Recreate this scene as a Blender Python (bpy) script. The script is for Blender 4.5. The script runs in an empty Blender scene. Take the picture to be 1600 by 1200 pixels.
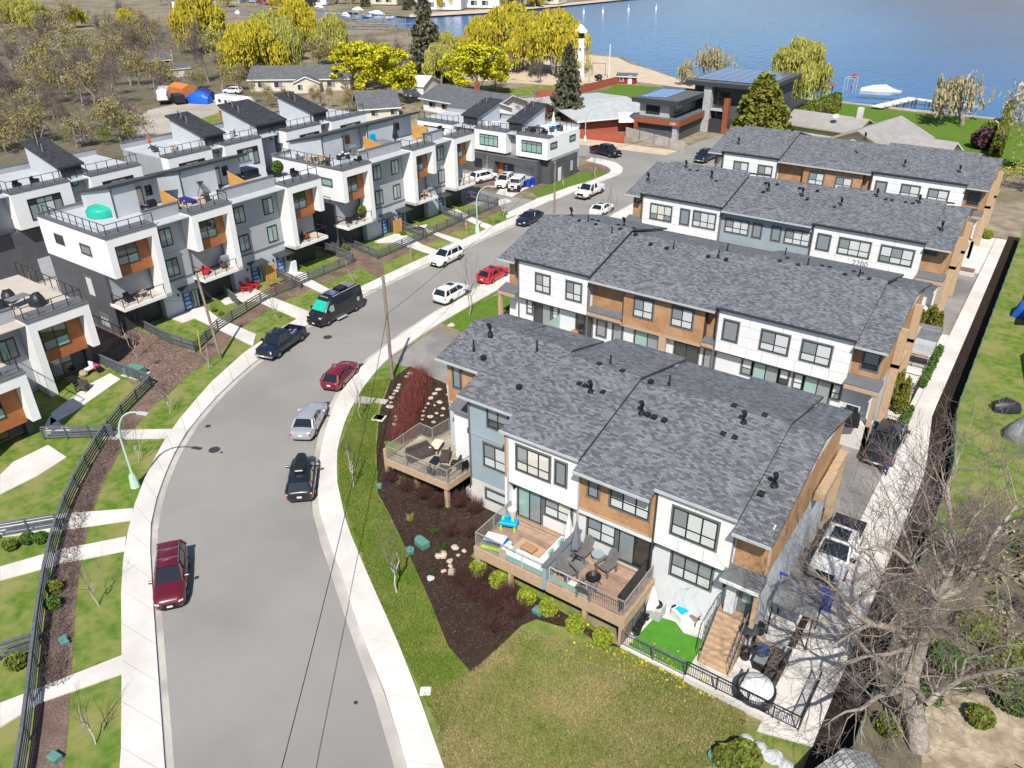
import bpy, bmesh, math, random
import numpy as np
from mathutils import Vector, Matrix
from mathutils.geometry import tessellate_polygon
R = math.radians
random.seed(11)
S = bpy.context.scene
C = S.collection
# ------------------------------------------------------------------ camera (aerial, 33.5 m up), sky, sun, exposure
CAM_H = 33.5
FPX, PITCH, ROLL, YAW = 1234.12, R(29.66933), R(-0.47463), R(-35.22655)
def _cam():
    cp, sp = math.cos(PITCH), math.sin(PITCH)
    fw = Vector((0, cp, -sp)); r = Vector((1, 0, 0)); up = r.cross(fw)
    c, s = math.cos(ROLL), math.sin(ROLL)
    r2 = c*r+s*up; u2 = -s*r+c*up
    ca, sa = math.cos(YAW), math.sin(YAW)
    rot = lambda v: Vector((ca*v.x+sa*v.y, -sa*v.x+ca*v.y, v.z))
    return rot(r2), rot(u2), rot(fw)
CR, CU, CF = _cam()
cam = bpy.data.objects.new('camera', bpy.data.cameras.new('camera')); C.objects.link(cam)
cam.data.sensor_width = 36; cam.data.lens = 36*FPX/1600
cam.data.clip_start = 0.5; cam.data.clip_end = 6000
cam.matrix_world = Matrix(((CR.x, CU.x, -CF.x, 0), (CR.y, CU.y, -CF.y, 0), (CR.z, CU.z, -CF.z, CAM_H), (0, 0, 0, 1)))
S.camera = cam
def G(x, y, z=0.0):
    "survey helper: where the sight line of photo point (x, y) meets the level z"
    d = CR*((x-800)/FPX) - CU*((y-600)/FPX) + CF
    t = (z-CAM_H)/d.z
    return Vector((d.x*t, d.y*t, z))
SUN_EL = R(49.7); SUN_AZ = math.atan2(0.525, -0.851)
w = bpy.data.worlds.new('World'); S.world = w; w.use_nodes = True
nt = w.node_tree; nt.nodes.clear()
sky = nt.nodes.new('ShaderNodeTexSky'); sky.sky_type = 'NISHITA'; sky.sun_disc = False
sky.sun_elevation = SUN_EL; sky.sun_rotation = SUN_AZ; sky.air_density = 1.0; sky.dust_density = 0.6; sky.ozone_density = 1.5
bg = nt.nodes.new('ShaderNodeBackground'); bg.inputs[1].default_value = 0.09
out = nt.nodes.new('ShaderNodeOutputWorld')
nt.links.new(sky.outputs[0], bg.inputs[0]); nt.links.new(bg.outputs[0], out.inputs[0])
sl = bpy.data.lights.new('sun', 'SUN'); sl.energy = 4.5; sl.angle = R(0.53); sl.color = (1, 0.95, 0.87)
so = bpy.data.objects.new('sun', sl); C.objects.link(so)
SUNV = Vector((math.sin(SUN_AZ)*math.cos(SUN_EL), math.cos(SUN_AZ)*math.cos(SUN_EL), math.sin(SUN_EL)))
so.rotation_euler = SUNV.to_track_quat('Z', 'Y').to_euler(); so.location = (20, -40, 60)
S.view_settings.view_transform = 'Standard'; S.view_settings.look = 'None'
S.view_settings.exposure = 0.36; S.view_settings.gamma = 1; S.view_settings.use_curve_mapping = False
S.cycles.max_bounces = 5; S.cycles.diffuse_bounces = 3; S.cycles.glossy_bounces = 3; S.cycles.transmission_bounces = 3
S.cycles.transparent_max_bounces = 6; S.cycles.caustics_reflective = False; S.cycles.caustics_refractive = False
S.cycles.use_denoising = True
# ------------------------------------------------------------------ materials
MT = {}
def mat(name, c, c2=None, rough=.8, scale=2.0, bump=0.0, bscale=None, metal=0.0, spec=.4, coat=0.0, island=0.0, c3=None, scale3=.15, detail=5.0, lo=.35, hi=.65, trans=0.0):
    m = bpy.data.materials.new(name); m.use_nodes = True; n = m.node_tree.nodes; L = m.node_tree.links
    p = n['Principled BSDF']
    p.inputs['Roughness'].default_value = rough; p.inputs['Metallic'].default_value = metal
    p.inputs['Specular IOR Level'].default_value = spec; p.inputs['Coat Weight'].default_value = coat
    p.inputs['Coat Roughness'].default_value = .05
    tc = n.new('ShaderNodeTexCoord')
    col = None
    def ramp(fac, a, b):
        r = n.new('ShaderNodeMapRange'); r.inputs['From Min'].default_value = a; r.inputs['From Max'].default_value = b
        L.new(fac, r.inputs['Value']); return r.outputs[0]
    def mix(f, a, b):
        x = n.new('ShaderNodeMix'); x.data_type = 'RGBA'
        L.new(f, x.inputs[0])
        for k, v in ((6, a), (7, b)):
            if isinstance(v, (tuple, list)): x.inputs[k].default_value = (*v[:3], 1)
            else: L.new(v, x.inputs[k])
        return x.outputs[2]
    cur = c
    if c2 is not None:
        t = n.new('ShaderNodeTexNoise'); t.inputs['Scale'].default_value = scale; t.inputs['Detail'].default_value = detail
        L.new(tc.outputs['Object'], t.inputs['Vector'])
        cur = mix(ramp(t.outputs[0], lo, hi), cur, c2)
    if c3 is not None:
        t = n.new('ShaderNodeTexNoise'); t.inputs['Scale'].default_value = scale3; t.inputs['Detail'].default_value = 3
        L.new(tc.outputs['Object'], t.inputs['Vector'])
        cur = mix(ramp(t.outputs[0], .42, .66), cur, c3)
    if island:
        g = n.new('ShaderNodeNewGeometry')
        h = n.new('ShaderNodeHueSaturation')
        r = n.new('ShaderNodeMapRange'); r.inputs['To Min'].default_value = 1-island; r.inputs['To Max'].default_value = 1+island
        L.new(g.outputs['Random Per Island'], r.inputs['Value']); L.new(r.outputs[0], h.inputs['Value'])
        if isinstance(cur, tuple): h.inputs['Color'].default_value = (*cur, 1)
        else: L.new(cur, h.inputs['Color'])
        cur = h.outputs[0]
    if isinstance(cur, tuple): p.inputs['Base Color'].default_value = (*cur, 1)
    else: L.new(cur, p.inputs['Base Color'])
    if bump:
        t = n.new('ShaderNodeTexNoise'); t.inputs['Scale'].default_value = bscale or scale*6; t.inputs['Detail'].default_value = 4
        L.new(tc.outputs['Object'], t.inputs['Vector'])
        b = n.new('ShaderNodeBump'); b.inputs['Strength'].default_value = min(1, bump); b.inputs['Distance'].default_value = .03
        L.new(t.outputs[0], b.inputs['Height']); L.new(b.outputs[0], p.inputs['Normal'])
    if trans:
        p.inputs['Transmission Weight'].default_value = trans; p.inputs['IOR'].default_value = 1.1
    MT[name] = m
    return m
def brickmat(name, c1, c2, mortar, bw, bh, ms=.02, rough=.85, axes='xy'):
    m = bpy.data.materials.new(name); m.use_nodes = True; n = m.node_tree.nodes; L = m.node_tree.links
    p = n['Principled BSDF']; p.inputs['Roughness'].default_value = rough; p.inputs['Specular IOR Level'].default_value = .25
    tc = n.new('ShaderNodeTexCoord'); b = n.new('ShaderNodeTexBrick')
    L.new(tc.outputs['Object'], b.inputs['Vector'])
    b.inputs['Color1'].default_value = (*c1, 1); b.inputs['Color2'].default_value = (*c2, 1); b.inputs['Mortar'].default_value = (*mortar, 1)
    b.inputs['Scale'].default_value = 1; b.inputs['Brick Width'].default_value = bw; b.inputs['Row Height'].default_value = bh
    b.inputs['Mortar Size'].default_value = ms; b.inputs['Mortar Smooth'].default_value = .3; b.inputs['Bias'].default_value = 0
    t = n.new('ShaderNodeTexNoise'); t.inputs['Scale'].default_value = .6; t.inputs['Detail'].default_value = 6
    L.new(tc.outputs['Object'], t.inputs['Vector'])
    r = n.new('ShaderNodeMapRange'); r.inputs['From Min'].default_value = .3; r.inputs['From Max'].default_value = .7
    r.inputs['To Min'].default_value = .90; r.inputs['To Max'].default_value = 1.1; L.new(t.outputs[0], r.inputs['Value'])
    h = n.new('ShaderNodeHueSaturation'); L.new(r.outputs[0], h.inputs['Value']); L.new(b.outputs[0], h.inputs['Color'])
    L.new(h.outputs[0], p.inputs['Base Color'])
    bm = n.new('ShaderNodeBump'); bm.inputs['Strength'].default_value = .5; bm.inputs['Distance'].default_value = .012
    L.new(b.outputs['Fac'], bm.inputs['Height']); bm.invert = True; L.new(bm.outputs[0], p.inputs['Normal'])
    MT[name] = m
    return m
mat('dirt', (.20, .155, .11), (.33, .275, .195), scale=.6, bump=.8, bscale=7, c3=(.15, .135, .06), scale3=.07)
mat('grass', (.085, .165, .022), (.175, .225, .045), scale=1.6, bump=1, bscale=20, c3=(.25, .245, .085), scale3=.4, rough=.95, spec=.15)
mat('gravel', (.40,.355,.30), (.47,.42,.36), scale=2, bump=.5, bscale=12, rough=1, c3=(.33,.29,.245), scale3=.15)
mat('straw', (.36,.29,.20), (.50,.42,.31), scale=3, bump=1, bscale=14, rough=1, c3=(.25,.19,.12), scale3=.9)
mat('litter', (.125,.10,.072), (.20,.165,.12), scale=.9, bump=1, bscale=5, c3=(.105,.105,.045), scale3=.12)
mat('grass_dry', (.13, .185, .035), (.27, .25, .10), scale=1.3, bump=1, bscale=24, c3=(.32, .25, .14), scale3=.28, rough=.95, spec=.15, lo=.38, hi=.6)
mat('grass_lush', (.075, .16, .014), (.115, .21, .024), scale=1.5, bump=.9, bscale=26, c3=(.12, .18, .03), scale3=.1, rough=.95, spec=.15)
mat('asphalt', (.268, .254, .236), (.318, .302, .282), scale=26, bump=.6, bscale=30, c3=(.248, .237, .222), scale3=.13, detail=3, rough=.9, spec=.25)
mat('asphalt_new', (.26, .245, .232), (.30, .285, .27), scale=.9, bump=.25, bscale=40, c3=(.17, .165, .16), scale3=.2, rough=.9, spec=.25)
mat('concrete', (.63, .60, .56), (.70, .67, .63), scale=1.0, bump=.2, bscale=30, c3=(.56, .53, .49), scale3=.3, rough=.9, spec=.2)
mat('concrete_old', (.46, .43, .39), (.53, .50, .46), scale=1.5, bump=.15, bscale=40, c3=(.40, .37, .33), scale3=.4, rough=.9, spec=.2)
mat('gutter', (.44, .41, .37), (.52, .49, .44), scale=2, bump=.15, bscale=40, rough=.9, c3=(.36, .33, .30), scale3=.5)
mat('mulch', (.028, .018, .014), (.060, .038, .028), scale=9, bump=1, bscale=30, rough=1, spec=.1, c3=(.05, .035, .028), scale3=.5)
mat('mulch_pale', (.15, .10, .082), (.27, .19, .16), scale=8, bump=1, bscale=24, rough=1, spec=.1, c3=(.13, .09, .07), scale3=.6)
mat('bark_strip', (.018, .013, .011), (.05, .035, .028), scale=7, bump=1, bscale=24, rough=1, spec=.1)
mat('sand', (.50, .40, .29), (.58, .48, .36), scale=.4, bump=.3, bscale=5, rough=1)
mat('white_panel', (.80, .80, .79), (.76, .76, .76), scale=.6, rough=.55)
mat('white_stucco', (.82, .82, .815), (.77, .775, .78), scale=.5, rough=.7, bump=.08, bscale=30)
mat('joint', (.30, .30, .31), rough=.8)
mat('cedar', (.42, .235, .115), (.34, .18, .085), scale=3.5, rough=.6, c3=(.47, .28, .15), scale3=.8)
mat('cedar_orange', (.36, .135, .048), (.30, .105, .036), scale=3, rough=.5)
mat('cedar_pale', (.50, .355, .23), (.43, .30, .19), scale=4, rough=.7)
mat('deck_wood', (.40, .265, .19), (.30, .20, .15), scale=3, rough=.75, island=.22)
mat('deck_grey', (.40, .34, .26), (.32, .28, .22), scale=3, rough=.8, island=.2)
mat('screen_wood', (.60, .33, .095), (.52, .27, .075), scale=4, rough=.6, island=.12)
mat('siding_grey', (.37, .385, .405), (.335, .35, .37), scale=.8, rough=.65)
mat('siding_pale', (.50, .53, .56), (.46, .49, .52), scale=.8, rough=.65)
mat('siding_blue', (.30, .365, .40), (.27, .335, .37), scale=.8, rough=.65)
mat('siding_dark', (.098, .10, .112), (.082, .085, .096), scale=.9, rough=.65)
mat('wall_white', (.70, .71, .72), (.64, .66, .68), scale=.7, rough=.65)
mat('trim_dark', (.045, .047, .052), rough=.5)
mat('trim_grey', (.15, .155, .165), (.13, .135, .145), scale=2, rough=.5)
mat('frame_dark', (.022, .024, .026), rough=.35, spec=.5)
mat('coping', (.14, .14, .148), (.12, .12, .128), scale=2, rough=.45)
mat('fence_grey', (.135, .145, .165), (.10, .108, .125), scale=5, rough=.7)
mat('rail_grey', (.32, .29, .275), (.28, .255, .24), scale=4, rough=.5)
mat('rail_black', (.02, .02, .024), rough=.45)
mat('membrane', (.47, .49, .52), (.43, .45, .48), scale=.6, rough=.8)
mat('membrane_tan', (.52, .46, .39), (.47, .41, .35), scale=.6, rough=.8)
brickmat('shingle', (.085, .089, .10), (.215, .223, .243), (.06, .063, .07), .27, .135, .008)
brickmat('shingle_dark', (.030, .031, .037), (.060, .062, .070), (.02, .02, .024), .34, .19, .012)
brickmat('roof_metal', (.33, .31, .295), (.37, .35, .335), (.23, .215, .205), 40, .45, .03, rough=.6)
brickmat('roof_pale', (.42, .44, .44), (.47, .49, .49), (.36, .38, .38), 1.2, .4, .01)
brickmat('roof_slate', (.10, .105, .115), (.14, .145, .155), (.08, .08, .09), .6, .3, .01)
brickmat('shake', (.25, .25, .26), (.42, .42, .43), (.07, .07, .07), .22, .3, .02)
def glass(name, c, rough=.04):
    return mat(name, c, rough=rough, spec=.9, coat=.5)
glass('pane_pale', (.60, .635, .63)); glass('pane_cream', (.66, .64, .57)); glass('pane_green', (.26, .42, .38))  # pane_green on windows: greenish reflections put into the base colour
glass('pane_grey', (.24, .265, .275)); glass('pane_dark', (.022, .028, .030)); glass('car_glass', (.010, .013, .016), .03)
mat('plastic_black', (.015, .015, .017), rough=.45)
mat('vinyl_black', (.028, .028, .038), (.018, .018, .024), scale=6, rough=.4, bump=.6, bscale=8)
mat('rubber', (.018, .018, .018), rough=.85)
mat('rim_silver', (.42, .43, .45), rough=.3, metal=.8)
mat('rim_black', (.03, .03, .032), rough=.35)
mat('chrome', (.62, .63, .65), rough=.15, metal=1)
mat('lamp_clear', (.72, .72, .70), rough=.08, spec=.8, coat=.6)
mat('lamp_red', (.42, .012, .015), rough=.12, coat=.6)
mat('plate', (.72, .73, .76), rough=.5)
mat('galv', (.42, .44, .46), rough=.4, metal=.6)
mat('pole_wood', (.22, .17, .135), (.30, .25, .205), scale=3, rough=.9, bump=.5)
mat('lamp_green', (.42, .60, .46), (.38, .55, .42), scale=2, rough=.5)
mat('steel_grey', (.48, .49, .50), (.42, .43, .44), scale=2, rough=.5)
mat('teal_box', (.11, .27, .22), (.09, .23, .19), scale=2, rough=.6)
mat('boulder', (.46, .36, .29), (.60, .50, .42), scale=5, rough=.95, bump=.8, bscale=9)
mat('boulder_grey', (.42, .43, .44), (.56, .57, .58), scale=3, rough=.95, bump=.9, bscale=6)
mat('bark', (.25, .21, .175), (.38, .33, .285), scale=4, rough=.95, bump=.8, bscale=18)
mat('bark_pale', (.44, .40, .35), (.58, .54, .49), scale=5, rough=.9, bump=.4)
mat('bark_dark', (.10, .08, .068), (.17, .14, .12), scale=4, rough=.95)
mat('twig', (.175, .14, .125), (.24, .20, .18), scale=1, rough=.9, island=.25)
mat('twig_red', (.20, .050, .048), (.27, .085, .065), scale=2, rough=.8, island=.3)
mat('twig_brown', (.085, .038, .034), (.135, .062, .052), scale=2, rough=.9, island=.35)
mat('twig_purple', (.15, .112, .105), (.23, .18, .165), scale=1, rough=.9, island=.3)
mat('twig_olive', (.24, .20, .075), (.32, .27, .12), scale=.6, rough=.9, island=.3)
mat('leaf_yellow', (.50, .41, .035), (.40, .36, .035), scale=.4, rough=.7, island=.28, spec=.2)
mat('leaf_lemon', (.55, .50, .02), (.43, .43, .02), scale=.5, rough=.7, island=.25, spec=.2)
mat('leaf_willow', (.34, .33, .07), (.42, .40, .10), scale=.5, rough=.7, island=.3, spec=.2)
mat('leaf_tan', (.42, .36, .22), (.34, .30, .17), scale=.5, rough=.8, island=.3, spec=.2)
mat('leaf_lime', (.25, .29, .025), (.19, .24, .025), scale=2, rough=.7, island=.3, spec=.2)
mat('leaf_green', (.055, .115, .02), (.09, .16, .03), scale=1, rough=.7, island=.35, spec=.2)
mat('needle', (.075, .082, .048), (.15, .145, .095), scale=.8, rough=.8, island=.4, spec=.15)
mat('needle_cedar', (.13, .14, .022), (.20, .195, .035), scale=1.2, rough=.8, island=.35, spec=.15)
mat('hedge_leaf', (.105, .135, .022), (.16, .185, .035), scale=1.6, rough=.8, island=.35, spec=.15)
mat('leaf_maroon', (.06, .022, .028), (.10, .04, .045), scale=2, rough=.7, island=.3)
mat('blossom', (.70, .66, .64), (.62, .58, .56), scale=1, rough=.8, island=.2)
mat('turf', (.075, .25, .022), (.06, .215, .018), scale=2, rough=.9, bump=.3, bscale=50)
mat('tarp_teal', (.012, .44, .32), (.02, .36, .27), scale=3, rough=.45, bump=.9, bscale=3)
mat('tarp_blue', (.012, .13, .62), (.02, .09, .45), scale=2, rough=.4, bump=.9, bscale=2.5)
mat('tarp_grey', (.16, .165, .175), (.21, .215, .225), scale=2, rough=.6, bump=.6, bscale=4)
mat('fabric_white', (.80, .80, .78), (.72, .72, .71), scale=4, rough=.9, bump=.3, bscale=8)
mat('fabric_cream', (.66, .60, .46), rough=.9); mat('fabric_tan', (.42, .35, .27), rough=.9)
mat('fabric_grey', (.20, .20, .235), (.15, .15, .18), scale=4, rough=.9); mat('fabric_navy', (.02, .025, .14), rough=.8)
mat('wicker', (.060, .048, .042), (.095, .078, .068), scale=12, rough=.8, bump=.8, bscale=40)
mat('wicker_tan', (.45, .35, .27), (.38, .29, .22), scale=9, rough=.8)
mat('slat_grey', (.13, .12, .118), (.16, .15, .145), scale=3, rough=.7)
mat('toy_blue', (.0, .35, .62), rough=.4); mat('toy_lime', (.38, .75, .02), rough=.4); mat('toy_cyan', (.0, .42, .85), rough=.3)
mat('toy_royal', (.0, .10, .50), rough=.4); mat('red_plastic', (.55, .02, .03), rough=.4); mat('pink', (.65, .04, .20), rough=.5)
mat('bin_blue', (.012, .05, .36), rough=.45); mat('orange_tile', (.55, .19, .06), rough=.6)
mat('terracotta', (.42, .15, .075), (.36, .12, .06), scale=3, rough=.8)
mat('red_fence', (.40, .105, .06), (.33, .085, .05), scale=1.5, rough=.8)
mat('barn_red', (.28, .03, .035), rough=.8)
mat('steel_blue', (.12, .20, .42), rough=.2, metal=.8)
mat('door_blue', (.03, .045, .17), rough=.3, coat=.3); mat('door_pane', (.18, .36, .62), rough=.06, spec=.8)
mat('solar', (.035, .055, .17), (.05, .075, .22), scale=.5, rough=.12, spec=.8, coat=.6)
mat('solar_light', (.11, .20, .42), (.14, .24, .47), scale=.5, rough=.12, spec=.8, coat=.6)
mat('stone_grey', (.36, .36, .37), (.46, .46, .47), scale=3, rough=.85)
mat('corten', (.30, .095, .045), (.25, .075, .035), scale=2, rough=.7)
mat('cream_wall', (.66, .61, .50), (.60, .55, .45), scale=1, rough=.8)
mat('green_mesh', (.02, .19, .15), (.015, .15, .12), scale=3, rough=.7)
mat('pale_dock', (.70, .68, .65), (.62, .60, .57), scale=2, rough=.8)
mat('skin', (.50, .30, .22), rough=.6); mat('jeans', (.035, .05, .10), rough=.9); mat('hair', (.03, .02, .015), rough=.7); mat('coat_navy', (.02, .035, .08), rough=.9)
mat('wire', (.02, .02, .02), rough=.6)
mat('reeds', (.36, .24, .15), (.30, .20, .13), scale=.3, rough=1, island=.3)
def paint(name, c, metal=.0, rough=.32):
    return mat(name, c, rough=rough, metal=metal, spec=.5, coat=.9)
paint('paint_maroon', (.115, .006, .016)); paint('paint_red', (.50, .008, .016)); paint('paint_cherry', (.17, .006, .018))
paint('paint_white', (.80, .80, .79)); paint('paint_silver', (.46, .48, .51), .35, .35); paint('paint_black', (.010, .011, .015))
paint('paint_navy', (.008, .014, .034)); paint('paint_char', (.028, .028, .032), .2, .3)
# water
def water_mat():
    m = bpy.data.materials.new('water'); m.use_nodes = True; n = m.node_tree.nodes; L = m.node_tree.links
    p = n['Principled BSDF']; p.inputs['Roughness'].default_value = .12
    p.inputs['Specular IOR Level'].default_value = .5; p.inputs['IOR'].default_value = 1.33
    tc = n.new('ShaderNodeTexCoord'); mp = n.new('ShaderNodeMapping'); mp.inputs['Scale'].default_value = (1, .45, 1)
    L.new(tc.outputs['Object'], mp.inputs['Vector'])
    t = n.new('ShaderNodeTexNoise'); t.inputs['Scale'].default_value = .014; t.inputs['Detail'].default_value = 4; L.new(mp.outputs[0], t.inputs['Vector'])
    x = n.new('ShaderNodeMix'); x.data_type = 'RGBA'; x.inputs[6].default_value = (.012, .095, .27, 1); x.inputs[7].default_value = (.018, .14, .37, 1)
    r = n.new('ShaderNodeMapRange'); r.inputs['From Min'].default_value = .35; r.inputs['From Max'].default_value = .65
    L.new(t.outputs[0], r.inputs['Value']); L.new(r.outputs[0], x.inputs[0]); L.new(x.outputs[2], p.inputs['Base Color'])
    t2 = n.new('ShaderNodeTexNoise'); t2.inputs['Scale'].default_value = .55; t2.inputs['Detail'].default_value = 5; L.new(mp.outputs[0], t2.inputs['Vector'])
    b = n.new('ShaderNodeBump'); b.inputs['Strength'].default_value = .5; b.inputs['Distance'].default_value = .35
    L.new(t2.outputs[0], b.inputs['Height']); L.new(b.outputs[0], p.inputs['Normal'])
    MT['water'] = m
water_mat()
# ------------------------------------------------------------------ builders
class MB:
    def __init__(s): s.v = []; s.f = []; s.mi = []; s.m = 0
    def add(s, vs, fs):
        b = len(s.v); s.v += [tuple(v) for v in vs]
        for f in fs: s.f.append([b+i for i in f]); s.mi.append(s.m)
    def mat(s, i): s.m = i; return s
    def box(s, x0, x1, y0, y1, z0, z1):
        s.add([(x0,y0,z0),(x1,y0,z0),(x1,y1,z0),(x0,y1,z0),(x0,y0,z1),(x1,y0,z1),(x1,y1,z1),(x0,y1,z1)],
              [(3,2,1,0),(4,5,6,7),(0,1,5,4),(1,2,6,5),(2,3,7,6),(3,0,4,7)]); return s
    def bbox(s, x0, x1, y0, y1, z0, z1, b=.03):
        "box with its upper edges and corners bevelled"
        pl = lambda i: [(x0+i+b*0,y0+i),(x1-i,y0+i),(x1-i,y1-i),(x0+i,y1-i)]
        r = [[(x,y,z) for x,y in pl(i)] for i, z in ((0,z0),(0,z1-b),(b,z1))]
        vs = r[0]+r[1]+r[2]; fs = [(3,2,1,0),(8,9,10,11)]
        for k in (0,4):
            for j in range(4): a = k+j; c = k+(j+1)%4; fs.append((a,c,c+4,a+4))
        s.add(vs, fs); return s
    def beam(s, p0, p1, w, h):
        p0 = Vector(p0); p1 = Vector(p1); d = (p1-p0).normalized()
        sd = d.cross(Vector((0,0,1)))
        if sd.length < 1e-3: sd = Vector((1,0,0))
        sd = sd.normalized()*w/2; u = sd.cross(d).normalized()*h/2
        s.add([p0-sd-u,p0+sd-u,p0+sd+u,p0-sd+u,p1-sd-u,p1+sd-u,p1+sd+u,p1-sd+u],
              [(0,1,2,3),(7,6,5,4),(0,4,5,1),(1,5,6,2),(2,6,7,3),(3,7,4,0)]); return s
    def prism(s, poly, z0, z1):
        n = len(poly); a = sum(poly[i][0]*poly[(i+1)%n][1]-poly[(i+1)%n][0]*poly[i][1] for i in range(n))
        if a < 0: poly = poly[::-1]
        vs = [(p[0],p[1],z0) for p in poly]+[(p[0],p[1],z1) for p in poly]
        tri = tessellate_polygon([[Vector((p[0],p[1],0)) for p in poly]])
        fs = []
        for t in tri:
            A, B, D = (Vector(poly[i]).to_2d() if not isinstance(poly[i], Vector) else poly[i].to_2d() for i in t)
            t = tuple(t) if (B-A).cross(D-A) > 0 else tuple(t)[::-1]
            fs.append(tuple(i+n for i in t)); fs.append(tuple(t)[::-1])
        for i in range(n): j = (i+1)%n; fs.append((i,j,j+n,i+n))
        s.add(vs, fs); return s
    def tube(s, pts, r, n=6, r1=None, cap=True):
        pts = [Vector(p) for p in pts]; k = len(pts); vs = []
        for i, p in enumerate(pts):
            d = (pts[min(i+1,k-1)]-pts[max(i-1,0)]).normalized()
            a = d.cross(Vector((0,0,1)))
            if a.length < 1e-3: a = Vector((1,0,0))
            a.normalize(); b = a.cross(d)
            rr = r if r1 is None else r+(r1-r)*i/max(1,k-1)
            for j in range(n): t = 2*math.pi*j/n; vs.append(p+a*math.cos(t)*rr+b*math.sin(t)*rr)
        fs = []
        for i in range(k-1):
            for j in range(n): q = (j+1)%n; fs.append((i*n+j,i*n+q,(i+1)*n+q,(i+1)*n+j))
        if cap: fs.append(tuple(range(n))[::-1]); fs.append(tuple((k-1)*n+j for j in range(n)))
        s.add(vs, fs); return s
    def lathe(s, prof, n=16, c=(0,0,0), sx=1, sy=1):
        vs = [(c[0]+r*sx*math.cos(2*math.pi*j/n), c[1]+r*sy*math.sin(2*math.pi*j/n), c[2]+z) for r, z in prof for j in range(n)]
        fs = [(i*n+j,i*n+(j+1)%n,(i+1)*n+(j+1)%n,(i+1)*n+j) for i in range(len(prof)-1) for j in range(n)]
        fs.append(tuple(range(n))[::-1]); fs.append(tuple((len(prof)-1)*n+j for j in range(n)))
        s.add(vs, fs); return s
    def poly(s, *p): s.add(p, [tuple(range(len(p)))]); return s
    def loft(s, rings, cap=True, closed=True):
        n = len(rings[0]); vs = [p for r in rings for p in r]; fs = []
        for i in range(len(rings)-1):
            for j in range(n if closed else n-1): q = (j+1)%n; fs.append((i*n+j,i*n+q,(i+1)*n+q,(i+1)*n+j))
        if cap: fs.append(tuple(range(n))[::-1]); fs.append(tuple((len(rings)-1)*n+j for j in range(n)))
        s.add(vs, fs); return s
    def xf(s, M): s.v = [tuple(M@Vector(v)) for v in s.v]; return s
    def mesh(s, name, mats, smooth=False):
        me = bpy.data.meshes.new(name); me.from_pydata(s.v, [], s.f)
        if isinstance(mats, str): mats = [mats]
        for m in mats: me.materials.append(MT[m])
        if len(mats) > 1: me.polygons.foreach_set('material_index', s.mi)
        if smooth:
            me.polygons.foreach_set('use_smooth', [True]*len(s.f)); me.set_sharp_from_angle(angle=R(smooth if smooth > 1 else 40))
        me.update(); return me
def obj(name, me, parent=None, loc=(0,0,0), rz=0):
    o = bpy.data.objects.new(name, me); C.objects.link(o); o.location = loc; o.rotation_euler = (0,0,rz)
    if parent: o.parent = parent
    return o
def part(name, mb, mats, parent=None, smooth=False, loc=(0,0,0), rz=0, kind=None, label=None):
    o = obj(name, mb.mesh(name, mats, smooth), parent, loc, rz)
    if kind: o['kind'] = kind
    if label: o['label'] = label
    return o
def tag(o, label, cat, group=None):
    o['label'] = label; o['category'] = cat
    if group: o['group'] = group
    return o
def thing(name, label, cat, loc=(0,0,0), rz=0, group=None):
    return tag(obj(name, None, None, loc, rz), label, cat, group)
def solo(name, mb, mats, label, cat, loc=(0,0,0), rz=0, group=None, smooth=False):
    return tag(part(name, mb, mats, None, smooth, loc, rz), label, cat, group)
KIDS = {}
def copy_tree(o, loc=None, rz=None, label=None, parent=None, scale=None):
    c = o.copy(); C.objects.link(c)
    if parent: c.parent = parent
    if loc is not None: c.location = loc
    if rz is not None: c.rotation_euler = (0,0,rz)
    if scale is not None: c.scale = scale if isinstance(scale, tuple) else (scale,)*3
    if label: c['label'] = label
    for ch in o.children[:]: copy_tree(ch, parent=c)
    return c
def sheet(name, poly, z, m, kind='structure', thick=0):
    mb = MB()
    poly = [(p[0], p[1]) for p in poly]
    if thick: mb.prism(poly, z-thick, z)
    else:
        n = len(poly); tri = tessellate_polygon([[Vector((p[0],p[1],0)) for p in poly]])
        fs = []
        for t in tri:
            A, B, D = (Vector(poly[i]) for i in t)
            fs.append(tuple(t) if (B-A).cross(D-A) > 0 else tuple(t)[::-1])
        mb.add([(p[0],p[1],z) for p in poly], fs)
    o = part(name, mb, m); o['kind'] = kind
    return o
def PX(*pts, z=0): return [tuple(G(x, y, z).to_2d()) for x, y in pts]
def resample(pl, n):
    pl = [Vector(p[:2]) for p in pl]; d = [0]
    for a, b in zip(pl, pl[1:]): d.append(d[-1]+(b-a).length)
    o = []
    for k in range(n+1):
        t = d[-1]*k/n; i = max(j for j in range(len(d)) if d[j] <= t+1e-9); i = min(i, len(pl)-2)
        o.append(pl[i].lerp(pl[i+1], (t-d[i])/max(1e-9, d[i+1]-d[i])))
    return o
def smoothline(pl, it=2):
    pl = [Vector(p[:2]) for p in pl]
    for _ in range(it):
        q = [pl[0]]
        for a, b in zip(pl, pl[1:]): q += [a.lerp(b, .25), a.lerp(b, .75)]
        q.append(pl[-1]); pl = q
    return pl
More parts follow.
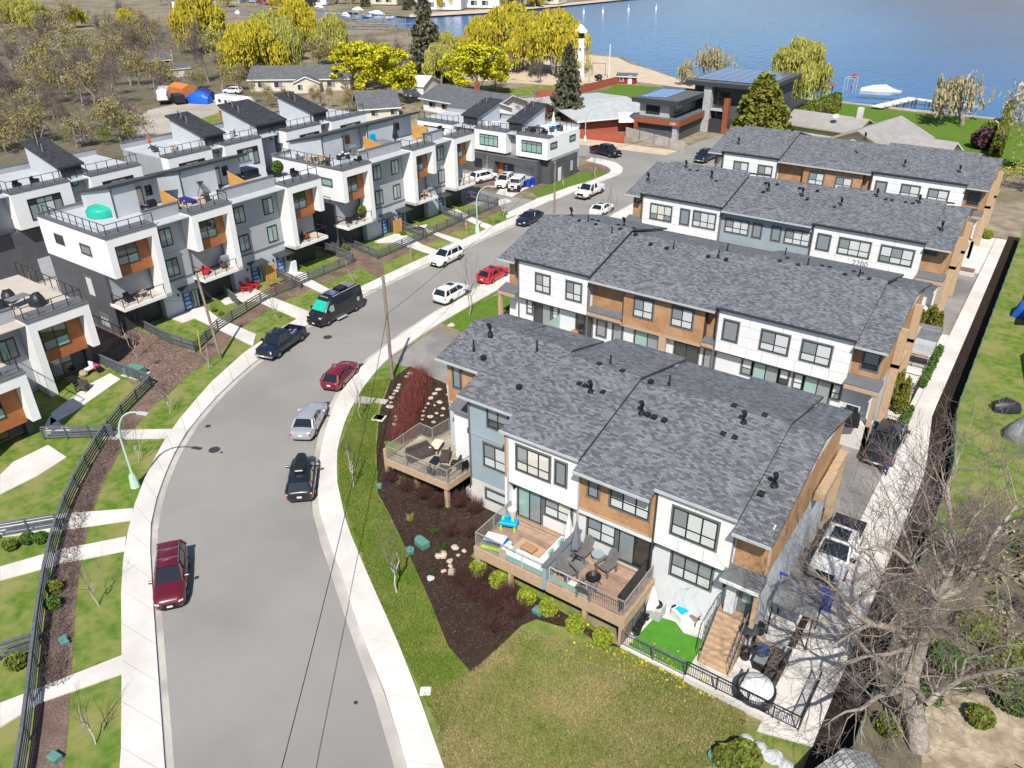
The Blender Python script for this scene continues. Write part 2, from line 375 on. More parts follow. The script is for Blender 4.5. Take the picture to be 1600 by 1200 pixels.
# fast meshes from arrays (foliage, twigs)
def npmesh(name, V, F, m):
    me = bpy.data.meshes.new(name); k = F.shape[1]
    me.vertices.add(len(V)); me.vertices.foreach_set('co', V.astype(np.float32).ravel())
    me.loops.add(F.size); me.loops.foreach_set('vertex_index', F.astype(np.int32).ravel())
    me.polygons.add(len(F)); me.polygons.foreach_set('loop_start', np.arange(0, F.size, k, dtype=np.int32))
    me.materials.append(MT[m]); me.update(calc_edges=True); return me
def leaf_arrays(P, rng, size, asp=1.0, hang=0.0, jit=.4):
    "one small quad per point; hang=1 turns them into drooping strips"
    n = len(P); a = rng.normal(size=(n,3)); a[:,2] *= (1-hang); a /= np.linalg.norm(a,axis=1)[:,None]+1e-9
    b = rng.normal(size=(n,3))
    if hang: b = b*(1-hang)*.5; b[:,2] -= hang*1.5
    b -= a*np.sum(a*b,axis=1)[:,None]; b /= np.linalg.norm(b,axis=1)[:,None]+1e-9
    s = size*(1+jit*rng.uniform(-1,1,size=(n,1)))
    a = a*s*.5; b = b*s*.5*asp
    V = np.stack([P-a-b, P+a-b, P+a+b, P-a+b], 1).reshape(-1,3)
    return V, np.arange(4*n).reshape(-1,4)
def seg_arrays(segs, n=4):
    "tapered tubes, one per (p0, p1, r0, r1)"
    A = np.array([s[0] for s in segs], float); B = np.array([s[1] for s in segs], float)
    r0 = np.array([s[2] for s in segs])[:,None]; r1 = np.array([s[3] for s in segs])[:,None]
    d = B-A; d /= np.linalg.norm(d,axis=1)[:,None]+1e-9
    h = np.tile(np.array([[.31,.17,.93]]), (len(A),1)); u = np.cross(d,h); u /= np.linalg.norm(u,axis=1)[:,None]+1e-9; v = np.cross(d,u)
    rings = []
    for k in range(n):
        t = 2*math.pi*k/n; q = u*math.cos(t)+v*math.sin(t); rings.append((A+q*r0, B+q*r1))
    V = np.stack([r[0] for r in rings]+[r[1] for r in rings], 1).reshape(-1,3)
    base = (np.arange(len(A))*2*n)[:,None]
    F = np.concatenate([base+np.array([[k,(k+1)%n,n+(k+1)%n,n+k]]) for k in range(n)], 0)
    return V, F
def grow(rng, p, d, L, r, depth, out, spread=.6, up=.15, kids=(2,4), shrink=.68, bends=3, tips=None, droop=0):
    "branch that bends, tapers and forks"
    p = np.array(p,float); d = np.array(d,float); d /= np.linalg.norm(d)
    n = bends; q = [p.copy()]; dirs = [d.copy()]
    for i in range(n):
        d = d+rng.normal(size=3)*.16; d[2] += up*.3-droop*.2; d /= np.linalg.norm(d)
        q.append(q[-1]+d*L/n); dirs.append(d.copy())
    r1 = r*.62
    for i in range(n): out.append((q[i], q[i+1], r+(r1-r)*i/n, r+(r1-r)*(i+1)/n))
    if depth <= 0:
        if tips is not None: tips.append(q[-1])
        return
    k = rng.integers(kids[0], kids[1]+1)
    for j in range(k):
        i = n if j == 0 else int(rng.integers(max(1,n//2), n+1))
        s = rng.normal(size=3); s -= dirs[i]*np.dot(s,dirs[i]); s /= np.linalg.norm(s)+1e-9
        nd = dirs[i]+s*spread*(.5+rng.random())*(0.6 if j == 0 else 1); nd[2] += up
        grow(rng, q[i], nd, L*shrink*(.75+.5*rng.random()), max(r1*(.8 if j == 0 else .62), .004), depth-1, out, spread, up, kids, shrink, bends, tips, droop)
# ------------------------------------------------------------------ ground, water, road
shore = [(900,170),(300,178),(60,184),(30,186),(-14,192.7),(-31,192.6),(-47,196),(-64,198),(-78,197.5),(-91.4,207.4),(-108,221),(-114.6,226),(-124,236),(-150,244),(-178,250),(-200,252),(-222,264),(-250,270),(-272,282),(-310,290),(-420,330),(-900,560)]
sheet('ground', shore+[(-2500,900),(-2500,-900),(1500,-900),(1500,170)], -.012, 'dirt')
wt = MB(); wt.add([(-3000,120,-.9),(3000,120,-.9),(3000,4000,-.9),(-3000,4000,-.9)], [(0,1,2,3)])
part('water', wt, 'water')['kind'] = 'structure'
bank = MB()
for a, b in zip(shore, shore[1:]): bank.add([(a[0],a[1],-.012),(b[0],b[1],-.012),(b[0],b[1]+3,-1.4),(a[0],a[1]+3,-1.4)], [(3,2,1,0)])
part('lake_bank', bank, 'sand')['kind'] = 'structure'
far = PX((250,18),(330,14),(440,14),(560,22),(640,28),(680,24),(760,21),(800,18),(850,13),(900,7),(1000,-2),(1060,-12),z=-.9)
sheet('far_shore', far+[(-200,1500),(-1500,1500),(-1500,700)], -.45, 'dirt')
sheet('far_beach', PX((640,27),(760,20),(850,12),(1000,-3),(1000,-6),(850,8),(760,15),(640,22),z=-.4), -.4, 'sand')
hill = MB(); rr = random.Random(3)
hp = [(-1600+i*160, 1500+rr.uniform(-60,60)) for i in range(22)]
for i in range(21):
    a, b = hp[i], hp[i+1]; ha = 120+60*math.sin(i*.9)+rr.uniform(-15,15); hb = 120+60*math.sin((i+1)*.9)
    hill.add([(a[0],a[1],-1),(b[0],b[1],-1),(b[0]+60,b[1]+350,hb),(a[0]+60,a[1]+350,ha if i == 0 else lasth)], [(0,1,2,3)]); lasth = hb
part('hills', hill, 'dirt', smooth=True)['kind'] = 'structure'
# road
Lr = [(30,-26),(-10,-.2),(-26.3,9.8),(-34.5,14.7),(-40.1,18.1),(-42.6,19.8),(-45.3,22.2),(-47.9,25.0),(-50.3,28.1),(-53.0,33.0),(-55.2,38.9),(-57.0,46.5),(-57.7,54.2),(-57.9,64.6),(-57.8,75),(-57.7,84)]
Lc = [(x-.36,y-.25) if y < 30 else (x-.42,y-.05) for x, y in Lr]
Lo = [(27,-29),(-13,-3),(-28.2,8.3),(-33.3,11.5),(-38.7,14.8),(-41.8,16.9),(-45.0,19.5),(-48.0,22.5),(-50.2,25.1),(-51.9,27.3),(-55.3,33.2),(-57.8,39.2),(-59.3,46.5),(-59.8,55.6),(-60.0,64),(-60,73.9),(-59.9,86.6)]
Rg = [(40,-23),(0,3.4),(-17.9,15.6),(-21.3,17.9),(-25.7,20.4),(-29.5,22.8),(-31.4,23.9),(-35.4,26.5),(-39.0,29.9),(-42.0,33.4),(-44.9,37.4),(-47.0,42.2),(-48.3,47.8),(-49.0,54),(-49.5,62),(-49.6,75),(-49.6,110),(-49.6,124)]
Rc = [(40.3,-22.7),(.3,3.8),(-17.5,16.0),(-20.9,18.3),(-25.3,20.8),(-29.1,23.2),(-31.0,24.3),(-35.1,26.9),(-38.7,30.3),(-41.6,33.7),(-44.5,37.7),(-46.6,42.4),(-47.9,47.9),(-48.6,54.1),(-49.1,62),(-49.2,75),(-49.2,110),(-49.2,123.6)]
Ro = [(41.5,-21.4),(1.6,5.2),(-16.0,16.9),(-19.8,19.4),(-22.9,21.3),(-27.8,24.1),(-30.7,25.8),(-32.6,27.0),(-36.3,29.8),(-38.9,32.4),(-40.8,34.8),(-42.5,37.5),(-44.5,41.5),(-45.9,45.6),(-46.7,53.1),(-46.9,61),(-47,75),(-47,110),(-47,123)]
bulbO = [(-60.2,93.9),(-59.5,96.5),(-59.3,102),(-58.6,108.7),(-58.4,113.4),(-59.3,116.2),(-62.2,119),(-65,119.9),(-67.5,119.8)]
bulbI = [(-62.1,94.3),(-61.6,97),(-61.3,102.5),(-60.2,107),(-60.1,112.4),(-60.7,114.4),(-62.3,116),(-64.8,117.2),(-67.3,117.6)]
LR, RG, LO, RO, LC, RC = (smoothline(p) for p in (Lr, Rg, Lo, Ro, Lc, Rc))
road = list(LR)+[Vector(p) for p in [(-58.2,87.3),(-66,87.3),(-66,93.7)]]+[Vector(p) for p in bulbO]+[Vector(p) for p in [(-76,120.5),(-82,126),(-76,130.5),(-66,129.6),(-57,131.8),(-57.3,139),(-56,152),(-44,150),(-45,124)]]+list(RG)[::-1]
sheet('road', road, .004, 'asphalt')
sheet('lane', [(-66,87.3),(-92,87.3),(-92,93.7),(-66,93.7)], .002, 'asphalt_new')
sheet('lane', [(-81.4,14),(-90.5,14),(-90.5,93.6),(-81.4,87.2)], .0, 'concrete_old')
def slabs(name, a, b, n, h=.13, gap=.006):
    a = resample(a, n); b = resample(b, n)
    root = obj(name, None); root['kind'] = 'structure'
    for i in range(n):
        d = gap
        q = [a[i].lerp(a[i+1], d), a[i].lerp(a[i+1], 1-d), b[i].lerp(b[i+1], 1-d), b[i].lerp(b[i+1], d)]
        mb = MB(); mb.prism(q, -.02, h+.004*math.sin(i*7.3)); part('slab', mb, 'concrete', root)
    return root
slabs('sidewalk', Lc, Lo, 56); slabs('sidewalk', Rc, Ro, 96)
slabs('sidewalk', bulbO, bulbI, 18); slabs('sidewalk', [(-60.0,86.6),(-60.0,94.3)], [(-61.9,86.6),(-62.1,94.3)], 4, .03)
def strip(name, a, b, z, m):
    mb = MB(); a = resample(a, 60); b = resample(b, 60)
    for i in range(60): mb.add([(*a[i],z),(*a[i+1],z),(*b[i+1],z),(*b[i],z)], [(3,2,1,0)])
    part(name, mb, m)['kind'] = 'structure'
strip('gutter', LR, LC, .010, 'gutter'); strip('gutter', RC, RG, .010, 'gutter')
strip('seam', [(x-.30,y-.2) if y < 30 else (x-.37,y-.05) for x, y in Lr], Lc, .014, 'joint')
# manholes, drains, patches
def disc(name, label, x, y, r, m, z=.012, rect=None):
    p = G(x, y); mb = MB()
    if rect: mb.box(-rect[0], rect[0], -rect[1], rect[1], 0, .012)
    else:
        mb.lathe([(r,0),(r,.01),(r*.86,.014)], 20)
        for k in (-.5,0,.5): mb.box(-r*.6, r*.6, k*r-.03, k*r+.03, .014, .02)
    solo(name, mb, m, label, 'manhole' if not rect else 'drain', (p.x, p.y, z), R(35))
disc('manhole_cover', 'round iron manhole cover in the road by the big curve below the silver sedan', 335, 703, .42, 'trim_dark')
disc('manhole_cover', 'small round valve cover in the road above the curve manhole', 325, 666, .22, 'trim_dark')
disc('manhole_cover', 'round iron manhole cover in the road in front of the black van', 512, 527, .42, 'trim_dark')
disc('storm_drain', 'dark storm drain grate in the gutter just ahead of the maroon hatchback', 564, 572, 0, 'trim_dark', rect=(.3,.45))
disc('storm_drain', 'small storm drain grate in the gutter between the silver sedan and maroon hatchback', 511, 631, 0, 'trim_dark', rect=(.2,.3))
for x, y, lb in ((346,707,'tiny valve cap in the asphalt right of the curve manhole'),(556,1098,'tiny valve cap in the asphalt low between the two cable lines')):
    disc('valve_cover', lb, x, y, .11, 'trim_dark')
# right-hand grass verge, mulch beds, front lawn
verge = list(RO)[:]; 
sheet('lawn', [tuple(p) for p in RO if p.y < 46.2]+PX((612,558),(622,572),(655,577),(640,640))+[(-34,36),(-26,31),(-12.6,27.85),(-2.4,28.0),(-2.4,20),(-2.4,3),(10,-2),(1.8,5)], .02, 'grass')
sheet('front_lawn', PX((735,1052),(812,985),(870,1000),(960,1012),(1075,1065),(1210,1128),(1165,1185),(1000,1290),(760,1330),(672,1085)), .026, 'grass_dry')
sheet('mulch_bed', PX((612,592),(640,573),(697,600),(708,680),(600,690),(620,760),(735,722),(800,790),(735,870),(970,1012),(938,1008),(905,985),(870,978),(838,968),(815,978),(737,1052),(700,1010),(672,940),(640,868),(606,800),(590,770),(588,700),(594,640)), .034, 'mulch')
sheet('driveway', PX((609,561),(632,548),(686,512),(705,525),(760,560),(700,602),(655,577),(622,571)), .03, 'asphalt_new')
sheet('lawn', [tuple(p) for p in RO if p.y > 53]+[(-46.6,60)]+[(-40.5,112),(-41,53.3)], .02, 'grass_lush')
sheet('mulch_bed', PX((770,515),(800,470),(803,500),(790,520)), .03, 'mulch')
# strips between the rows on the right-hand side, walkway along the east edge
for y0, y1 in ((40.0,52.6),(64.5,77.0),(88.5,101.5)): sheet('courtyard', [(-42,y0),(-8.2,y0),(-8.2,y1),(-42,y1)], .012, 'concrete_old')
slabs('walkway', [(-2.3,27.6),(-2.3,47),(-2.3,54),(-3.4,62.5),(-3.5,80),(-3.8,112)], [(-4.75,26.9),(-4.75,47),(-4.75,54),(-4.75,62.5),(-4.85,80),(-4.95,112)], 34, .10)
strip('bark_bed', [(-.7,26),(-.75,47),(-.8,54),(-1.9,62.5),(-2.1,80),(-2.4,114)], [(-2.3,26),(-2.3,47),(-2.3,54),(-3.4,62.5),(-3.5,80),(-3.8,114)], .03, 'bark_strip')
sheet('driveway', [(-8.1,36),(-4.75,36),(-4.75,57),(-8.1,57)], .03, 'asphalt_new')
sheet('driveway', [(-7.6,79),(-5.0,79),(-5.0,98),(-7.6,98)], .03, 'asphalt_new')
sheet('patio', [(-8.1,57),(-4.8,57),(-4.8,79),(-8.1,79)], .034, 'concrete')
sheet('patio', [(-7.8,98),(-5,98),(-5,112),(-7.8,112)], .034, 'concrete')
sheet('patio', [(-12.6,27.85),(-4.75,27.85),(-4.75,36),(-12.6,36)], .05, 'concrete')
sheet('lawn', [(-.7,40),(-.75,54),(-1.9,62.5),(-2.4,114),(-4,150),(40,150),(40,40)], .012, 'grass')
sheet('yard', [(-.7,16),(-.7,47),(3,50),(5.5,58),(9,62),(30,60),(30,10)], .018, 'litter')
sheet('yard', PX((1450,1075),(1530,1085),(1620,1100),(1640,1230),(1440,1230),(1440,1150)), .024, 'straw')
# left-hand verge with bark strip and yards
sheet('lawn', [tuple(p) for p in LO if p.y > -3]+[(-61.9,87),(-71,87),(-71.5,33),(-66.5,22),(-62,14),(-50,0),(-30,-8)], .016, 'grass')
def strip_px(name, pts, w, z, m):
    c = [Vector(p) for p in pts]; L = []; Rr = []
    for i, p in enumerate(c):
        d = (c[min(i+1,len(c)-1)]-c[max(i-1,0)]).normalized(); n = Vector((d.y,-d.x)); L.append(p+n*w[0]); Rr.append(p+n*w[1])
    mb = MB(); 
    for i in range(len(c)-1): mb.add([(*L[i],z),(*L[i+1],z),(*Rr[i+1],z),(*Rr[i],z)], [(0,1,2,3)])
    part(name, mb, m)['kind'] = 'structure'
F1 = smoothline(PX((20,1300),(40,1200),(52,1100),(62,1000),(75,905),(97,815),(130,742),(180,662),(238,605)), 2)
F2 = PX((306,551),(345,514),(420,467),(500,433),(553,411))
F3 = PX((589,406),(650,379),(700,356),(778,322))
strip_px('bark_strip', F1, (.1,1.7), .030, 'mulch_pale'); strip_px('bark_strip', F2, (.1,1.8), .030, 'mulch_pale'); strip_px('bark_strip', F3, (.1,1.6), .030, 'mulch_pale')
sheet('bark_bed', PX((238,600),(150,560),(125,500),(205,500),(306,552),(365,575-45),(330,562),(296,584),(262,618),(246,630)), .026, 'mulch_pale')
sheet('bark_bed', PX((505,394),(553,411),(600,440),(600,415),(589,405),(535,382)), .036, 'mulch_pale')
sheet('lawn', PX((205,512),(262,494),(285,503),(317,510),(345,512),(306,550)), .034, 'grass')
walks = [[(267,497),(297,484),(318,479),(342,497),(400,522),(395,540),(304,497),(285,504)],
 [(345,470),(372,452),(392,447),(420,462),(487,488),(482,505),(400,470),(372,470),(352,476)],
 [(430,425),(462,424),(478,426),(485,436),(540,465),(525,468),(465,440),(450,430)],
 [(585,377),(617,365),(632,366),(660,382),(690,393),(677,398),(640,386),(618,378),(590,379)],
 [(636,357),(668,350),(663,360),(712,380),(722,375),(650,352)],
 [(700,330),(714,327),(752,346),(776,355),(766,360),(725,342),(717,341)],
 [(160,672),(270,670),(258,684),(160,686)],[(0,816),(100,802),(208,794),(205,812),(95,828),(0,838)],
 [(0,885),(95,858),(197,838),(195,860),(95,880),(0,906)],[(0,1098),(60,1075),(191,1023),(191,1052),(60,1098),(0,1136)]]
for k, p in enumerate(walks): sheet('path', PX(*p, z=.1), .10, 'concrete', thick=.1)
patios = [[(80,645),(140,600),(172,583),(188,592),(120,640),(78,664)],[(0,742),(20,722),(75,695),(104,714),(60,742),(0,772)],[(70,664),(78,650),(110,672),(112,676),(72,676)]]
for p in patios: sheet('patio', PX(*p, z=.08), .08, 'concrete', thick=.08)
sheet('path', PX((772,316),(790,310),(800,315),(780,322)), .05, 'concrete'); sheet('path', PX((790,337),(806,332),(808,336),(792,342)), .05, 'concrete')
# verge and apron round the end building
sheet('lawn', [(-61.3,94.5),(-60.9,106),(-60.6,113),(-65,114.5),(-65.8,98)], .02, 'grass_lush')
sheet('bark_bed', [(-66.4,96),(-64.9,98.5),(-64.2,112),(-61,113.4),(-62.3,116),(-66,117),(-67,112),(-66.4,100)], .028, 'mulch_pale')
sheet('apron', PX((715,291),(742,285),(757,276),(790,284),(775,303),(800,308),(820,296),(835,290),(800,270),(720,270)), .03, 'concrete')
sheet('bark_bed', PX((757,284),(790,278),(775,298),(745,293)), .036, 'mulch_pale')
# lake-side lots
sheet('lawn', [(-101,190),(-80,193),(-66,191),(-63,168),(-72,160),(-90,152)], .01, 'grass_lush')
sheet('beach', [(-175,195),(-150,236),(-124,234),(-114.6,224),(-108,219.5),(-91,206),(-78,196.5),(-66,196.5),(-66,192),(-101,196),(-104,185),(-112,180),(-135,175)], .006, 'sand')
sheet('lawn', [(-63,192),(-47,194.6),(-31,191.4),(-14,191.3),(-3,189),(-4,150),(-62,150)], .008, 'grass_lush')
sheet('lawn', PX((300,190),(345,175),(365,190),(320,200)), .014, 'grass')
sheet('lawn', [(-112,162),(-128,158),(-116,178),(-104,184)], .01, 'grass')
sheet('woodland_floor', [(-104,30),(-108,75),(-118,96),(-150,110),(-160,150),(-200,175),(-330,240),(-420,60),(-300,-30),(-160,-20)], .0, 'litter')
sheet('gravel_yard', PX((232,172),(320,152),(392,150),(410,175),(330,195),(290,215),(215,222),(190,200)), .008, 'gravel')
sheet('gravel_yard', PX((900,215),(1060,236),(1040,243),(905,226)), .03, 'sand')
sw = MB(); sw.box(-63,-3,0,.5,-1.2,.25)
part('sea_wall', sw, 'concrete_old', None, loc=(0,0,0)).hide_render = False
bpy.data.objects['sea_wall'].location = (0, 191.6, 0); bpy.data.objects['sea_wall'].rotation_euler = (0,0,R(-3.2)); bpy.data.objects['sea_wall']['kind'] = 'structure'
# ------------------------------------------------------------------ building parts
MESH = {}
def win(parent, x, z, ww, h, y, nx=2, split=.38, panes=('pane_pale',), trim='trim_grey', rz=0, name='window', tw=.11):
    "window on a wall that faces local -y; (x, z) is its lower left corner"
    key = ('w', round(ww,2), round(h,2), nx, split, trim)
    if key not in MESH:
        f = MB(); f.m = 0
        if trim:
            f.box(-tw,ww+tw,-.03,.03,h,h+tw+.02); f.box(-tw,ww+tw,-.045,.03,-tw,0); f.box(-tw,0,-.03,.03,0,h); f.box(ww,ww+tw,-.03,.03,0,h)
        f.m = 1; t = .065
        f.box(0,ww,-.05,.03,h-t,h-.001); f.box(0,ww,-.05,.03,.001,t); f.box(.001,t,-.05,.03,t,h-t); f.box(ww-t,ww-.001,-.05,.03,t,h-t)
        for i in range(1,nx): c = ww*i/nx; f.box(c-.035,c+.035,-.045,.03,t,h-t)
        if split:
            for i in range(nx):
                a = ww*i/nx+(t if i == 0 else .035); b = ww*(i+1)/nx-(t if i == nx-1 else .035)
                f.box(a,b,-.042,.03,h*split-.03,h*split+.03)
        MESH[key] = f.mesh('window', [trim or 'trim_grey','frame_dark'])
    o = obj(name, MESH[key], parent, (x,y,z), rz)
    cells = []
    rows = [(.05,h*split-.03),(h*split+.03,h-.05)] if split else [(.05,h-.05)]
    k = 0
    for i in range(nx):
        a = ww*i/nx+.04; b = ww*(i+1)/nx-.04
        for z0, z1 in rows: cells.append((a,b,z0,z1))
    for a, b, z0, z1 in cells:
        kk = ('p', round(b-a,2), round(z1-z0,2), m := panes[k % len(panes)])
        if kk not in MESH:
            p = MB(); p.box(0,b-a,-.012,.0,0,z1-z0); MESH[kk] = p.mesh('pane', m)
        obj('pane', MESH[kk], o, (a,-.004,z0)); k += 1
    return o
def siding(parent, x0, x1, y, z0, z1, m, name='siding', step=.19, lap=.018):
    "lap boards that face local -y"
    mb = MB(); n = max(1, round((z1-z0)/step)); s = (z1-z0)/n
    for i in range(n):
        a = z0+i*s; b = a+s
        mb.add([(x0,y-lap,a),(x1,y-lap,a),(x1,y,b),(x0,y,b),(x0,y,a),(x1,y,a)], [(0,1,2,3),(4,5,1,0),(0,3,4),(1,5,2)])
    o = part(name, mb, m, parent); o['kind'] = 'stuff'; return o
def siding_x(parent, x, y0, y1, z0, z1, m, name='siding', step=.19, lap=.018):
    "lap boards that face local +x"
    mb = MB(); n = max(1, round((z1-z0)/step)); s = (z1-z0)/n
    for i in range(n):
        a = z0+i*s; b = a+s
        mb.add([(x+lap,y0,a),(x+lap,y1,a),(x,y1,b),(x,y0,b),(x,y0,a),(x,y1,a)], [(0,1,2,3),(4,5,1,0),(0,3,4),(1,5,2)])
    o = part(name, mb, m, parent); o['kind'] = 'stuff'; return o
def bx(parent, name, m, *b, bev=0):
    mb = MB(); mb.box(*b) if not bev else mb.bbox(*b, bev); return part(name, mb, m, parent)
def panels(parent, x0, x1, y, z0, z1, cols=(1.22,), rows=4, m='white_panel'):
    "cement panels with recessed joints on a wall that faces -y"
    bx(parent, 'panel_backing', 'joint', x0, x1, y+.012, y+.30, z0, z1)
    h = (z1-z0)/rows; g = .014
    for r in range(rows):
        n = max(1, round((x1-x0)/2.44)) if r % 2 else max(1, round((x1-x0)/1.25))
        if r in (1, 2) and rows == 4: n = 2 if r == 1 else 1
        for i in range(n):
            a = x0+(x1-x0)*i/n+g; b = x0+(x1-x0)*(i+1)/n-g
            key = ('wp', round(b-a,3), round(h,3), m)
            if key not in MESH:
                p = MB(); p.box(0,b-a,-.012,.01,g,h-g); MESH[key] = p.mesh('panel', m)
            obj('panel', MESH[key], parent, (a,y,z0+r*h))
def railing(parent, pts, z, h=1.05, m='rail_grey', post=1.6, bal=.11, closed=False, name='railing', bars=0):
    "posts, top and bottom rail and balusters along a plan line; one part with posts as sub-parts"
    pts = [Vector((p[0],p[1],0)) for p in pts]; 
    tr = MB()
    for a, b in zip(pts, pts[1:]):
        tr.beam(a+Vector((0,0,z+h)), b+Vector((0,0,z+h)), .06, .045)
        if bal or bars: tr.beam(a+Vector((0,0,z+.1)), b+Vector((0,0,z+.1)), .035, .035)
        for k in range(bars): tr.beam(a+Vector((0,0,z+.1+(h-.1)*(k+1)/(bars+1))), b+Vector((0,0,z+.1+(h-.1)*(k+1)/(bars+1))), .015, .015)
    root = part(name, tr, m, parent)
    pm = MB(); pm.box(-.03,.03,-.03,.03,0,h); key = ('post',h,m)
    if key not in MESH: MESH[key] = pm.mesh('post', m)
    bm = MB(); done = set()
    for a, b in zip(pts, pts[1:]):
        L = (b-a).length; n = max(1, round(L/post)); d = (b-a)/n
        for i in range(n+1):
            p = a+d*i; kk = (round(p.x,2),round(p.y,2))
            if kk in done: continue
            done.add(kk); obj('post', MESH[key], root, (p.x,p.y,z))
        if bal:
            n = int(L/bal); ang = math.atan2(b.y-a.y, b.x-a.x)
            for i in range(1,n):
                p = a.lerp(b, i/n); bm.beam((p.x,p.y,z+.1),(p.x,p.y,z+h),.018,.018)
    if bal and bm.v: o = part('balusters', bm, m, root); o['kind'] = 'stuff'
    return root
def roof_piece(B, x0, x1, ye, ze, yr, slope, yb, th=.17, gut='steel_grey', over=0, name='roof'):
    "gable piece: front eave (ye, ze), ridge at yr, rear eave yb"
    zr = ze+slope*(yr-ye); zb = zr-slope*(yb-yr)
    mb = MB(); mb.m = 0
    mb.add([(x0,ye,ze),(x1,ye,ze),(x1,yr,zr),(x0,yr,zr)], [(0,1,2,3)]); mb.add([(x0,yr,zr),(x1,yr,zr),(x1,yb,zb),(x0,yb,zb)], [(0,1,2,3)])
    mb.m = 1
    mb.add([(x0,ye,ze-th),(x1,ye,ze-th),(x1,yr,zr-th),(x0,yr,zr-th),(x1,yb,zb-th),(x0,yb,zb-th),(x0,ye,ze),(x1,ye,ze),(x1,yr,zr),(x0,yr,zr),(x1,yb,zb),(x0,yb,zb)],
           [(3,2,1,0),(5,4,2,3),(0,1,7,6),(1,2,8,7),(2,4,10,8),(4,5,11,10),(5,3,9,11),(3,0,6,9)])
    r = part(name, mb, ['shingle','trim_dark'], B)
    g = MB(); g.box(x0,x1,ye-.09,ye+.01,ze-.13,ze+.012); part('gutter', g, gut, r)
    return r
VM = {}
def vent(parent, kind, p):
    if kind not in VM:
        mb = MB()
        if kind == 'pipe': mb.tube([(0,0,-.1),(0,0,.62)],.055,8); mb.lathe([(.11,-.05),(.06,.12)],8)
        elif kind == 'box': mb.bbox(-.15,.15,-.14,.16,-.08,.12,.04)
        elif kind == 'flue': mb.tube([(0,0,-.1),(0,0,.5),(0,-.1,.75),(0,-.26,.8)],.13,9); mb.lathe([(.22,-.06),(.14,.14)],9)
        elif kind == 'white': mb.tube([(0,0,-.1),(0,0,.9)],.06,8)
        VM[kind] = mb.mesh('roof_vent', 'galv' if kind == 'white' else 'plastic_black', True)
    return obj('roof_vent', VM[kind], parent, p)
def onroof(px, py, ze, ye, slope, yr):
    "where a sight line meets the front slope (or, past the ridge, the rear slope)"
    d = CR*((px-800)/FPX)-CU*((py-600)/FPX)+CF
    t = (ze-slope*ye-CAM_H)/(d.z-slope*d.y); p = Vector((d.x*t,d.y*t,CAM_H+d.z*t))
    if p.y > yr:
        zr = ze+slope*(yr-ye); t = (zr+slope*yr-CAM_H)/(d.z+slope*d.y); p = Vector((d.x*t,d.y*t,CAM_H+d.z*t))
    return p
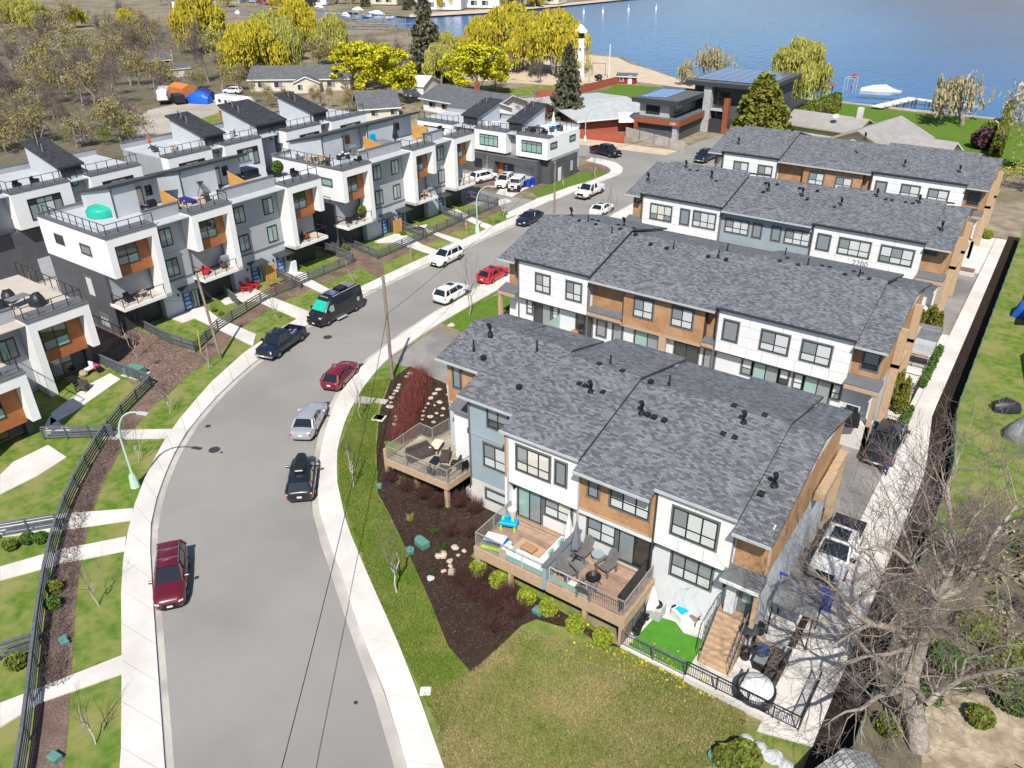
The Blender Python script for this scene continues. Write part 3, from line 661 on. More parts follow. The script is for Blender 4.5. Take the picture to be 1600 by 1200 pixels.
# ------------------------------------------------------------------ four gabled terraces on the right
def downpipe(B, x, y, z0, z1, m='trim_grey'):
    mb = MB(); mb.box(x-.045,x+.045,y-.1,y-.01,z0,z1); part('downpipe', mb, m, B)
def terrace(name, label, Y, mid, wpanes, vents, ridge=7.0, xm=-30.75):
    B = thing(name, label, 'terrace', (0,Y,0), 0, 'gabled terraces on the right')
    W = lambda x0,x1,z0,z1,y=-.0,nx=2,split=.38,panes=None: win(B,x0,z0,x1-x0,z1-z0,y,nx,split,panes or wpanes)
    YE = -.75; SL = .26; ZE = 8.0; YB = 2*ridge+.75
    # mass with a gable profile
    mb = MB(); prof = [(.3,0),(2*ridge,0),(2*ridge,8.0),(ridge,9.75),(.3,8.05)]
    mb.loft([[(x,a,b) for a,b in prof] for x in (-39.3,-6.95)]); part('wall', mb, 'wall_white', B)
    siding_x(B, -6.94, .3, 2*ridge, 4.6, 8.0, 'cedar' , 'end_siding'); siding_x(B, -6.94, .3, 2*ridge, 0, 4.6, 'siding_pale', 'end_siding')
    for yy in (4.2, 9.5):
        bx(B, 'side_bay', 'cedar_pale', -6.9, -6.3, yy, yy+.35, 0, 7.9)
        bx(B, 'side_bay', 'cedar_pale', -6.9, -6.3, yy, yy+3.0, 4.7, 5.0)
    # cedar wings left and right
    siding(B, -39.5, -38.0, .30, 5.2, 8.0, 'cedar'); siding(B, -9.0, -6.9, .30, 5.2, 8.0, 'cedar')
    bx(B, 'ground_wall', 'wall_white', -39.5,-6.95,.28,.6,0,4.5)
    # raised white bays
    for x0, x1 in ((-38.0,xm),(-19.15,-9.0)):
        panels(B, x0, x1, -.30, 4.55, 8.05)
        bx(B, 'soffit_band', 'trim_grey', x0, x1, -.28, .3, 8.05, 8.30)  # grey stands for the fascia plus the soffit's shade, put into the colour
        bx(B, 'sill_band', 'trim_dark', x0, x1, -.31, .3, 4.46, 4.55)
    R1 = roof_piece(B, -40.1, -38.2, YE, ZE, ridge, SL, YB); 
    R2 = roof_piece(B, -38.3, xm+.15, YE+.2, ZE+.36, ridge, SL, YB-.2, gut='trim_dark')
    R3 = roof_piece(B, xm+.13, -19.28, YE, ZE, ridge, SL, YB)
    R4 = roof_piece(B, -19.3, -8.85, YE+.2, ZE+.36, ridge, SL, YB-.2, gut='trim_dark')
    R5 = roof_piece(B, -8.87, -6.6, YE, ZE, ridge, SL, YB)
    for k, lst in vents.items():
        for px, py in lst:
            p = onroof(px, py, ZE+.36, Y+YE+.2, SL, Y+ridge); r = [q for q, a in ((R1,-38.2),(R2,xm+.15),(R3,-19.3),(R4,-8.85),(R5,0)) if p.x < a][0]
            vent(r, k, (p.x, p.y-Y, p.z if r in (R2,R4) else p.z-.2))
    # middle
    if mid == 'cedar':
        bx(B, 'mid_bay', 'cedar', -27.4,-20.2,-.28,.3,4.5,7.9); siding(B, -27.4,-20.2,-.29,4.75,7.95,'cedar')
        bx(B, 'bay_trim', 'trim_dark', -27.43,-27.36,-.30,.3,4.5,7.95); bx(B, 'bay_trim', 'trim_dark', -20.24,-20.17,-.30,.3,4.5,7.95)
        siding(B, xm+.05,-27.4,.29,5.3,8.0,'cedar'); siding(B, -20.2,-19.15,.29,5.3,8.0,'cedar')
        for a, b in ((xm+.05,-27.43),(-20.17,-19.17)):
            p = MB(); p.loft([[(x,-.55,5.02),(x,.3,5.02),(x,.3,5.38),(x,-.55,5.16)] for x in (a,b)]); part('canopy', p, 'trim_grey', B)
            bx(B, 'canopy_fascia', 'cedar_pale', a,b,-.6,-.5,4.74,5.02)
        bx(B, 'fascia_band', 'cedar_pale', xm+.05,-19.15,-.3,.29,4.45,4.74)
    else:
        bx(B, 'mid_bay', 'siding_blue', xm+.05,-19.15,-.08,.3,4.5,8.0); siding(B, xm+.05,-19.15,-.09,4.75,8.0,'siding_blue')
        bx(B, 'base_band', 'cedar_pale', xm+.05,-19.15,-.7,-.1,4.2,4.45)
    # end porches
    for a, b, px_ in ((-39.9,-38.02,-39.75),(-8.98,-6.6,-6.75)):
        p = MB(); p.loft([[(x,-1.0,5.0),(x,.3,5.0),(x,.3,5.42),(x,-1.0,5.14)] for x in (a,b)]); part('porch_roof', p, 'trim_grey', B)
        bx(B, 'porch_fascia', 'cedar_pale', a,b,-1.06,-.98,4.72,5.02); bx(B, 'porch_post', 'cedar_pale', px_-.16,px_+.16,-1.0,-.7,0,4.75)
        bx(B, 'porch_step', 'concrete', a,b,-1.0,.28,0,2.1)
    for x in (xm-.03,-19.12,-38.03): downpipe(B, x, -.32, 2, 8.0)
    bx(B, 'terrace_slab', 'concrete_old', -38,-9.1,-3.4,.28,0,2.1)
    return B, W
P3 = ('pane_pale','pane_grey','pane_pale','pane_pale','pane_pale','pane_pale'); PP = ('pane_pale',)
B, W = terrace('gabled_terrace', 'second gabled terrace from the front, wide cedar bay between two white bays', 55.4, 'cedar', ('pane_pale','pane_grey','pane_pale','pane_pale'),
  {'box': [(905,345),(925,344),(934,346),(931,351),(966,352),(969,358),(990,357),(993,363),(1017,378),(1042,384),(1107,397),(1135,402),(1218,408),(1230,404),(1247,414),(1284,416),(1296,418),(1320,429),(1334,425),(1346,428),(1358,436)],
   'pipe': [(919,346),(956,364),(1053,384),(1123,398),(1137,387),(1227,398),(1262,414),(1342,432)], 'flue': [(893,337),(975,353)]})
W(-38.7,-38.1,6.2,7.7,.27,1,0,('pane_dark',)); W(-36.2,-34.7,5.65,7.3,-.31); W(-33.0,-31.5,5.65,7.3,-.31)
W(-26.4,-24.7,5.7,7.35,-.30); W(-23.0,-21.2,5.75,7.4,-.30); W(-18.6,-17.45,5.7,7.35,-.31,1,0,('pane_grey',)); W(-15.6,-13.5,5.7,7.3,-.31); W(-12.5,-10.4,5.7,7.3,-.31,2,.38,('pane_pale','pane_grey','pane_pale','pane_pale')); W(-8.3,-7.2,6.0,7.35,.27,1,.3,('pane_dark','pane_grey'))
SD = ('pane_green','pane_grey')
for a, b, z0, z1, nx, pn in ((-37.5,-36.9,2.9,4.25,1,PP),(-36.7,-34.9,2.15,4.3,2,('pane_dark','pane_grey')),(-34.7,-34.1,3.1,4.3,1,PP),(-32.2,-30.6,2.2,4.35,2,('pane_dark',)),(-30.1,-29.2,2.65,4.3,1,('pane_grey',)),(-28.5,-27.6,2.6,4.25,1,('pane_grey',)),
   (-26.4,-24.0,2.15,4.4,2,SD),(-22.7,-20.6,2.15,4.4,2,('pane_dark','pane_dark')),(-20.1,-19.2,2.5,4.25,1,('pane_grey',)),(-16.9,-16.1,2.9,4.3,1,('pane_grey','pane_pale')),(-16.0,-14.0,2.15,4.4,2,SD),(-13.9,-13.2,2.9,4.2,1,('pane_dark','pane_pale')),(-12.8,-12.1,2.9,4.2,1,PP),(-12.0,-10.0,2.15,4.35,2,SD),(-9.9,-9.3,2.9,4.2,1,PP)):
    W(a,b,z0,z1,.25,nx,.4 if nx == 1 and b-a < .8 else 0,pn)
gp_ = MB(); gp_.box(-34.0,-33.9,-2.4,.2,2.1,3.6); part('glass_screen', gp_, 'pane_green', B)
bx(B, 'bay_post', 'cedar_pale', -23.95,-23.35,-.3,0,0,4.45)
B, W = terrace('gabled_terrace', 'third gabled terrace from the front, blue grey middle between two white panelled bays', 79.9, 'blue', P3,
  {'box': [(1078,266),(1090,267),(1017,283),(1119,283),(1197,283),(1215,285),(1193,297),(1250,291),(1262,308),(1278,295),(1304,324),(1384,312),(1394,313),(1415,316),(1426,318)],
   'flue': [(1013,278),(1072,262),(1112,278),(1201,294),(1254,302),(1314,321),(1370,307),(1436,317),(1472,355)]}, xm=-28.85)
W(-37.0,-34.5,5.65,7.3,-.31,3,.38,('pane_grey','pane_pale','pane_cream','pane_cream')); W(-33.4,-32.4,5.65,7.3,-.31,1,0,('pane_grey',)); W(-31.9,-29.4,5.7,7.35,-.31,3)
W(-28.3,-25.8,5.7,7.1,-.1,3); W(-25.3,-24.4,5.65,7.1,-.1,1,0,('pane_grey',)); W(-23.3,-22.4,5.7,7.15,-.1,1,0,('pane_grey',)); W(-21.9,-19.4,5.7,7.15,-.1,3)
W(-18.6,-17.4,5.75,7.3,-.31,1,0,('pane_grey',)); W(-16.5,-13.6,5.75,7.3,-.31,3); W(-12.6,-9.7,5.75,7.3,-.31,3,.38,('pane_grey','pane_pale','pane_pale'))
W(-39.3,-38.1,7.0,7.5,.27,1,0,('pane_dark',)); W(-8.9,-7.9,7.05,7.55,.27,1,0,('pane_dark',))
for a, b in ((-33.6,-32.9),(-32.7,-31.2),(-36.9,-35.2)): W(a,b,2.15,4.3,.25,1 if b-a < 1 else 2,0,SD)
B, W = terrace('gabled_terrace', 'farthest gabled terrace, cedar middle, nearest to the houses by the lake', 103.5, 'cedar', ('pane_pale','pane_grey','pane_pale','pane_pale'),
  {'flue': [(1413,260),(1499,269),(1154,225),(1352,215)]})
W(-39.2,-38.3,5.8,7.4,.27,1,0,('pane_grey',)); W(-36.5,-34.6,5.55,7.15,-.31); W(-33.2,-31.4,5.5,7.1,-.31); W(-26.6,-24.8,5.7,7.15,-.30); W(-23.3,-21.4,5.6,7.05,-.30)
W(-18.6,-17.4,5.75,7.2,-.31,1,0,('pane_grey',)); W(-15.7,-13.7,5.75,7.25,-.31); W(-12.7,-10.6,5.75,7.2,-.31); W(-8.6,-7.4,5.95,7.35,.27,1,0,('pane_dark',))
# ---- nearest terrace (stepped on its left)
Y = 31.4
B = thing('gabled_terrace', 'nearest gabled terrace, its white, cedar and pale blue bays stepping back at left', 'terrace', (0,Y,0), 0, 'gabled terraces on the right')
W = lambda x0,x1,z0,z1,y,nx=2,split=.38,panes=P3: win(B,x0,z0,x1-x0,z1-z0,y,nx,split,panes)
SL = .25; RY = 7.1
mb = MB(); prof = [(.35,0),(13.4,0),(13.4,8.0),(RY,9.6),(.35,8.05)]
mb.loft([[(x,a,b) for a,b in prof] for x in (-22.6,-6.9)]); part('wall', mb, 'wall_white', B)
mb = MB(); mb.loft([[(x,a,b) for a,b in [(1.85,0),(12.4,0),(12.4,8.4),(RY+.8,9.55),(1.85,8.35)]] for x in (-26.85,-22.6)]); part('wall', mb, 'siding_blue', B)
mb = MB(); mb.loft([[(x,a,b) for a,b in [(4.15,0),(11.6,0),(11.6,8.5),(RY+1,9.7),(4.15,8.8)]] for x in (-30.4,-26.85)]); part('wall', mb, 'siding_pale', B)
siding_x(B, -6.89, .35, 13.4, 4.7, 8.0, 'cedar', 'end_siding'); siding_x(B, -6.89, .35, 13.4, 0, 4.7, 'siding_pale', 'end_siding')
bx(B, 'side_beam', 'cedar_pale', -6.75,-6.2,8.2,11.2,5.0,5.5); bx(B, 'side_frame', 'cedar_pale', -6.75,-6.25,13.0,13.4,0,5.2); bx(B, 'side_frame', 'cedar_pale', -6.75,-6.25,10.9,13.4,5.2,5.6); bx(B, 'side_fascia', 'white_panel', -6.9,-6.82,.3,6.9,8.05,8.3)
# roof pieces, left to right
RA = [roof_piece(B, -31.0, -27.4, 3.7, 9.02, RY+1.0, SL, 11.9), roof_piece(B, -27.42, -22.95, 1.45, 8.46, RY+.8, SL+.012, 12.2), roof_piece(B, -22.97, -17.6, -.2, 8.36, RY, SL, 14.2),
      roof_piece(B, -17.62, -12.98, -.75, 7.95, RY, SL+.01, 14.2), roof_piece(B, -13.0, -8.5, -.2, 8.36, RY, SL, 14.2), roof_piece(B, -8.52, -6.55, -.75, 7.95, RY, SL+.01, 13.6)]
VA = {'box': [(767,502),(800,513),(824,528),(870,542),(936,569),(972,580),(1017,594),(755,558),(811,604),(905,600),(914,603),(942,613),(1012,645),(1022,649),(1038,654),(1130,678),(1148,684),(1147,634),(1195,649),(1190,769)],
      'flue': [(766,522),(923,612),(1003,642),(1162,660),(1211,755)], 'pipe': [(740,545),(839,545),(954,568),(1046,598)]}
for k, lst in VA.items():
    for px, py in lst:
        p = onroof(px, py, 8.36, Y-.2, SL, Y+RY)
        for r, a in zip(RA, (-27.4,-22.95,-17.6,-12.98,-8.5,0)):
            if p.x < a: break
        vent(r, k, (p.x, p.y-Y, p.z-(.1 if r in (RA[3],RA[5]) else .0)))
# white bays
for x0, x1 in ((-22.45,-17.6),(-12.85,-8.6)):
    panels(B, x0, x1, -.02, 4.72, 8.0); bx(B, 'soffit_band', 'trim_grey', x0, x1, -.03, .35, 8.0, 8.22)  # soffit_band: fascia and the shade under the eave, coloured as one grey strip
    bx(B, 'sill_band', 'trim_dark', x0, x1, -.03, .35, 4.65, 4.72)
bx(B, 'corner_strip', 'cedar', -22.75,-22.45,-.02,.35,5.0,8.1); bx(B, 'corner_post', 'white_panel', -22.75,-22.45,-.02,.35,2.1,5.0)
siding(B, -17.55,-13.15,.02,4.95,7.95,'cedar'); bx(B, 'cedar_backing', 'cedar', -17.6,-12.9,.02,.35,4.6,7.95); bx(B, 'belly_band', 'wall_white', -17.6,-12.9,-.02,.35,4.62,4.93); bx(B, 'belly_strip', 'cedar_pale', -17.6,-12.9,-.035,.02,4.9,5.0)
bx(B, 'corner_strip', 'cedar', -13.15,-12.9,-.04,.02,4.95,7.9); downpipe(B, -12.86, 0, 2.1, 7.9, 'trim_dark'); downpipe(B, -17.58, 0, 2.1, 8.0, 'steel_grey'); downpipe(B, -22.5, 0, 2.1, 8.0, 'steel_grey')
siding(B, -8.5,-6.75,.33,5.2,7.6,'cedar'); bx(B, 'cedar_trim', 'cedar_pale', -8.55,-6.7,.27,.33,7.5,7.62); bx(B, 'cedar_trim', 'cedar_pale', -6.88,-6.72,.27,.33,5.2,7.9)
W(-21.85,-19.55,5.95,7.65,-.03,3,.36,('pane_cream','pane_grey','pane_cream','pane_cream','pane_cream','pane_cream')); W(-19.15,-18.45,6.05,7.6,-.03,1,0,('pane_grey',))
W(-17.0,-16.35,6.1,7.6,.0,1,0,('pane_grey',)); W(-15.6,-13.25,6.0,7.65,.0,3,.36,('pane_pale','pane_grey','pane_pale','pane_pale','pane_pale','pane_pale')); W(-11.9,-9.45,5.85,7.6,-.03,3,.36,('pane_pale','pane_grey','pane_pale','pane_pale','pane_pale','pane_pale')); W(-8.4,-7.55,7.62,7.92,.32,1,0,('pane_dark',))
W(-22.0,-20.3,2.18,4.5,.33,2,0,('pane_green','pane_grey')); W(-20.05,-18.2,3.15,4.75,.33,2,.40,('pane_pale','pane_grey','pane_pale','pane_cream')); W(-17.1,-15.3,2.9,4.55,.33,2,.40,('pane_pale','pane_grey','pane_pale','pane_pale')); W(-15.05,-13.1,2.18,4.5,.33,2,0,('pane_grey','pane_dark')); W(-11.8,-9.5,2.75,4.5,.33,3,.4,('pane_pale','pane_grey'))
# porch at the right end
p = MB(); p.loft([[(x,-.75,4.72),(x,.33,4.72),(x,.33,5.15),(x,-.75,4.86)] for x in (-8.75,-6.7)]); part('porch_roof', p, 'trim_grey', B); bx(B, 'porch_fascia', 'wall_white', -8.75,-6.7,-.84,-.75,4.72,4.9)
d = bx(B, 'door', 'trim_grey', -7.95,-7.0,.3,.34,2.18,4.3); bx(d, 'door_pane', 'pane_green', -7.72,-7.3,.27,.3,3.0,4.05); bx(B, 'door_jamb', 'wall_white', -8.5,-8.0,-.1,.35,2.18,4.7); bx(B, 'porch_post', 'cedar_pale', -6.95,-6.72,-.6,-.35,2.1,4.72)
# pale blue bay
siding(B, -26.85,-22.76,1.84,5.75,8.45,'siding_blue'); siding(B, -26.85,-22.76,1.84,2.1,5.66,'siding_blue'); bx(B, 'belt', 'siding_blue', -26.85,-22.76,1.79,1.86,5.66,5.75); bx(B, 'basement_wall', 'concrete', -26.88,-22.76,1.8,1.87,0,2.1); bx(B, 'soffit_band', 'trim_dark', -26.85,-22.76,1.75,1.86,8.3,8.5)
W(-25.35,-23.75,6.7,8.15,1.83,2,.38,('pane_dark','pane_grey')); W(-25.7,-23.95,3.6,5.3,1.83,2,.4,('pane_pale','pane_grey','pane_pale','pane_pale')); W(-25.6,-23.4,1.0,1.75,1.79,1,0,('pane_pale',))
downpipe(B, -26.8, 1.83, 1.5, 8.4)
# far left cedar wing
siding(B, -30.4,-26.9,4.14,5.7,8.75,'cedar'); W(-29.9,-29.25,7.0,8.65,4.12,1,0,('pane_grey',)); bx(B, 'ledge', 'cedar_pale', -30.4,-26.9,4.05,4.14,5.6,5.75)
bx(B, 'porch_wall', 'white_panel', -29.1,-27.75,3.05,4.13,2.15,6.0); p = MB(); p.loft([[(x,2.7,6.1),(x,4.14,6.1),(x,4.14,6.75),(x,2.7,6.2)] for x in (-29.3,-27.6)]); part('porch_roof', p, 'trim_grey', B); bx(B, 'wall_lamp', 'plastic_black', -27.95,-27.88,2.97,3.05,4.6,5.0)
for x, z in ((-22.25,4.15),(-12.95,4.0),(-8.75,3.4)): bx(B, 'wall_lamp', 'plastic_black', x-.06,x+.06,.18,.34,z,z+.3)
# ------------------------------------------------------------------ three-storey flat-roofed blocks on the left
AW = R(-0.97)
def LW(xl, yl): c, s = math.cos(AW), math.sin(AW); return (c*xl-s*yl, s*xl+c*yl)
def rail_black(P, pts, z, h=1.05, post=1.25, bars=0): return railing(P, pts, z, h, 'rail_black', post, 0, bars=bars)
def white_box(B, x0, x1, long, zb=6.35, zt=10.1, z_low=3.05, depth=1.9, ground=0.0, gl=('pane_grey','pane_dark')):
    t = .62
    mb = MB(); mb.m = 0
    mb.box(x0,x1,0,depth,zt-.85,zt)
    L = z_low if long in ('L','LR') else zb; Rr = z_low if long in ('R','LR') else zb
    mb.box(x0,x0+t,0,depth,L,zt-.85); mb.box(x1-t,x1,0,depth,Rr,zt-.85)
    if L < zb and z_low < 1: pass
    part('box_frame', mb, 'white_stucco', B)
    mb = MB(); mb.box(x0-.06,x1+.06,-.06,depth,zt,zt+.10); mb.box(x0-.04,x1+.04,.30,depth,zt+.10,zt+.2); part('coping', mb, 'coping', B)
    bx(B, 'orange_panel', 'cedar_orange', x0+t, x1-t, 1.0, depth, zb-.32, zt-.85)
    ww = (x1-x0)*.42; win(B, x0+t+.45, zb+.72, ww, zt-.9-zb-.72, .97, 2, .36, ('pane_grey','pane_dark','pane_green','pane_dark'), None)
    bx(B, 'recess_wall', 'siding_dark', x0+t, x1-t, depth+.5, depth+.7, z_low+.3, zb-.3)
    win(B, x0+t+.9, z_low+.32, 1.9, 2.15, depth+.46, 2, 0, gl, None)
    if z_low > 1:
        mb = MB(); mb.box(x0,x1,0,depth+.5,z_low,z_low+.34); part('balcony_slab', mb, 'white_stucco', B)
        bx(B, 'balcony_floor', 'membrane_tan', x0+.1,x1-.65 if 'R' in long else x1-.1,.1,depth+.5,z_low+.34,z_low+.36)
        a = x0 if 'L' not in long else x0+t; b = x1 if 'R' not in long else x1-t
        pts = [(a+.08,depth),(a+.08,.08),(b-.02,.08)] if 'L' not in long else [(a,.08),(b-.08,.08),(b-.08,depth)]
        rail_black(B, pts, z_low+.34, 1.05, 1.25, 0)
        bx(B, 'undercroft_wall', 'trim_dark', x0+.1, x1-.1, 2.6, 2.8, ground, z_low)
def entry(B, x, flip=1):
    d = bx(B, 'door', 'door_blue', x, x+1.0, 1.84, 1.88, .05, 2.1)
    for k in range(4): bx(d, 'door_pane', 'door_pane', x+.2, x+.8, 1.82, 1.84, .25+.46*k, .55+.46*k)
    win(B, x+1.08, .1, .4, 2.0, 1.85, 1, 0, ('pane_green',), None)
    mb = MB(); mb.loft([[(a,.7,2.42),(a,1.88,2.62),(a,1.88,2.72),(a,.7,2.52)] for a in (x-.35,x+1.75)]); part('awning', mb, 'trim_dark', B)
    bx(B, 'wall_lamp', 'plastic_black', x-.45, x-.35, 1.75, 1.88, 1.9, 2.15)
def roof_edge(B, x0, x1, y, z0, z1): 
    bx(B, 'parapet', 'siding_grey', x0, x1, y, y+.3, z0, z1); bx(B, 'coping', 'coping', x0-.03, x1+.03, y-.05, y+.35, z1, z1+.09)
def pent_front(B, x0, x1, xs, door=True):
    "stair penthouse whose tall side faces the street: a light block and a recess with the deck door"
    y0, y1 = 5.6, 11.4
    mb = MB(); mb.loft([[(x,y0,9.9),(x,y1,9.9),(x,y1,11.5),(x,y0,12.75)] for x in (x0,xs)]); part('stair_block', mb, 'siding_pale', B)
    mb = MB(); mb.loft([[(x,y0+1.2,9.9),(x,y1,9.9),(x,y1,11.5),(x,y0+1.2,12.5)] for x in (xs,x1)]); part('recess_wall', mb, 'siding_pale', B)
    mb = MB(); mb.m = 0; mb.loft([[(x,y0-.35,12.86),(x,y1+.3,11.44),(x,y1+.3,11.62),(x,y0-.35,13.12)] for x in (x0-.25,x1+.15)]); part('penthouse_roof', mb, 'trim_dark', B)
    d = bx(B, 'deck_door', 'door_blue', xs+.35, xs+1.25, y0+1.12, y0+1.19, 9.95, 12.0); bx(d, 'door_pane', 'pane_cream', xs+.5, xs+1.1, y0+1.09, y0+1.12, 10.2, 11.8)
    if x1-xs > 2.2: win(B, xs+1.6, 10.9, .7, 1.0, y0+1.17, 1, 0, ('pane_dark',), None)
    bx(B, 'wall_lamp', 'trim_grey', xs+.12, xs+.2, y0+1.05, y0+1.2, 11.3, 11.6)
    mb = MB(); mb.tube([(x0+.05,y0-.3,12.8),(x0+.05,y0-.06,12.4),(x0+.05,y0-.06,9.95)], .05, 6); part('downpipe', mb, 'trim_dark', B)
def screen(B, x, y0, y1, z, h0=1.8, h1=1.15):
    root = obj('privacy_screen', None, B)
    n = 9
    for k in range(n):
        a = k/n; b = (k+.86)/n; mb = MB()
        mb.add([(x,y0,z+h1*a),(x,y1,z+h0*a),(x,y1,z+h0*b),(x,y0,z+h1*b),(x+.06,y0,z+h1*a),(x+.06,y1,z+h0*a),(x+.06,y1,z+h0*b),(x+.06,y0,z+h1*b)],
               [(0,1,2,3),(7,6,5,4),(0,4,5,1),(1,5,6,2),(2,6,7,3),(3,7,4,0)])
        part('slat', mb, 'screen_wood', root)
    mb = MB()
    for y, h in ((y0,h1),((y0+y1)/2,(h0+h1)/2),(y1,h0)): mb.box(x+.061,x+.12,y-.04,y+.04,z,z+h)
    part('post', mb, 'screen_wood', root)
def front_block(label, Y0, units, X0=-69.0, end='L', name='flat_roofed_townhouses'):
    "units: (box x0, box x1, 'R' or 'L' long leg, strip x0, strip x1, door x, window x list)"
    x, y = LW(X0, Y0); B = thing(name, label, 'townhouses', (x,y,0), R(90)+AW, 'flat roofed townhouse blocks on the left')
    xa = min(u[0] for u in units); xb = max(max(u[1],u[4]) for u in units)
    bx(B, 'mass', 'siding_grey', xa+.05, xb-.02, 2.2, 12.2, 3.62, 9.85)
    bx(B, 'ground_storey', 'siding_dark', xa+.1, xb-.1, 2.9, 11.8, 0, 3.62)
    bx(B, 'roof_deck', 'membrane', xa+.1, xb-.1, .3, 12.1, 9.85, 9.93)
    roof_edge(B, xa, xb, 11.95, 9.7, 10.3)
    for i, (b0,b1,lg,s0,s1,dx,wx,pt) in enumerate(units):
        white_box(B, b0, b1, lg)
        # strip with windows
        siding(B, s0, s1, 1.9, 3.72, 11.0, 'siding_grey', step=.24); bx(B, 'parapet', 'siding_grey', s0, s1, 1.92, 2.2, 3.7, 11.0)
        bx(B, 'coping', 'coping', s0-.02, s1+.02, 1.84, 2.26, 11.0, 11.09); bx(B, 'belt', 'trim_grey', s0, s1, 1.80, 1.95, 3.58, 3.70)
        bx(B, 'floor_joint', 'joint', s0, s1, 1.872, 1.9, 6.45, 6.50); bx(B, 'floor_joint', 'joint', s0, s1, 1.872, 1.9, 9.55, 9.60)
        bx(B, 'entry_wall', 'siding_pale', s0, s1, 1.89, 2.9, 0, 3.58)
        win(B, wx, 7.2, 1.25, 1.7, 1.87, 2, 0, ('pane_grey','pane_green'), 'frame_dark', tw=.04); win(B, wx, 4.1, 1.25, 1.7, 1.87, 2, 0, ('pane_green','pane_grey'), 'frame_dark', tw=.04)
        entry(B, dx)
        # railing over the box
        inner = s0 if s0 >= b1-.1 else s1
        if i == 0 and end == 'L': rail_black(B, [(b0+.45,11.6),(b0+.45,.55),(b1+.1,.55)], 10.1, 1.1, 1.3)
        else: rail_black(B, [(b0+.1,1.9),(b0+.1,.45),(b1-.1,.45),(b1-.1,1.9)], 10.1, 1.1, 1.3)
        if pt: pent_front(B, *pt)
    return B, xa, xb
# first long block: three units
B, xa, xb = front_block('three-storey flat-roofed block with a green covered tub on its near roof corner', 33.2,
   [(0,5.0,'R',5.0,8.75,7.0,6.1,(4.3,10.0,6.9)), (8.7,13.4,'R',13.4,16.9,15.5,14.75,(11.7,19.9,16.0)), (20.5,25.3,'L',16.9,20.5,19.0,18.5,None)])
L1 = B
bx(B, 'side_wall', 'siding_dark', .02, .1, 2.0, 12.1, 0, 6.34)
bx(B, 'side_box', 'white_stucco', -.001, .5, 1.9, 12.2, 6.35, 10.1); bx(B, 'coping', 'coping', -.06, .5, 1.9, 12.25, 10.1, 10.2)
siding_l = MB()
def side_win(B, y, z, w_, h_, x, panes, **k): return win(B, x, z, w_, h_, y, 1, 0, panes, 'trim_grey', rz=R(-90))
side_win(L1, 9.6, 8.0, 1.5, .8, -.005, ('pane_dark',)); side_win(L1, 5.0, 7.9, 1.7, .85, -.005, ('pane_grey',)); 
side_win(L1, 6.0, 3.4, 1.3, 2.0, .01, ('pane_pale',))
mt_ = MB()
for k in range(3): mt_.box(-.08,.02,3.6+.45*k,3.95+.45*k,.55,1.0); mt_.lathe([(.13,0),(.13,.1)],10,(-.02,3.78+.45*k,1.25))
part('meter_bank', mt_, 'steel_grey', L1); bx(L1, 'meter_cabinet', 'trim_grey', -.02,.02,3.4,5.1,.3,1.9)
screen(L1, 9.2, 2.5, 5.5, 9.93); screen(L1, 17.3, 2.5, 5.5, 9.93)
L2, xa, xb = front_block('three-storey flat-roofed block beyond the narrow gap, dining set on its near roof corner', 61.7,
   [(0,4.7,'R',4.7,8.3,7.3,6.7,(2.3,9.7,5.6)), (11.9,16.3,'L',8.3,11.9,10.3,9.9,(9.8,19.3,14.6)), (20.0,24.3,'L',16.3,20.0,18.4,18.7,None)])
bx(L2, 'side_wall', 'siding_dark', .02, .1, 2.0, 12.1, 0, 6.34); bx(L2, 'side_box', 'white_stucco', -.001, .5, 1.9, 12.2, 6.35, 10.1); bx(L2, 'coping', 'coping', -.06, .5, 1.9, 12.25, 10.1, 10.2)
side_win(L2, 3.6, 8.0, 1.7, .8, -.005, ('pane_green',))
screen(L2, 9.0, 2.5, 5.5, 9.93); screen(L2, 17.6, 2.5, 5.2, 9.93, 1.9, 1.8)
def stepped_unit(label, X0, Y0, zt, sx0, with_roof=True):
    x, y = LW(X0, Y0); B = thing('flat_roofed_townhouse', label, 'townhouse', (x,y,0), R(90)+AW, 'flat roofed townhouse blocks on the left')
    zb = zt-3.9
    white_box(B, 0, 5.1, 'L', zb, zt, 0.0, 1.9)
    bx(B, 'mass', 'siding_grey', -5, 5.0, 2.7, 12, 0, zt-.25); bx(B, 'roof_deck', 'membrane_tan', -5, 5.0, .3, 12, zt-.25, zt-.17)
    bx(B, 'side_wall', 'siding_dark', 4.55, 5.0, 1.9, 2.7, 0, zb+.4)
    siding(B, sx0, 0, 1.9, .1, zt+.85, 'siding_grey', step=.24); bx(B, 'parapet', 'siding_grey', sx0, 0, 1.92, 2.2, .1, zt+.85); bx(B, 'coping', 'coping', sx0-.02, .02, 1.84, 2.26, zt+.85, zt+.94)
    bx(B, 'belt', 'trim_grey', sx0, 0, 1.80, 1.95, zb-2.78, zb-2.7) if zb > 2.9 else None
    win(B, -1.9, zb+.75, 1.3, 1.7, 1.87, 2, 0, ('pane_green','pane_grey'), 'frame_dark', tw=.04)
    rail_black(B, [(.1,1.9),(.1,.45),(4.9,.45),(4.9,11.6)], zt+.1, 1.1, 1.3)
    return B
U1 = stepped_unit('two-storey flat-roofed house at the left edge, dark covered furniture on its roof', -65.0, 23.35, 6.75, -4.2)
U2 = stepped_unit('flat-roofed house stepped forward at the lower left edge of the row', -58.6, 14.8, 5.9, -4.2)
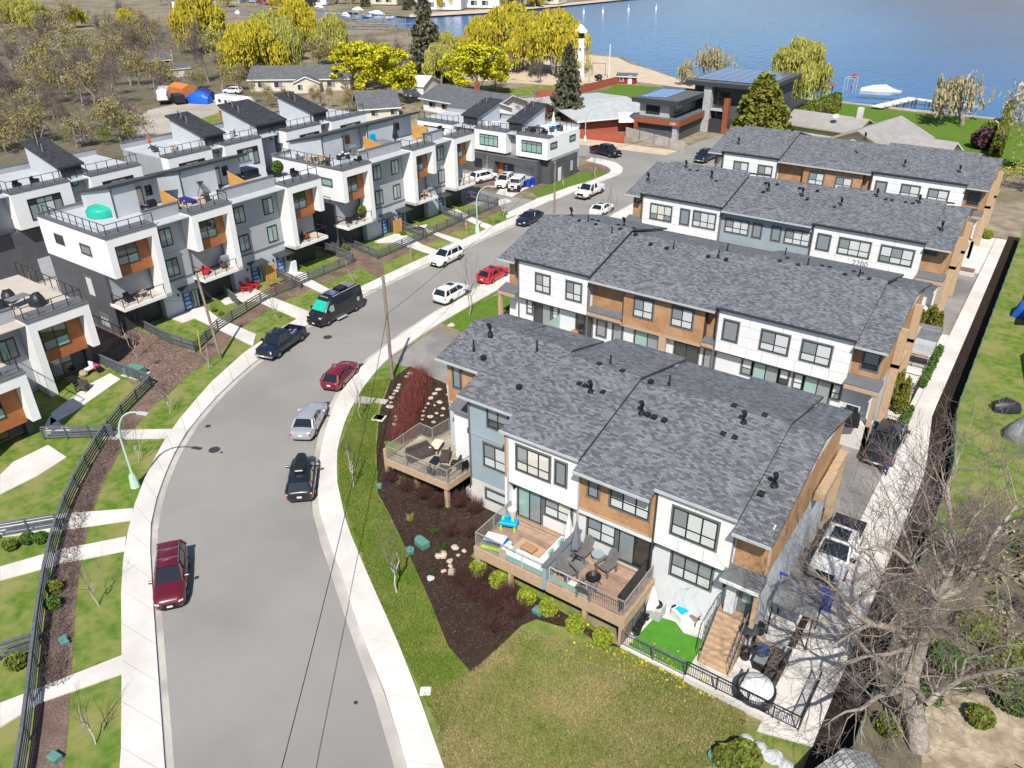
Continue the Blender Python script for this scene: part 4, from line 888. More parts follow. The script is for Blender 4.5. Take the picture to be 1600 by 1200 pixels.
# ---- rear rows: white boxes over garages, stair penthouses with dark pitched roofs falling to the front
def rear_block(label, loc, rz, xa, xb, boxes, pents, zb, zt, depth=10.3, gar=(), wall='siding_grey', end_white=None):
    B = thing('flat_roofed_townhouses', label, 'townhouses', (*loc,0), rz, 'flat roofed townhouse blocks on the left')
    bx(B, 'mass', wall, xa+.03, xb-.03, 1.5, depth-.2, zb-.4, zt-.25); bx(B, 'ground_storey', 'siding_dark', xa+.06, xb-.05, .9 if gar else 1.2, depth-.4, 0, zb-.4)
    siding(B, xa, xb, 1.48, zb-.4, zt-.2, wall, step=.24)
    bx(B, 'roof_deck', 'membrane', xa+.1, xb-.1, .3, depth-.1, zt-.25, zt-.17); bx(B, 'rear_parapet', 'siding_grey', xa, xb, depth-.3, depth, zt-.3, zt+.5); bx(B, 'coping', 'coping', xa-.03, xb+.03, depth-.35, depth+.05, zt+.5, zt+.58)
    for x0, x1, wx0, wx1, pn in boxes:
        bx(B, 'box', 'white_stucco', x0, x1, 0, 1.6 if end_white is None or x1 < xb-.2 else depth, zb, zt)
        mb = MB(); mb.box(x0-.06,x1+.06,-.06,1.7,zt,zt+.1); mb.box(x0-.04,x1+.04,.3,1.7,zt+.1,zt+.2); part('coping', mb, 'coping', B)
        win(B, wx0, zb+.75 if zt-zb > 3.5 else zb+.85, wx1-wx0, (zt-zb)*.56 if zt-zb > 3.5 else 1.6, -.01, 4, .74, pn, 'frame_dark', tw=.05)
        rail_black(B, [(x0+.1,1.8),(x0+.1,.45),(x1-.1,.45),(x1-.1,1.8)] if end_white is None or x1 < xb-.2 else [(x0+.1,1.8),(x0+.1,.45),(x1-.45,.45),(x1-.45,depth-.5)], zt+.1, 1.1, 1.3)
    for x0, x1, zl, zh, dd in pents:
        mb = MB(); mb.loft([[(x,1.5,zt-.3),(x,1.5+dd,zt-.3),(x,1.5+dd,zh-.1),(x,1.5,zl-.1)] for x in (x0,x1)]); part('penthouse', mb, 'siding_pale', B)
        mb = MB(); mb.m = 0; y0, y1 = 1.15, 1.85+dd; z0 = zl-.05; z1 = zh+.05
        mb.add([(x0-.3,y0,z0+.2),(x1+.3,y0,z0+.2),(x1+.3,y1,z1+.2),(x0-.3,y1,z1+.2)], [(0,1,2,3)]); mb.m = 1
        mb.add([(x0-.3,y0,z0),(x1+.3,y0,z0),(x1+.3,y1,z1),(x0-.3,y1,z1),(x0-.3,y0,z0+.2),(x1+.3,y0,z0+.2),(x1+.3,y1,z1+.2),(x0-.3,y1,z1+.2)], [(3,2,1,0),(0,1,5,4),(1,2,6,5),(2,3,7,6),(3,0,4,7)])
        rf = part('penthouse_roof', mb, ['shingle_dark','trim_dark'], B)
        for k in range(4):
            t = .55+.12*k; yy = y0+(y1-y0)*t; vent(rf, 'white' if k % 2 == 0 else 'pipe', (x0+.5+.25*k, yy, z0+.2+(z1-z0)*t))
        bx(B, 'front_panel', 'trim_dark', x0, x1, 1.42, 1.5, zt+.1, zl-.1); win(B, (x0+x1)/2-.35, zt-1.0, .7, 1.5, 1.44, 1, 0, ('pane_green','pane_grey'), 'frame_dark', tw=.04)
    for x0, x1 in gar:
        g = obj('garage_door', None, B)
        for k in range(4): bx(g, 'door_section', 'siding_pale', x0, x1, .86-.02, .9, .05+.6*k, .05+.6*k+.585)
    return B
x, y = LW(-90.9, 28)
WP = ('pane_grey','pane_dark','pane_green','pane_grey','pane_pale','pane_grey')
rear_block('white and grey flat-roofed block across the lane, blue trampoline on its roof', (x,y), R(90)+AW, 0, 22.4, [(.5,5.0,1.2,4.2,WP),(7.2,13.6,8.7,12.2,WP),(15.9,22.2,17.2,20.9,WP)], [(2.5,6.2,11.3,12.9,6.2),(13.6,16.0,11.3,13.1,7.0)], 6.2, 10.1, gar=((8.2,12.4),(16.8,21.0)))
x, y = LW(-90.9, 53.8)
rear_block('white and grey flat-roofed block across the lane, wood screen between its two roof sheds', (x,y), R(90)+AW, 0, 17.2, [(0,6.2,1.3,4.9,WP),(8.1,14.0,9.9,13.1,WP)], [(6.4,9.2,11.3,13.0,7.0),(14.6,19.3,11.3,13.1,7.2)], 6.2, 10.1, gar=((1,5),(9,13)))
x, y = LW(-90.9, 72.0)
rear_block('farthest white and grey block across the lane, beside the grey house', (x,y), R(90)+AW, 0, 15.5, [(0,6.3,2.3,5.8,WP),(8.3,15.4,10,14,WP)], [(6.4,8.8,11.3,13.1,7.4)], 6.2, 10.1, gar=((1,5),(9,13)))
K = rear_block('two-storey block at the end of the road with orange door, white boxes over grey garages', (-91,101), 0, 0, 26.5, [(1.0,8.4,2.4,5.8,WP),(12.8,18.9,13.9,17.4,('pane_green',)),(20.8,26.5,21.9,25.5,('pane_green','pane_grey'))], [(9.6,12.4,8.45,10.0,6.0),(18.7-.2,20.9,8.45,10.1,6.4)], 3.9, 7.1, depth=9.4, gar=((13.6,16.5),(19.8,24.4)), end_white=1)
bx(K, 'porch_canopy', 'siding_dark', 12.8, 24.9, -.45, .9, 2.62, 3.5); bx(K, 'canopy_top', 'coping', 12.75, 24.95, -.5, .95, 3.5, 3.58); bx(K, 'pier', 'siding_dark', 18.3, 19.6, -.4, .9, 0, 2.62) if False else None
bx(K, 'pier', 'siding_dark', 24.4, 24.95, -.45, .9, 0, 2.62); bx(K, 'pier', 'siding_dark', 16.6, 16.95, -.45, .9, 0, 2.62)
bx(K, 'orange_wall', 'orange_tile', 17.0, 17.8, .6, .88, 0, 2.62); d = bx(K, 'door', 'door_blue', 17.95, 18.75, .82, .88, .05, 2.15)
for k in range(4): bx(d, 'door_pane', 'door_pane', 18.1, 18.6, .8, .82, .25+.46*k, .55+.46*k)
win(K, 26.515, 5.4, 1.7, .75, .9, 1, 0, ('pane_grey',), 'frame_dark', rz=R(90)); win(K, 26.515, 5.5, 1.6, .75, 6.4, 1, 0, ('pane_green',), 'frame_dark', rz=R(90))
bx(K, 'side_door', 'white_panel', 26.46, 26.5, 3.2, 4.1, .05, 2.1); bx(K, 'utility_box', 'steel_grey', 26.46, 26.6, 6.9, 7.4, .9, 2.4); bx(K, 'utility_box', 'steel_grey', 26.46, 26.6, 9.0, 9.3, 1.0, 2.4)
# ------------------------------------------------------------------ slat fences on the left
def slat_fence(label, pts, h=1.15, n=4, sect=2.4, cat='fence', name='slat_fence'):
    pl = [Vector(p[:2]) for p in pts]; L = sum((b-a).length for a, b in zip(pl, pl[1:])); k = max(1, round(L/sect)); q = resample(pl, k)
    c = q[len(q)//2]; root = thing(name, label, cat, (c.x,c.y,0), 0, 'slat fences of the front yards')
    pm = MB(); pm.box(-.05,.05,-.05,.05,0,h)
    if 'sfp' not in MESH: MESH['sfp'] = pm.mesh('post','fence_grey')
    for p in q: obj('post', MESH['sfp'], root, (p.x-c.x,p.y-c.y,0))
    for a, b in zip(q, q[1:]):
        d = (b-a); ang = math.atan2(d.y,d.x); ln = round(d.length,3); key = ('sl',ln)
        if key not in MESH: m = MB(); m.box(0,ln,-.075,-.05,0,.14); MESH[key] = m.mesh('slat','fence_grey')
        kt = ('cap',ln)
        if kt not in MESH: m = MB(); m.box(-.02,ln+.02,-.10,.06,0,.045); MESH[kt] = m.mesh('cap_rail','fence_grey')
        for i in range(n): obj('slat', MESH[key], root, (a.x-c.x,a.y-c.y,.16+(h-.2)*i/n), ang)
        obj('cap_rail', MESH[kt], root, (a.x-c.x,a.y-c.y,h), ang)
    return root
slat_fence('long grey slat fence curving along the lower left yards beside the wide pavement', F1)
slat_fence('grey slat fence along the front yards behind the dark pickup and van', F2)
slat_fence('grey slat fence along the yards nearest the end of the road behind the white crossover', F3)
for lb, pts in (('short slat fence running back to the wall above the transformer box yard', [(306,551),(258,535),(208,508)]),
  ('short slat fence from the curving fence corner up to the covered patio', [(238,605),(195,588),(150,568)]),
  ('short slat fence between the first two lower left yards', [(178,684),(70,688)]),
  ('short slat fence between the lower left yards below the street lamp', [(92,826),(0,842)]),
  ('short slat fence at the lowest left yard above the bottom path', [(56,1015),(0,1033)]),
  ('short slat fence dividing the yard with the red chairs from the yard with raised planters', [(372,480),(352,462),(335,452)]),
  ('short slat fence beside the terracotta planter bed', [(470,452),(435,434)]),
  ('short slat fence across the gap at the far end of the first yards', [(553,411),(505,392)]),
  ('short slat fence at the near end of the second run of yards', [(589,405),(535,382)]),
  ('short slat fence beside the leaning wood screen in the second run of yards', [(665,374),(630,360)]),
  ('short slat fence in the middle of the second run of yards', [(722,347),(678,331)]),
  ('short slat fence at the far end of the yards beside the side lane', [(778,322),(732,311)])):
    slat_fence(lb, PX(*pts), sect=1.6)
# ------------------------------------------------------------------ decks in front of the nearest terrace
def deck(name, label, poly, z, wood, axis, posts, fascia='cedar_pale', fh=.42, group='wooden decks'):
    c = Vector((sum(p[0] for p in poly)/len(poly), sum(p[1] for p in poly)/len(poly)))
    root = thing(name, label, 'deck', (c.x,c.y,0), 0, group)
    q = [Vector((p[0]-c.x,p[1]-c.y)) for p in poly]
    # boards clipped to the outline, along the given direction
    ax = Vector(axis).normalized(); nx = Vector((-ax.y,ax.x)); mb = MB(); s0 = min(p.dot(nx) for p in q); s1 = max(p.dot(nx) for p in q); s = s0+.01
    while s < s1:
        e = min(s+.135, s1-.005); iv = []
        for v in (s+.002, (s+e)/2, e-.002):
            xs = []
            for a, b in zip(q, q[1:]+q[:1]):
                da, db = a.dot(nx)-v, b.dot(nx)-v
                if da*db < 0: xs.append((a.lerp(b, da/(da-db))).dot(ax))
            if len(xs) >= 2: iv.append((min(xs),max(xs)))
        if iv:
            a = max(i[0] for i in iv); b = min(i[1] for i in iv)
            if b > a: 
                P = [ax*a+nx*s, ax*b+nx*s, ax*b+nx*e, ax*a+nx*e]
                mb.add([(p.x,p.y,z-.03) for p in P]+[(p.x,p.y,z) for p in P], [(3,2,1,0),(4,5,6,7),(0,1,5,4),(1,2,6,5),(2,3,7,6),(3,0,4,7)])
        s += .142
    o = part('deck_boards', mb, wood, root); o['kind'] = 'stuff'
    mb = MB(); mb.prism(q, z-.16, z-.035); part('joists', mb, 'bark_dark', root)
    for a, b in zip(q, q[1:]+q[:1]):
        mb = MB(); mb.beam((a.x,a.y,z-fh/2+.01), (b.x,b.y,z-fh/2+.01), .06, fh); part('fascia', mb, fascia, root)
    for p in posts:
        mb = MB(); mb.box(p[0]-c.x-.13,p[0]-c.x+.13,p[1]-c.y-.13,p[1]-c.y+.13,0,z-.16); part('post', mb, fascia, root)
    return root, c
DZ = 2.15
d1, c1 = deck('deck', 'raised deck with toys and white corner sofa in front of the white bay', [(-22.5,27.85),(-17.6,27.85),(-17.6,31.7),(-22.5,31.7)], DZ, 'deck_wood', (1,0), [(-22.3,28.05),(-20,28.05)], fh=.75)
railing(d1, [(-22.42-c1.x,31.5-c1.y),(-22.42-c1.x,27.95-c1.y),(-20.6-c1.x,27.95-c1.y)], DZ)
def glass_rail(P, a, b, z):
    g = MB(); g.beam((*a,z+1.03),(*b,z+1.03),.05,.05); r = part('glass_railing', g, 'steel_grey', P)
    a = Vector(a); b = Vector(b); n = max(1, round((b-a).length/1.5))
    for i in range(n): 
        p = a.lerp(b, (i+.04)/n); q = a.lerp(b, (i+.96)/n); m = MB(); m.beam((*p,z+.28),(*q,z+.28),.012,.36); part('pane', m, 'pane_green', r)
    for i in range(n+1): p = a.lerp(b, i/n); m = MB(); m.box(p.x-.025,p.x+.025,p.y-.025,p.y+.025,z,z+1.02); part('post', m, 'steel_grey', r)
glass_rail(d1, (-20.55-c1.x,27.95-c1.y), (-17.75-c1.x,27.95-c1.y), DZ)
d2, c2 = deck('deck', 'raised deck with dark lounge chairs in front of the cedar bay', [(-17.45,27.85),(-12.55,27.85),(-12.55,31.42),(-17.45,31.42)], DZ, 'deck_wood', (1,.04), [(-12.72,28.02),(-15,28.02)], fh=.75)
glass_rail(d2, (-17.3-c2.x,27.95-c2.y), (-14.95-c2.x,27.95-c2.y), DZ)
railing(d2, [(-14.9-c2.x,27.95-c2.y),(-12.65-c2.x,27.95-c2.y),(-12.65-c2.x,31.3-c2.y)], DZ)
mb = MB(); mb.box(-.12,.12,-2.0,1.75,0,1.65); mb2 = solo('privacy_wall', mb, 'siding_blue', 'pale blue grey privacy wall between the two front decks', 'wall', (-17.53,29.75,DZ-.6)); bx(mb2, 'wall_cap', 'trim_grey', -.17,.17,-2.05,1.8,1.65,1.74)
mb = MB(); mb.box(-.02,.02,-1.5,1.45,.1,1.5); solo('wind_screen', mb, 'rail_black', 'black fabric wind screen standing inside the right deck railing', 'screen', (-12.95,29.5,DZ)); 
P3d = [G(602.6,717,DZ), G(699.5,757,DZ), G(737,732,DZ), G(735,718,DZ), G(703,672,DZ), G(676,688,DZ), G(656,679.5,DZ)]
d3, c3 = deck('deck', 'raised corner deck with wicker lounge furniture at the left end of the nearest terrace', [(p.x,p.y) for p in P3d], DZ, 'deck_grey', (.35,1), [tuple(G(606,737).to_2d()), tuple(G(652,762).to_2d()), tuple(G(700,792).to_2d())], fh=.5)
q = [(p.x-c3.x,p.y-c3.y) for p in P3d]
ins = lambda p, k=.97: (p[0]*k, p[1]*k)
railing(d3, [ins(q[6]),ins(q[0]),ins(q[1]),ins(q[2])], DZ); railing(d3, [ins(q[6]),ins(q[5]),ins(q[4])], DZ)
# stair with railings down to the patio
st = thing('timber_stair', 'timber stair with dark railings from the right-hand door down to the concrete patio', 'stairs', (-7.95,31.2,0))
n = 9; x0, x1 = -.85,.85
bx(st, 'landing', 'deck_wood', x0,x1,.15,1.25,2.0,2.15)
for k in range(n): bx(st, 'step', 'cedar_pale', x0,x1,.15-.235*(k+1),.15-.235*k+.02,0,2.15-.235*(k+1)+.04)
for s in (x0+.03,x1-.03):
    mb = MB(); mb.beam((s,1.2,3.15),(s,.15,3.15),.05,.05); mb.beam((s,.15,3.15),(s,-2.0,1.1),.05,.05); mb.beam((s,.15,2.25),(s,-2.0,.2),.03,.03)
    r = part('stair_rail', mb, 'trim_grey', st); b = MB()
    for k in range(12): t = k/11; y = .15-2.15*t; b.beam((s,y,2.2-2.05*t),(s,y,3.15-2.05*t),.018,.018)
    for k in range(7): b.beam((s,.2+.15*k,2.2),(s,.2+.15*k,3.15),.018,.018)
    b = part('balusters', b, 'rail_black', r); b['kind'] = 'stuff'
# patio fence and low wall
f = thing('patio_fence', 'dark picket fence along the front edge of the turf patio above the lawn', 'fence', (-12.6,27.85,0), 0, 'picket fences of the patio')
bx(f, 'base_wall', 'concrete', 0,3.7,-.08,.10,-.02,.18); bx(f, 'base_wall', 'concrete', 3.72,9.55,-.22,.06,-.05,.40)
railing(f, [(0,2.9),(0,0),(3.7,0)], .18, 1.05, 'trim_grey', 1.85, .11); railing(f, [(3.74,-.05),(7.0,-.05),(9.5,-.05),(9.5,3.3)], .40, .95, 'rail_black', 1.6, .12)
f = thing('patio_fence', 'short dark gate fence beside the plunge pool at the patio corner', 'fence', (-4.7,27.8,0), 0, 'picket fences of the patio'); railing(f, [(-1.5,.1),(-1.5,1.5)], .05, 1.1, 'rail_black', .7, .12)
for lb, pts in (('picket fence across the upper patio by the wicker swing', [(-8.0,66.5),(-5.2,66.5),(-5.2,63)]),('picket fence beside the covered tub further up the walkway', [(-8,70.5),(-5.1,70.5)]),('picket fence around the cedar planter by the black pickup', [(-8.0,59.9),(-5.2,59.9)])):
    f = thing('patio_fence', lb, 'fence', (pts[0][0],pts[0][1],0), 0, 'picket fences of the patio'); railing(f, [(p[0]-pts[0][0],p[1]-pts[0][1]) for p in pts], .04, 1.2, 'rail_black', 1.4, .13)
mb = MB(); tu = PX((1012,973),(1107,970),(1100,1005),(1068,1036),(990,998)); cx = sum(p[0] for p in tu)/5; cy = sum(p[1] for p in tu)/5
arc = [(-10.9,31.1),(-10.2,30.6),(-9.4,30.75),(-8.9,30.7),(-9.0,29.6),(-9.0,28.15),(-12.3,28.15),(-12.0,30.9)]
mb.prism([(a+10.5,b-29.5) for a,b in arc], .055, .085); solo('turf_mat', mb, 'turf', 'bright green artificial turf on the small patio', 'turf', (-10.5,29.5,0))
# green mesh fence on the right boundary
gf = thing('mesh_fence', 'long green mesh fence along the dark bark strip on the right', 'fence', (-.75,60,0))
path = [(-.7,26.5),(-.75,47),(-.8,54),(-1.9,62.5),(-2.1,80),(-2.4,112)]
q = resample(path, 34); pm = MB(); pm.tube([(0,0,0),(0,0,1.55)],.035,6); MESH['gp'] = pm.mesh('post','galv')
for a, b in zip(q, q[1:]):
    m = MB(); m.beam((a.x+.75,a.y-60,.75),(b.x+.75,b.y-60,.75),.02,1.4); part('mesh_panel', m, 'green_mesh', gf)
for p in q: obj('post', MESH['gp'], gf, (p.x+.75,p.y-60,0))
gf = thing('mesh_fence', 'short green mesh fence returning to the right beside the grey shed roof', 'fence', (-.7,26.5,0))
q = resample([(-.7,26.5),(1.2,25.2),(4.5,22.5)], 4)
for a, b in zip(q, q[1:]): m = MB(); m.beam((a.x+.7,a.y-26.5,.75),(b.x+.7,b.y-26.5,.75),.02,1.4); part('mesh_panel', m, 'green_mesh', gf)
# low concrete wall + planters along walkway
for y0, y1 in ((30.5,36),(57.4,62.6),(66.8,75.5)):
    bd = sheet('planting_bed', [(-5.25,y0),(-4.85,y0),(-4.85,y1),(-5.25,y1)], .06, 'mulch')
wl = MB(); wl.box(-.12,.12,0,3.2,0,.5); solo('low_wall', wl, 'concrete', 'low concrete wall at the right edge of the patio with the dark sofa', 'wall', (-4.95,28.4,0))
# ------------------------------------------------------------------ poles, lamps, cables
def lamp(label, px, py, rz, h=8.2, green=True):
    p = G(px,py); m = 'lamp_green' if green else 'lamp_green'
    L = thing('street_lamp', label, 'street lamp', (p.x,p.y,.1), rz, 'curved street lamps')
    mb = MB(); r = [(.34,0),(.30,.05),(.24,.9),(.12,1.15)]; mb.lathe(r, 8); part('base', mb, m, L, 35)
    pts = [(0,0,1.0),(0,0,h*.62)]
    for k in range(1,11): t = k/10*math.pi*.52; pts.append((1.9*(1-math.cos(t)),0,h*.62+2.3*math.sin(t)))
    mb = MB(); mb.tube(pts, .095, 9, .045); part('pole', mb, m, L, 50)
    e = pts[-1]; mb = MB(); mb.bbox(e[0]-.05,e[0]+.75,-.14,.14,e[2]-.06,e[2]+.07,.03); part('lamp_head', mb, 'steel_grey', L, 30)
    return L
lamp('pale green curved street lamp on the lower left verge beside the curve', 212, 762, R(20), 6.6)
lamp('pale green curved street lamp near the end of the yards on the left', 746, 364, R(15), 6.2); lamp('pale green curved street lamp by the red board fence', 914, 222, R(20), 6.0)
def utility_pole(label, px, py, h, lean=(0,0), cross=False, th=.16):
    p = G(px,py); P = thing('utility_pole', label, 'utility pole', (p.x,p.y,0), 0, 'wooden utility poles')
    mb = MB(); mb.tube([(0,0,-.1),(lean[0]*.5,lean[1]*.5,h/2),(lean[0],lean[1],h)], th, 10, th*.72); part('shaft', mb, 'pole_wood', P, 60)
    mb = MB(); mb.tube([(lean[0],lean[1]-.1,h-.25),(lean[0]+.1,lean[1]-.35,h-.2)], .03, 6); mb.lathe([(.03,0),(.06,.06),(.03,.14)], 8, (lean[0]+.1,lean[1]-.35,h-.2)); part('insulator', mb, 'steel_grey', P)
    if cross: 
        mb = MB(); mb.lathe([(.22,0),(.24,.05),(.24,.7),(.2,.76)], 10, (.3,0,h-2.2)); part('transformer', mb, 'steel_grey', P, 30)
        mb = MB(); mb.box(-.9,.9,-.06,.06,h-.9,h-.78); part('crossarm', mb, 'pole_wood', P)
    return p
pA = utility_pole('tall bare wooden utility pole on the grass corner by the driveway', 613, 592, 9.8, (.35,-.3)); utility_pole('wooden utility pole leaning by the left yard fence with yellow guy guard', 345, 561, 8.3, (-.6,-.2), th=.14)
utility_pole('wooden utility pole on the corner beyond the navy sedan', 866, 334, 7.2, (0,0), th=.14); utility_pole('utility pole with grey transformer by the solar house', 1137, 200, 9.5, (.7,.3), True, .15)
def cable(label, pts, r=.022):
    p = []
    for a, b in zip(pts, pts[1:]):
        a = Vector(a); b = Vector(b); sag = (b-a).length*.012
        for k in range(13): t = k/12; q = a.lerp(b,t); q.z -= sag*4*t*(1-t); p.append(q)
    c = p[0].copy(); mb = MB(); mb.tube([q-c for q in p], r, 4, None, False); solo('overhead_cable', mb, 'wire', label, 'cable', c, group='overhead cables')
cable('black overhead cable from the tall bare pole down over the foreground road', [(-42.65,42.6,6.25),(-33.9,30.5,4.1),(-19.5,11.2,4.2),(-8,-4,6.5)])
cable('black overhead cable from the tall bare pole to the pole beyond the navy sedan', [(-42.65,42.6,6.35),(-56.2,90.0,6.7)])
cable('thin overhead cable from the leaning left pole across the van toward the bare pole', [(-60.6,34.2,6.2),(-42.7,42.6,8.6)], .012)
cable('thin overhead cable from the corner pole to the transformer pole', [(-56.2,90.0,6.9),(-44.5,153,8.8)], .02)
gg = MB(); gg.tube([(0,0,0),(.1,.1,2.3)],.05,6); g0 = G(314,551); solo('guy_guard', gg, 'leaf_lemon', 'yellow plastic guy wire guard standing at the left yard fence corner', 'guard', g0)
# ------------------------------------------------------------------ vehicles
def ringpts(x, w, z0, zb, zt):
    h = [(0,z0),(w*.84,z0),(w*.985,z0+.16),(w,(z0+zb)*.52),(w*.965,zb),(w*.88,zb+(zt-zb)*.75),(w*.55,zt),(0,zt+.015)]
    return [(x,y,z) for y, z in h]+[(x,-y,z) for y, z in h[-2:0:-1]]
KIND = {
 # L, W, H, wheelbase, stations (x/L, w, z0, belt, top), cabin (xb0, xb1, xt0, xt1, zbase), wheel radius
 'suv': (4.68,1.88,1.68,2.8,[(.5,.66,.38,.66,.74),(.475,.86,.26,.76,.90),(.40,.96,.22,.90,1.02),(.22,1,.22,.98,1.10),(0,1,.22,1.0,1.10),(-.3,1,.22,1.02,1.12),(-.43,.97,.26,1.04,1.12),(-.485,.90,.36,1.0,1.08),(-.50,.82,.44,.86,.94)],(-.482,.235,-.41,.07,1.06),.36),
 'wagon': (4.79,1.82,1.62,2.74,[(.5,.66,.34,.60,.70),(.475,.86,.24,.72,.86),(.40,.96,.21,.84,.96),(.20,1,.21,.92,1.03),(0,1,.21,.94,1.03),(-.3,1,.21,.96,1.05),(-.43,.97,.24,.97,1.05),(-.485,.90,.34,.94,1.0),(-.50,.82,.40,.80,.88)],(-.485,.215,-.42,.04,1.0),.34),
 'hatch': (4.46,1.79,1.47,2.64,[(.5,.66,.30,.56,.66),(.475,.86,.22,.68,.80),(.40,.96,.19,.80,.90),(.22,1,.19,.88,.98),(0,1,.19,.90,.98),(-.3,1,.19,.93,1.0),(-.43,.96,.22,.94,1.01),(-.485,.88,.32,.90,.97),(-.50,.80,.36,.74,.82)],(-.475,.245,-.36,.06,.95),.32),
 'sedan': (4.86,1.82,1.46,2.78,[(.5,.64,.30,.56,.66),(.475,.85,.22,.66,.80),(.40,.96,.19,.80,.90),(.20,1,.19,.88,.97),(0,1,.19,.90,.97),(-.25,1,.19,.92,.99),(-.36,.98,.20,.93,1.0),(-.46,.93,.26,.92,1.0),(-.49,.87,.32,.88,.96),(-.50,.80,.38,.72,.80)],(-.37,.225,-.24,.05,.93),.33),
}
WH = {}
def wheel(P, x, y, r, rim='rim_silver', wd=.235):
    side = 1 if y > 0 else -1
    k = (round(r,2),rim)
    if k not in WH:
        t = MB(); t.lathe([(r*.62,-wd/2),(r*.93,-wd/2),(r,-wd/2+.04),(r,wd/2-.04),(r*.93,wd/2),(r*.62,wd/2)], 20); t.xf(Matrix.Rotation(R(90),4,'X'))
        m = MB(); m.lathe([(r*.64,-wd/2+.02),(r*.64,wd/2-.03),(r*.56,wd/2-.02),(r*.18,wd/2+.005)], 20)
        m.xf(Matrix.Rotation(R(-90),4,'X')); h = MB()
        for s in range(5): h.beam((0,wd/2,0),(math.cos(s*1.2566)*r*.6,wd/2-.01,math.sin(s*1.2566)*r*.6),.02,.05)
        m.add(h.v,h.f); WH[k] = (t.mesh('tyre','rubber',True), m.mesh('rim',rim,True))
    w_ = obj('wheel', WH[k][0], P, (x,y,r)); rm = obj('rim', WH[k][1], w_, (0,0,0), 0 if side > 0 else math.pi)
def car(kind, color, label, cat, at, hd, front=True, rails=False, rim='rim_silver', sunroof=False, box=False, name='parked_car', bar=False, cladding=False):
    L,W,H,wb,sts,(xb0,xb1,xt0,xt1,zb),wr = KIND[kind]
    hd = Vector(hd).normalized(); p = Vector(at[:2])-hd*(L/2)*(1 if front else -1)
    P = thing(name, label, cat, (p.x,p.y,.006), math.atan2(hd.y,hd.x), 'vehicles parked along the road and drives')
    hw = W/2
    mb = MB(); mb.loft([ringpts(x*L,w*hw,z0,b,t) for x,w,z0,b,t in sts][::-1]); part('body', mb, color, P, 55)
    if cladding:
        mb = MB(); mb.box(-L*.47,L*.47,-hw*.985,hw*.985,.2,.34); part('cladding', mb, 'plastic_black', P)
    # glasshouse
    zt = H-.05; a, b_, c, d = xb0*L, xb1*L, xt0*L, xt1*L; yb, yt = hw*.90, hw*.70
    mb = MB(); mb.add([(a,-yb,zb),(b_,-yb*.94,zb),(b_,yb*.94,zb),(a,yb,zb),(c,-yt,zt),(d,-yt,zt),(d,yt,zt),(c,yt,zt)], [(0,1,5,4),(1,2,6,5),(2,3,7,6),(3,0,4,7),(4,5,6,7)]); part('windows', mb, 'car_glass', P)
    mb = MB(); n = 6; rings = []
    for i in range(n+1):
        t = i/n; x = c-.05+(d-c+.10)*t; e = .05*math.sin(math.pi*t)
        rings.append([(x,-yt-.03,zt-.035),(x,-yt*.86,zt+.02+e),(x,0,zt+.035+e),(x,yt*.86,zt+.02+e),(x,yt+.03,zt-.035)])
    mb.loft(rings, cap=False, closed=False); mb.f = [f[::-1] for f in mb.f]; mb.m = 0; part('roof', mb, color, P, 60)
    mb = MB()
    for s in (-1,1):
        mb.beam((b_+.02,s*yb*.945,zb-.02),(d-.01,s*yt,zt),.075,.07); mb.beam((a-.01,s*yb,zb-.02),(c,s*yt,zt),.14,.10)
        mb.beam((0,s*(yb*.985),zb),(-.05*L,s*(yt+.01),zt),.05,.03); mb.beam((a*.62,s*(yb*.99),zb),(c*.72,s*(yt+.01),zt),.09,.03)
    part('pillars', mb, color, P)['kind'] = 'stuff'
    if sunroof: bx(P, 'sunroof', 'car_glass', d-.95,d-.25,-.38,.38,zt+.04,zt+.088)
    if rails:
        mb = MB()
        for s in (-1,1): mb.tube([(c+.1,s*yt*.95,zt+.05),(c+.3,s*yt*.95,zt+.12),(d-.3,s*yt*.95,zt+.12),(d-.1,s*yt*.95,zt+.05)],.022,6)
        if bar:
            for x in (c+.75,d-.6): mb.beam((x,-yt*.95,zt+.12),(x,yt*.95,zt+.12),.05,.03)
        part('roof_rails', mb, 'rim_silver' if color != 'paint_black' else 'plastic_black', P)
    if box:
        mb = MB(); mb.loft([[(x,-.38*k,zt+.14),(x,-.42*k,zt+.30*q),(x,-.25*k,zt+.50*q),(x,.25*k,zt+.50*q),(x,.42*k,zt+.30*q),(x,.38*k,zt+.14)] for x,k,q in ((-1.0,.9,.9),(-.9,1,1),(.5,1,1),(1.0,.8,.82),(1.12,.5,.6))]); part('roof_box', mb, 'plastic_black', P, 30)
        bx(P, 'roof_box_badge', 'plate', -1.03,-1.005,-.25,.25,zt+.27,zt+.34)
    for s in (-1,1):
        for x in (wb/2,-wb/2): wheel(P, x, s*(hw-.105), wr, rim)
        mb = MB(); mb.bbox(-.06,.1,-.11,.11,-.07,.09,.04); part('mirror', mb, color, P, 30, (b_-.35, s*(hw+.08), zb+.06))
        fx, fw = sts[1][0]*L, sts[1][1]*hw
        mb = MB(); mb.loft([[(fx-.38,s*fw*1.02,.80*zb),(fx-.38,s*fw*1.04,.70*zb)],[(fx+.03,s*fw*.97,.76*zb),(fx+.03,s*fw*.97,.64*zb)],[(fx+.10,s*fw*.66,.74*zb),(fx+.12,s*fw*.66,.64*zb)]], cap=False, closed=False); 
        if s < 0: mb.f = [f[::-1] for f in mb.f]
        mb.xf(Matrix.Translation((.015,0,.02))); part('headlight', mb, 'lamp_clear', P)
        rx, rw = sts[-2][0]*L, sts[-2][1]*hw
        mb = MB(); mb.bbox(-.05,.16,-.06,.06,-.09,.10,.02); part('taillight', mb, 'lamp_red', P, False, (rx+.0, s*(rw*.93), zb*.80))
    f0, r0 = L*.5, -L*.5
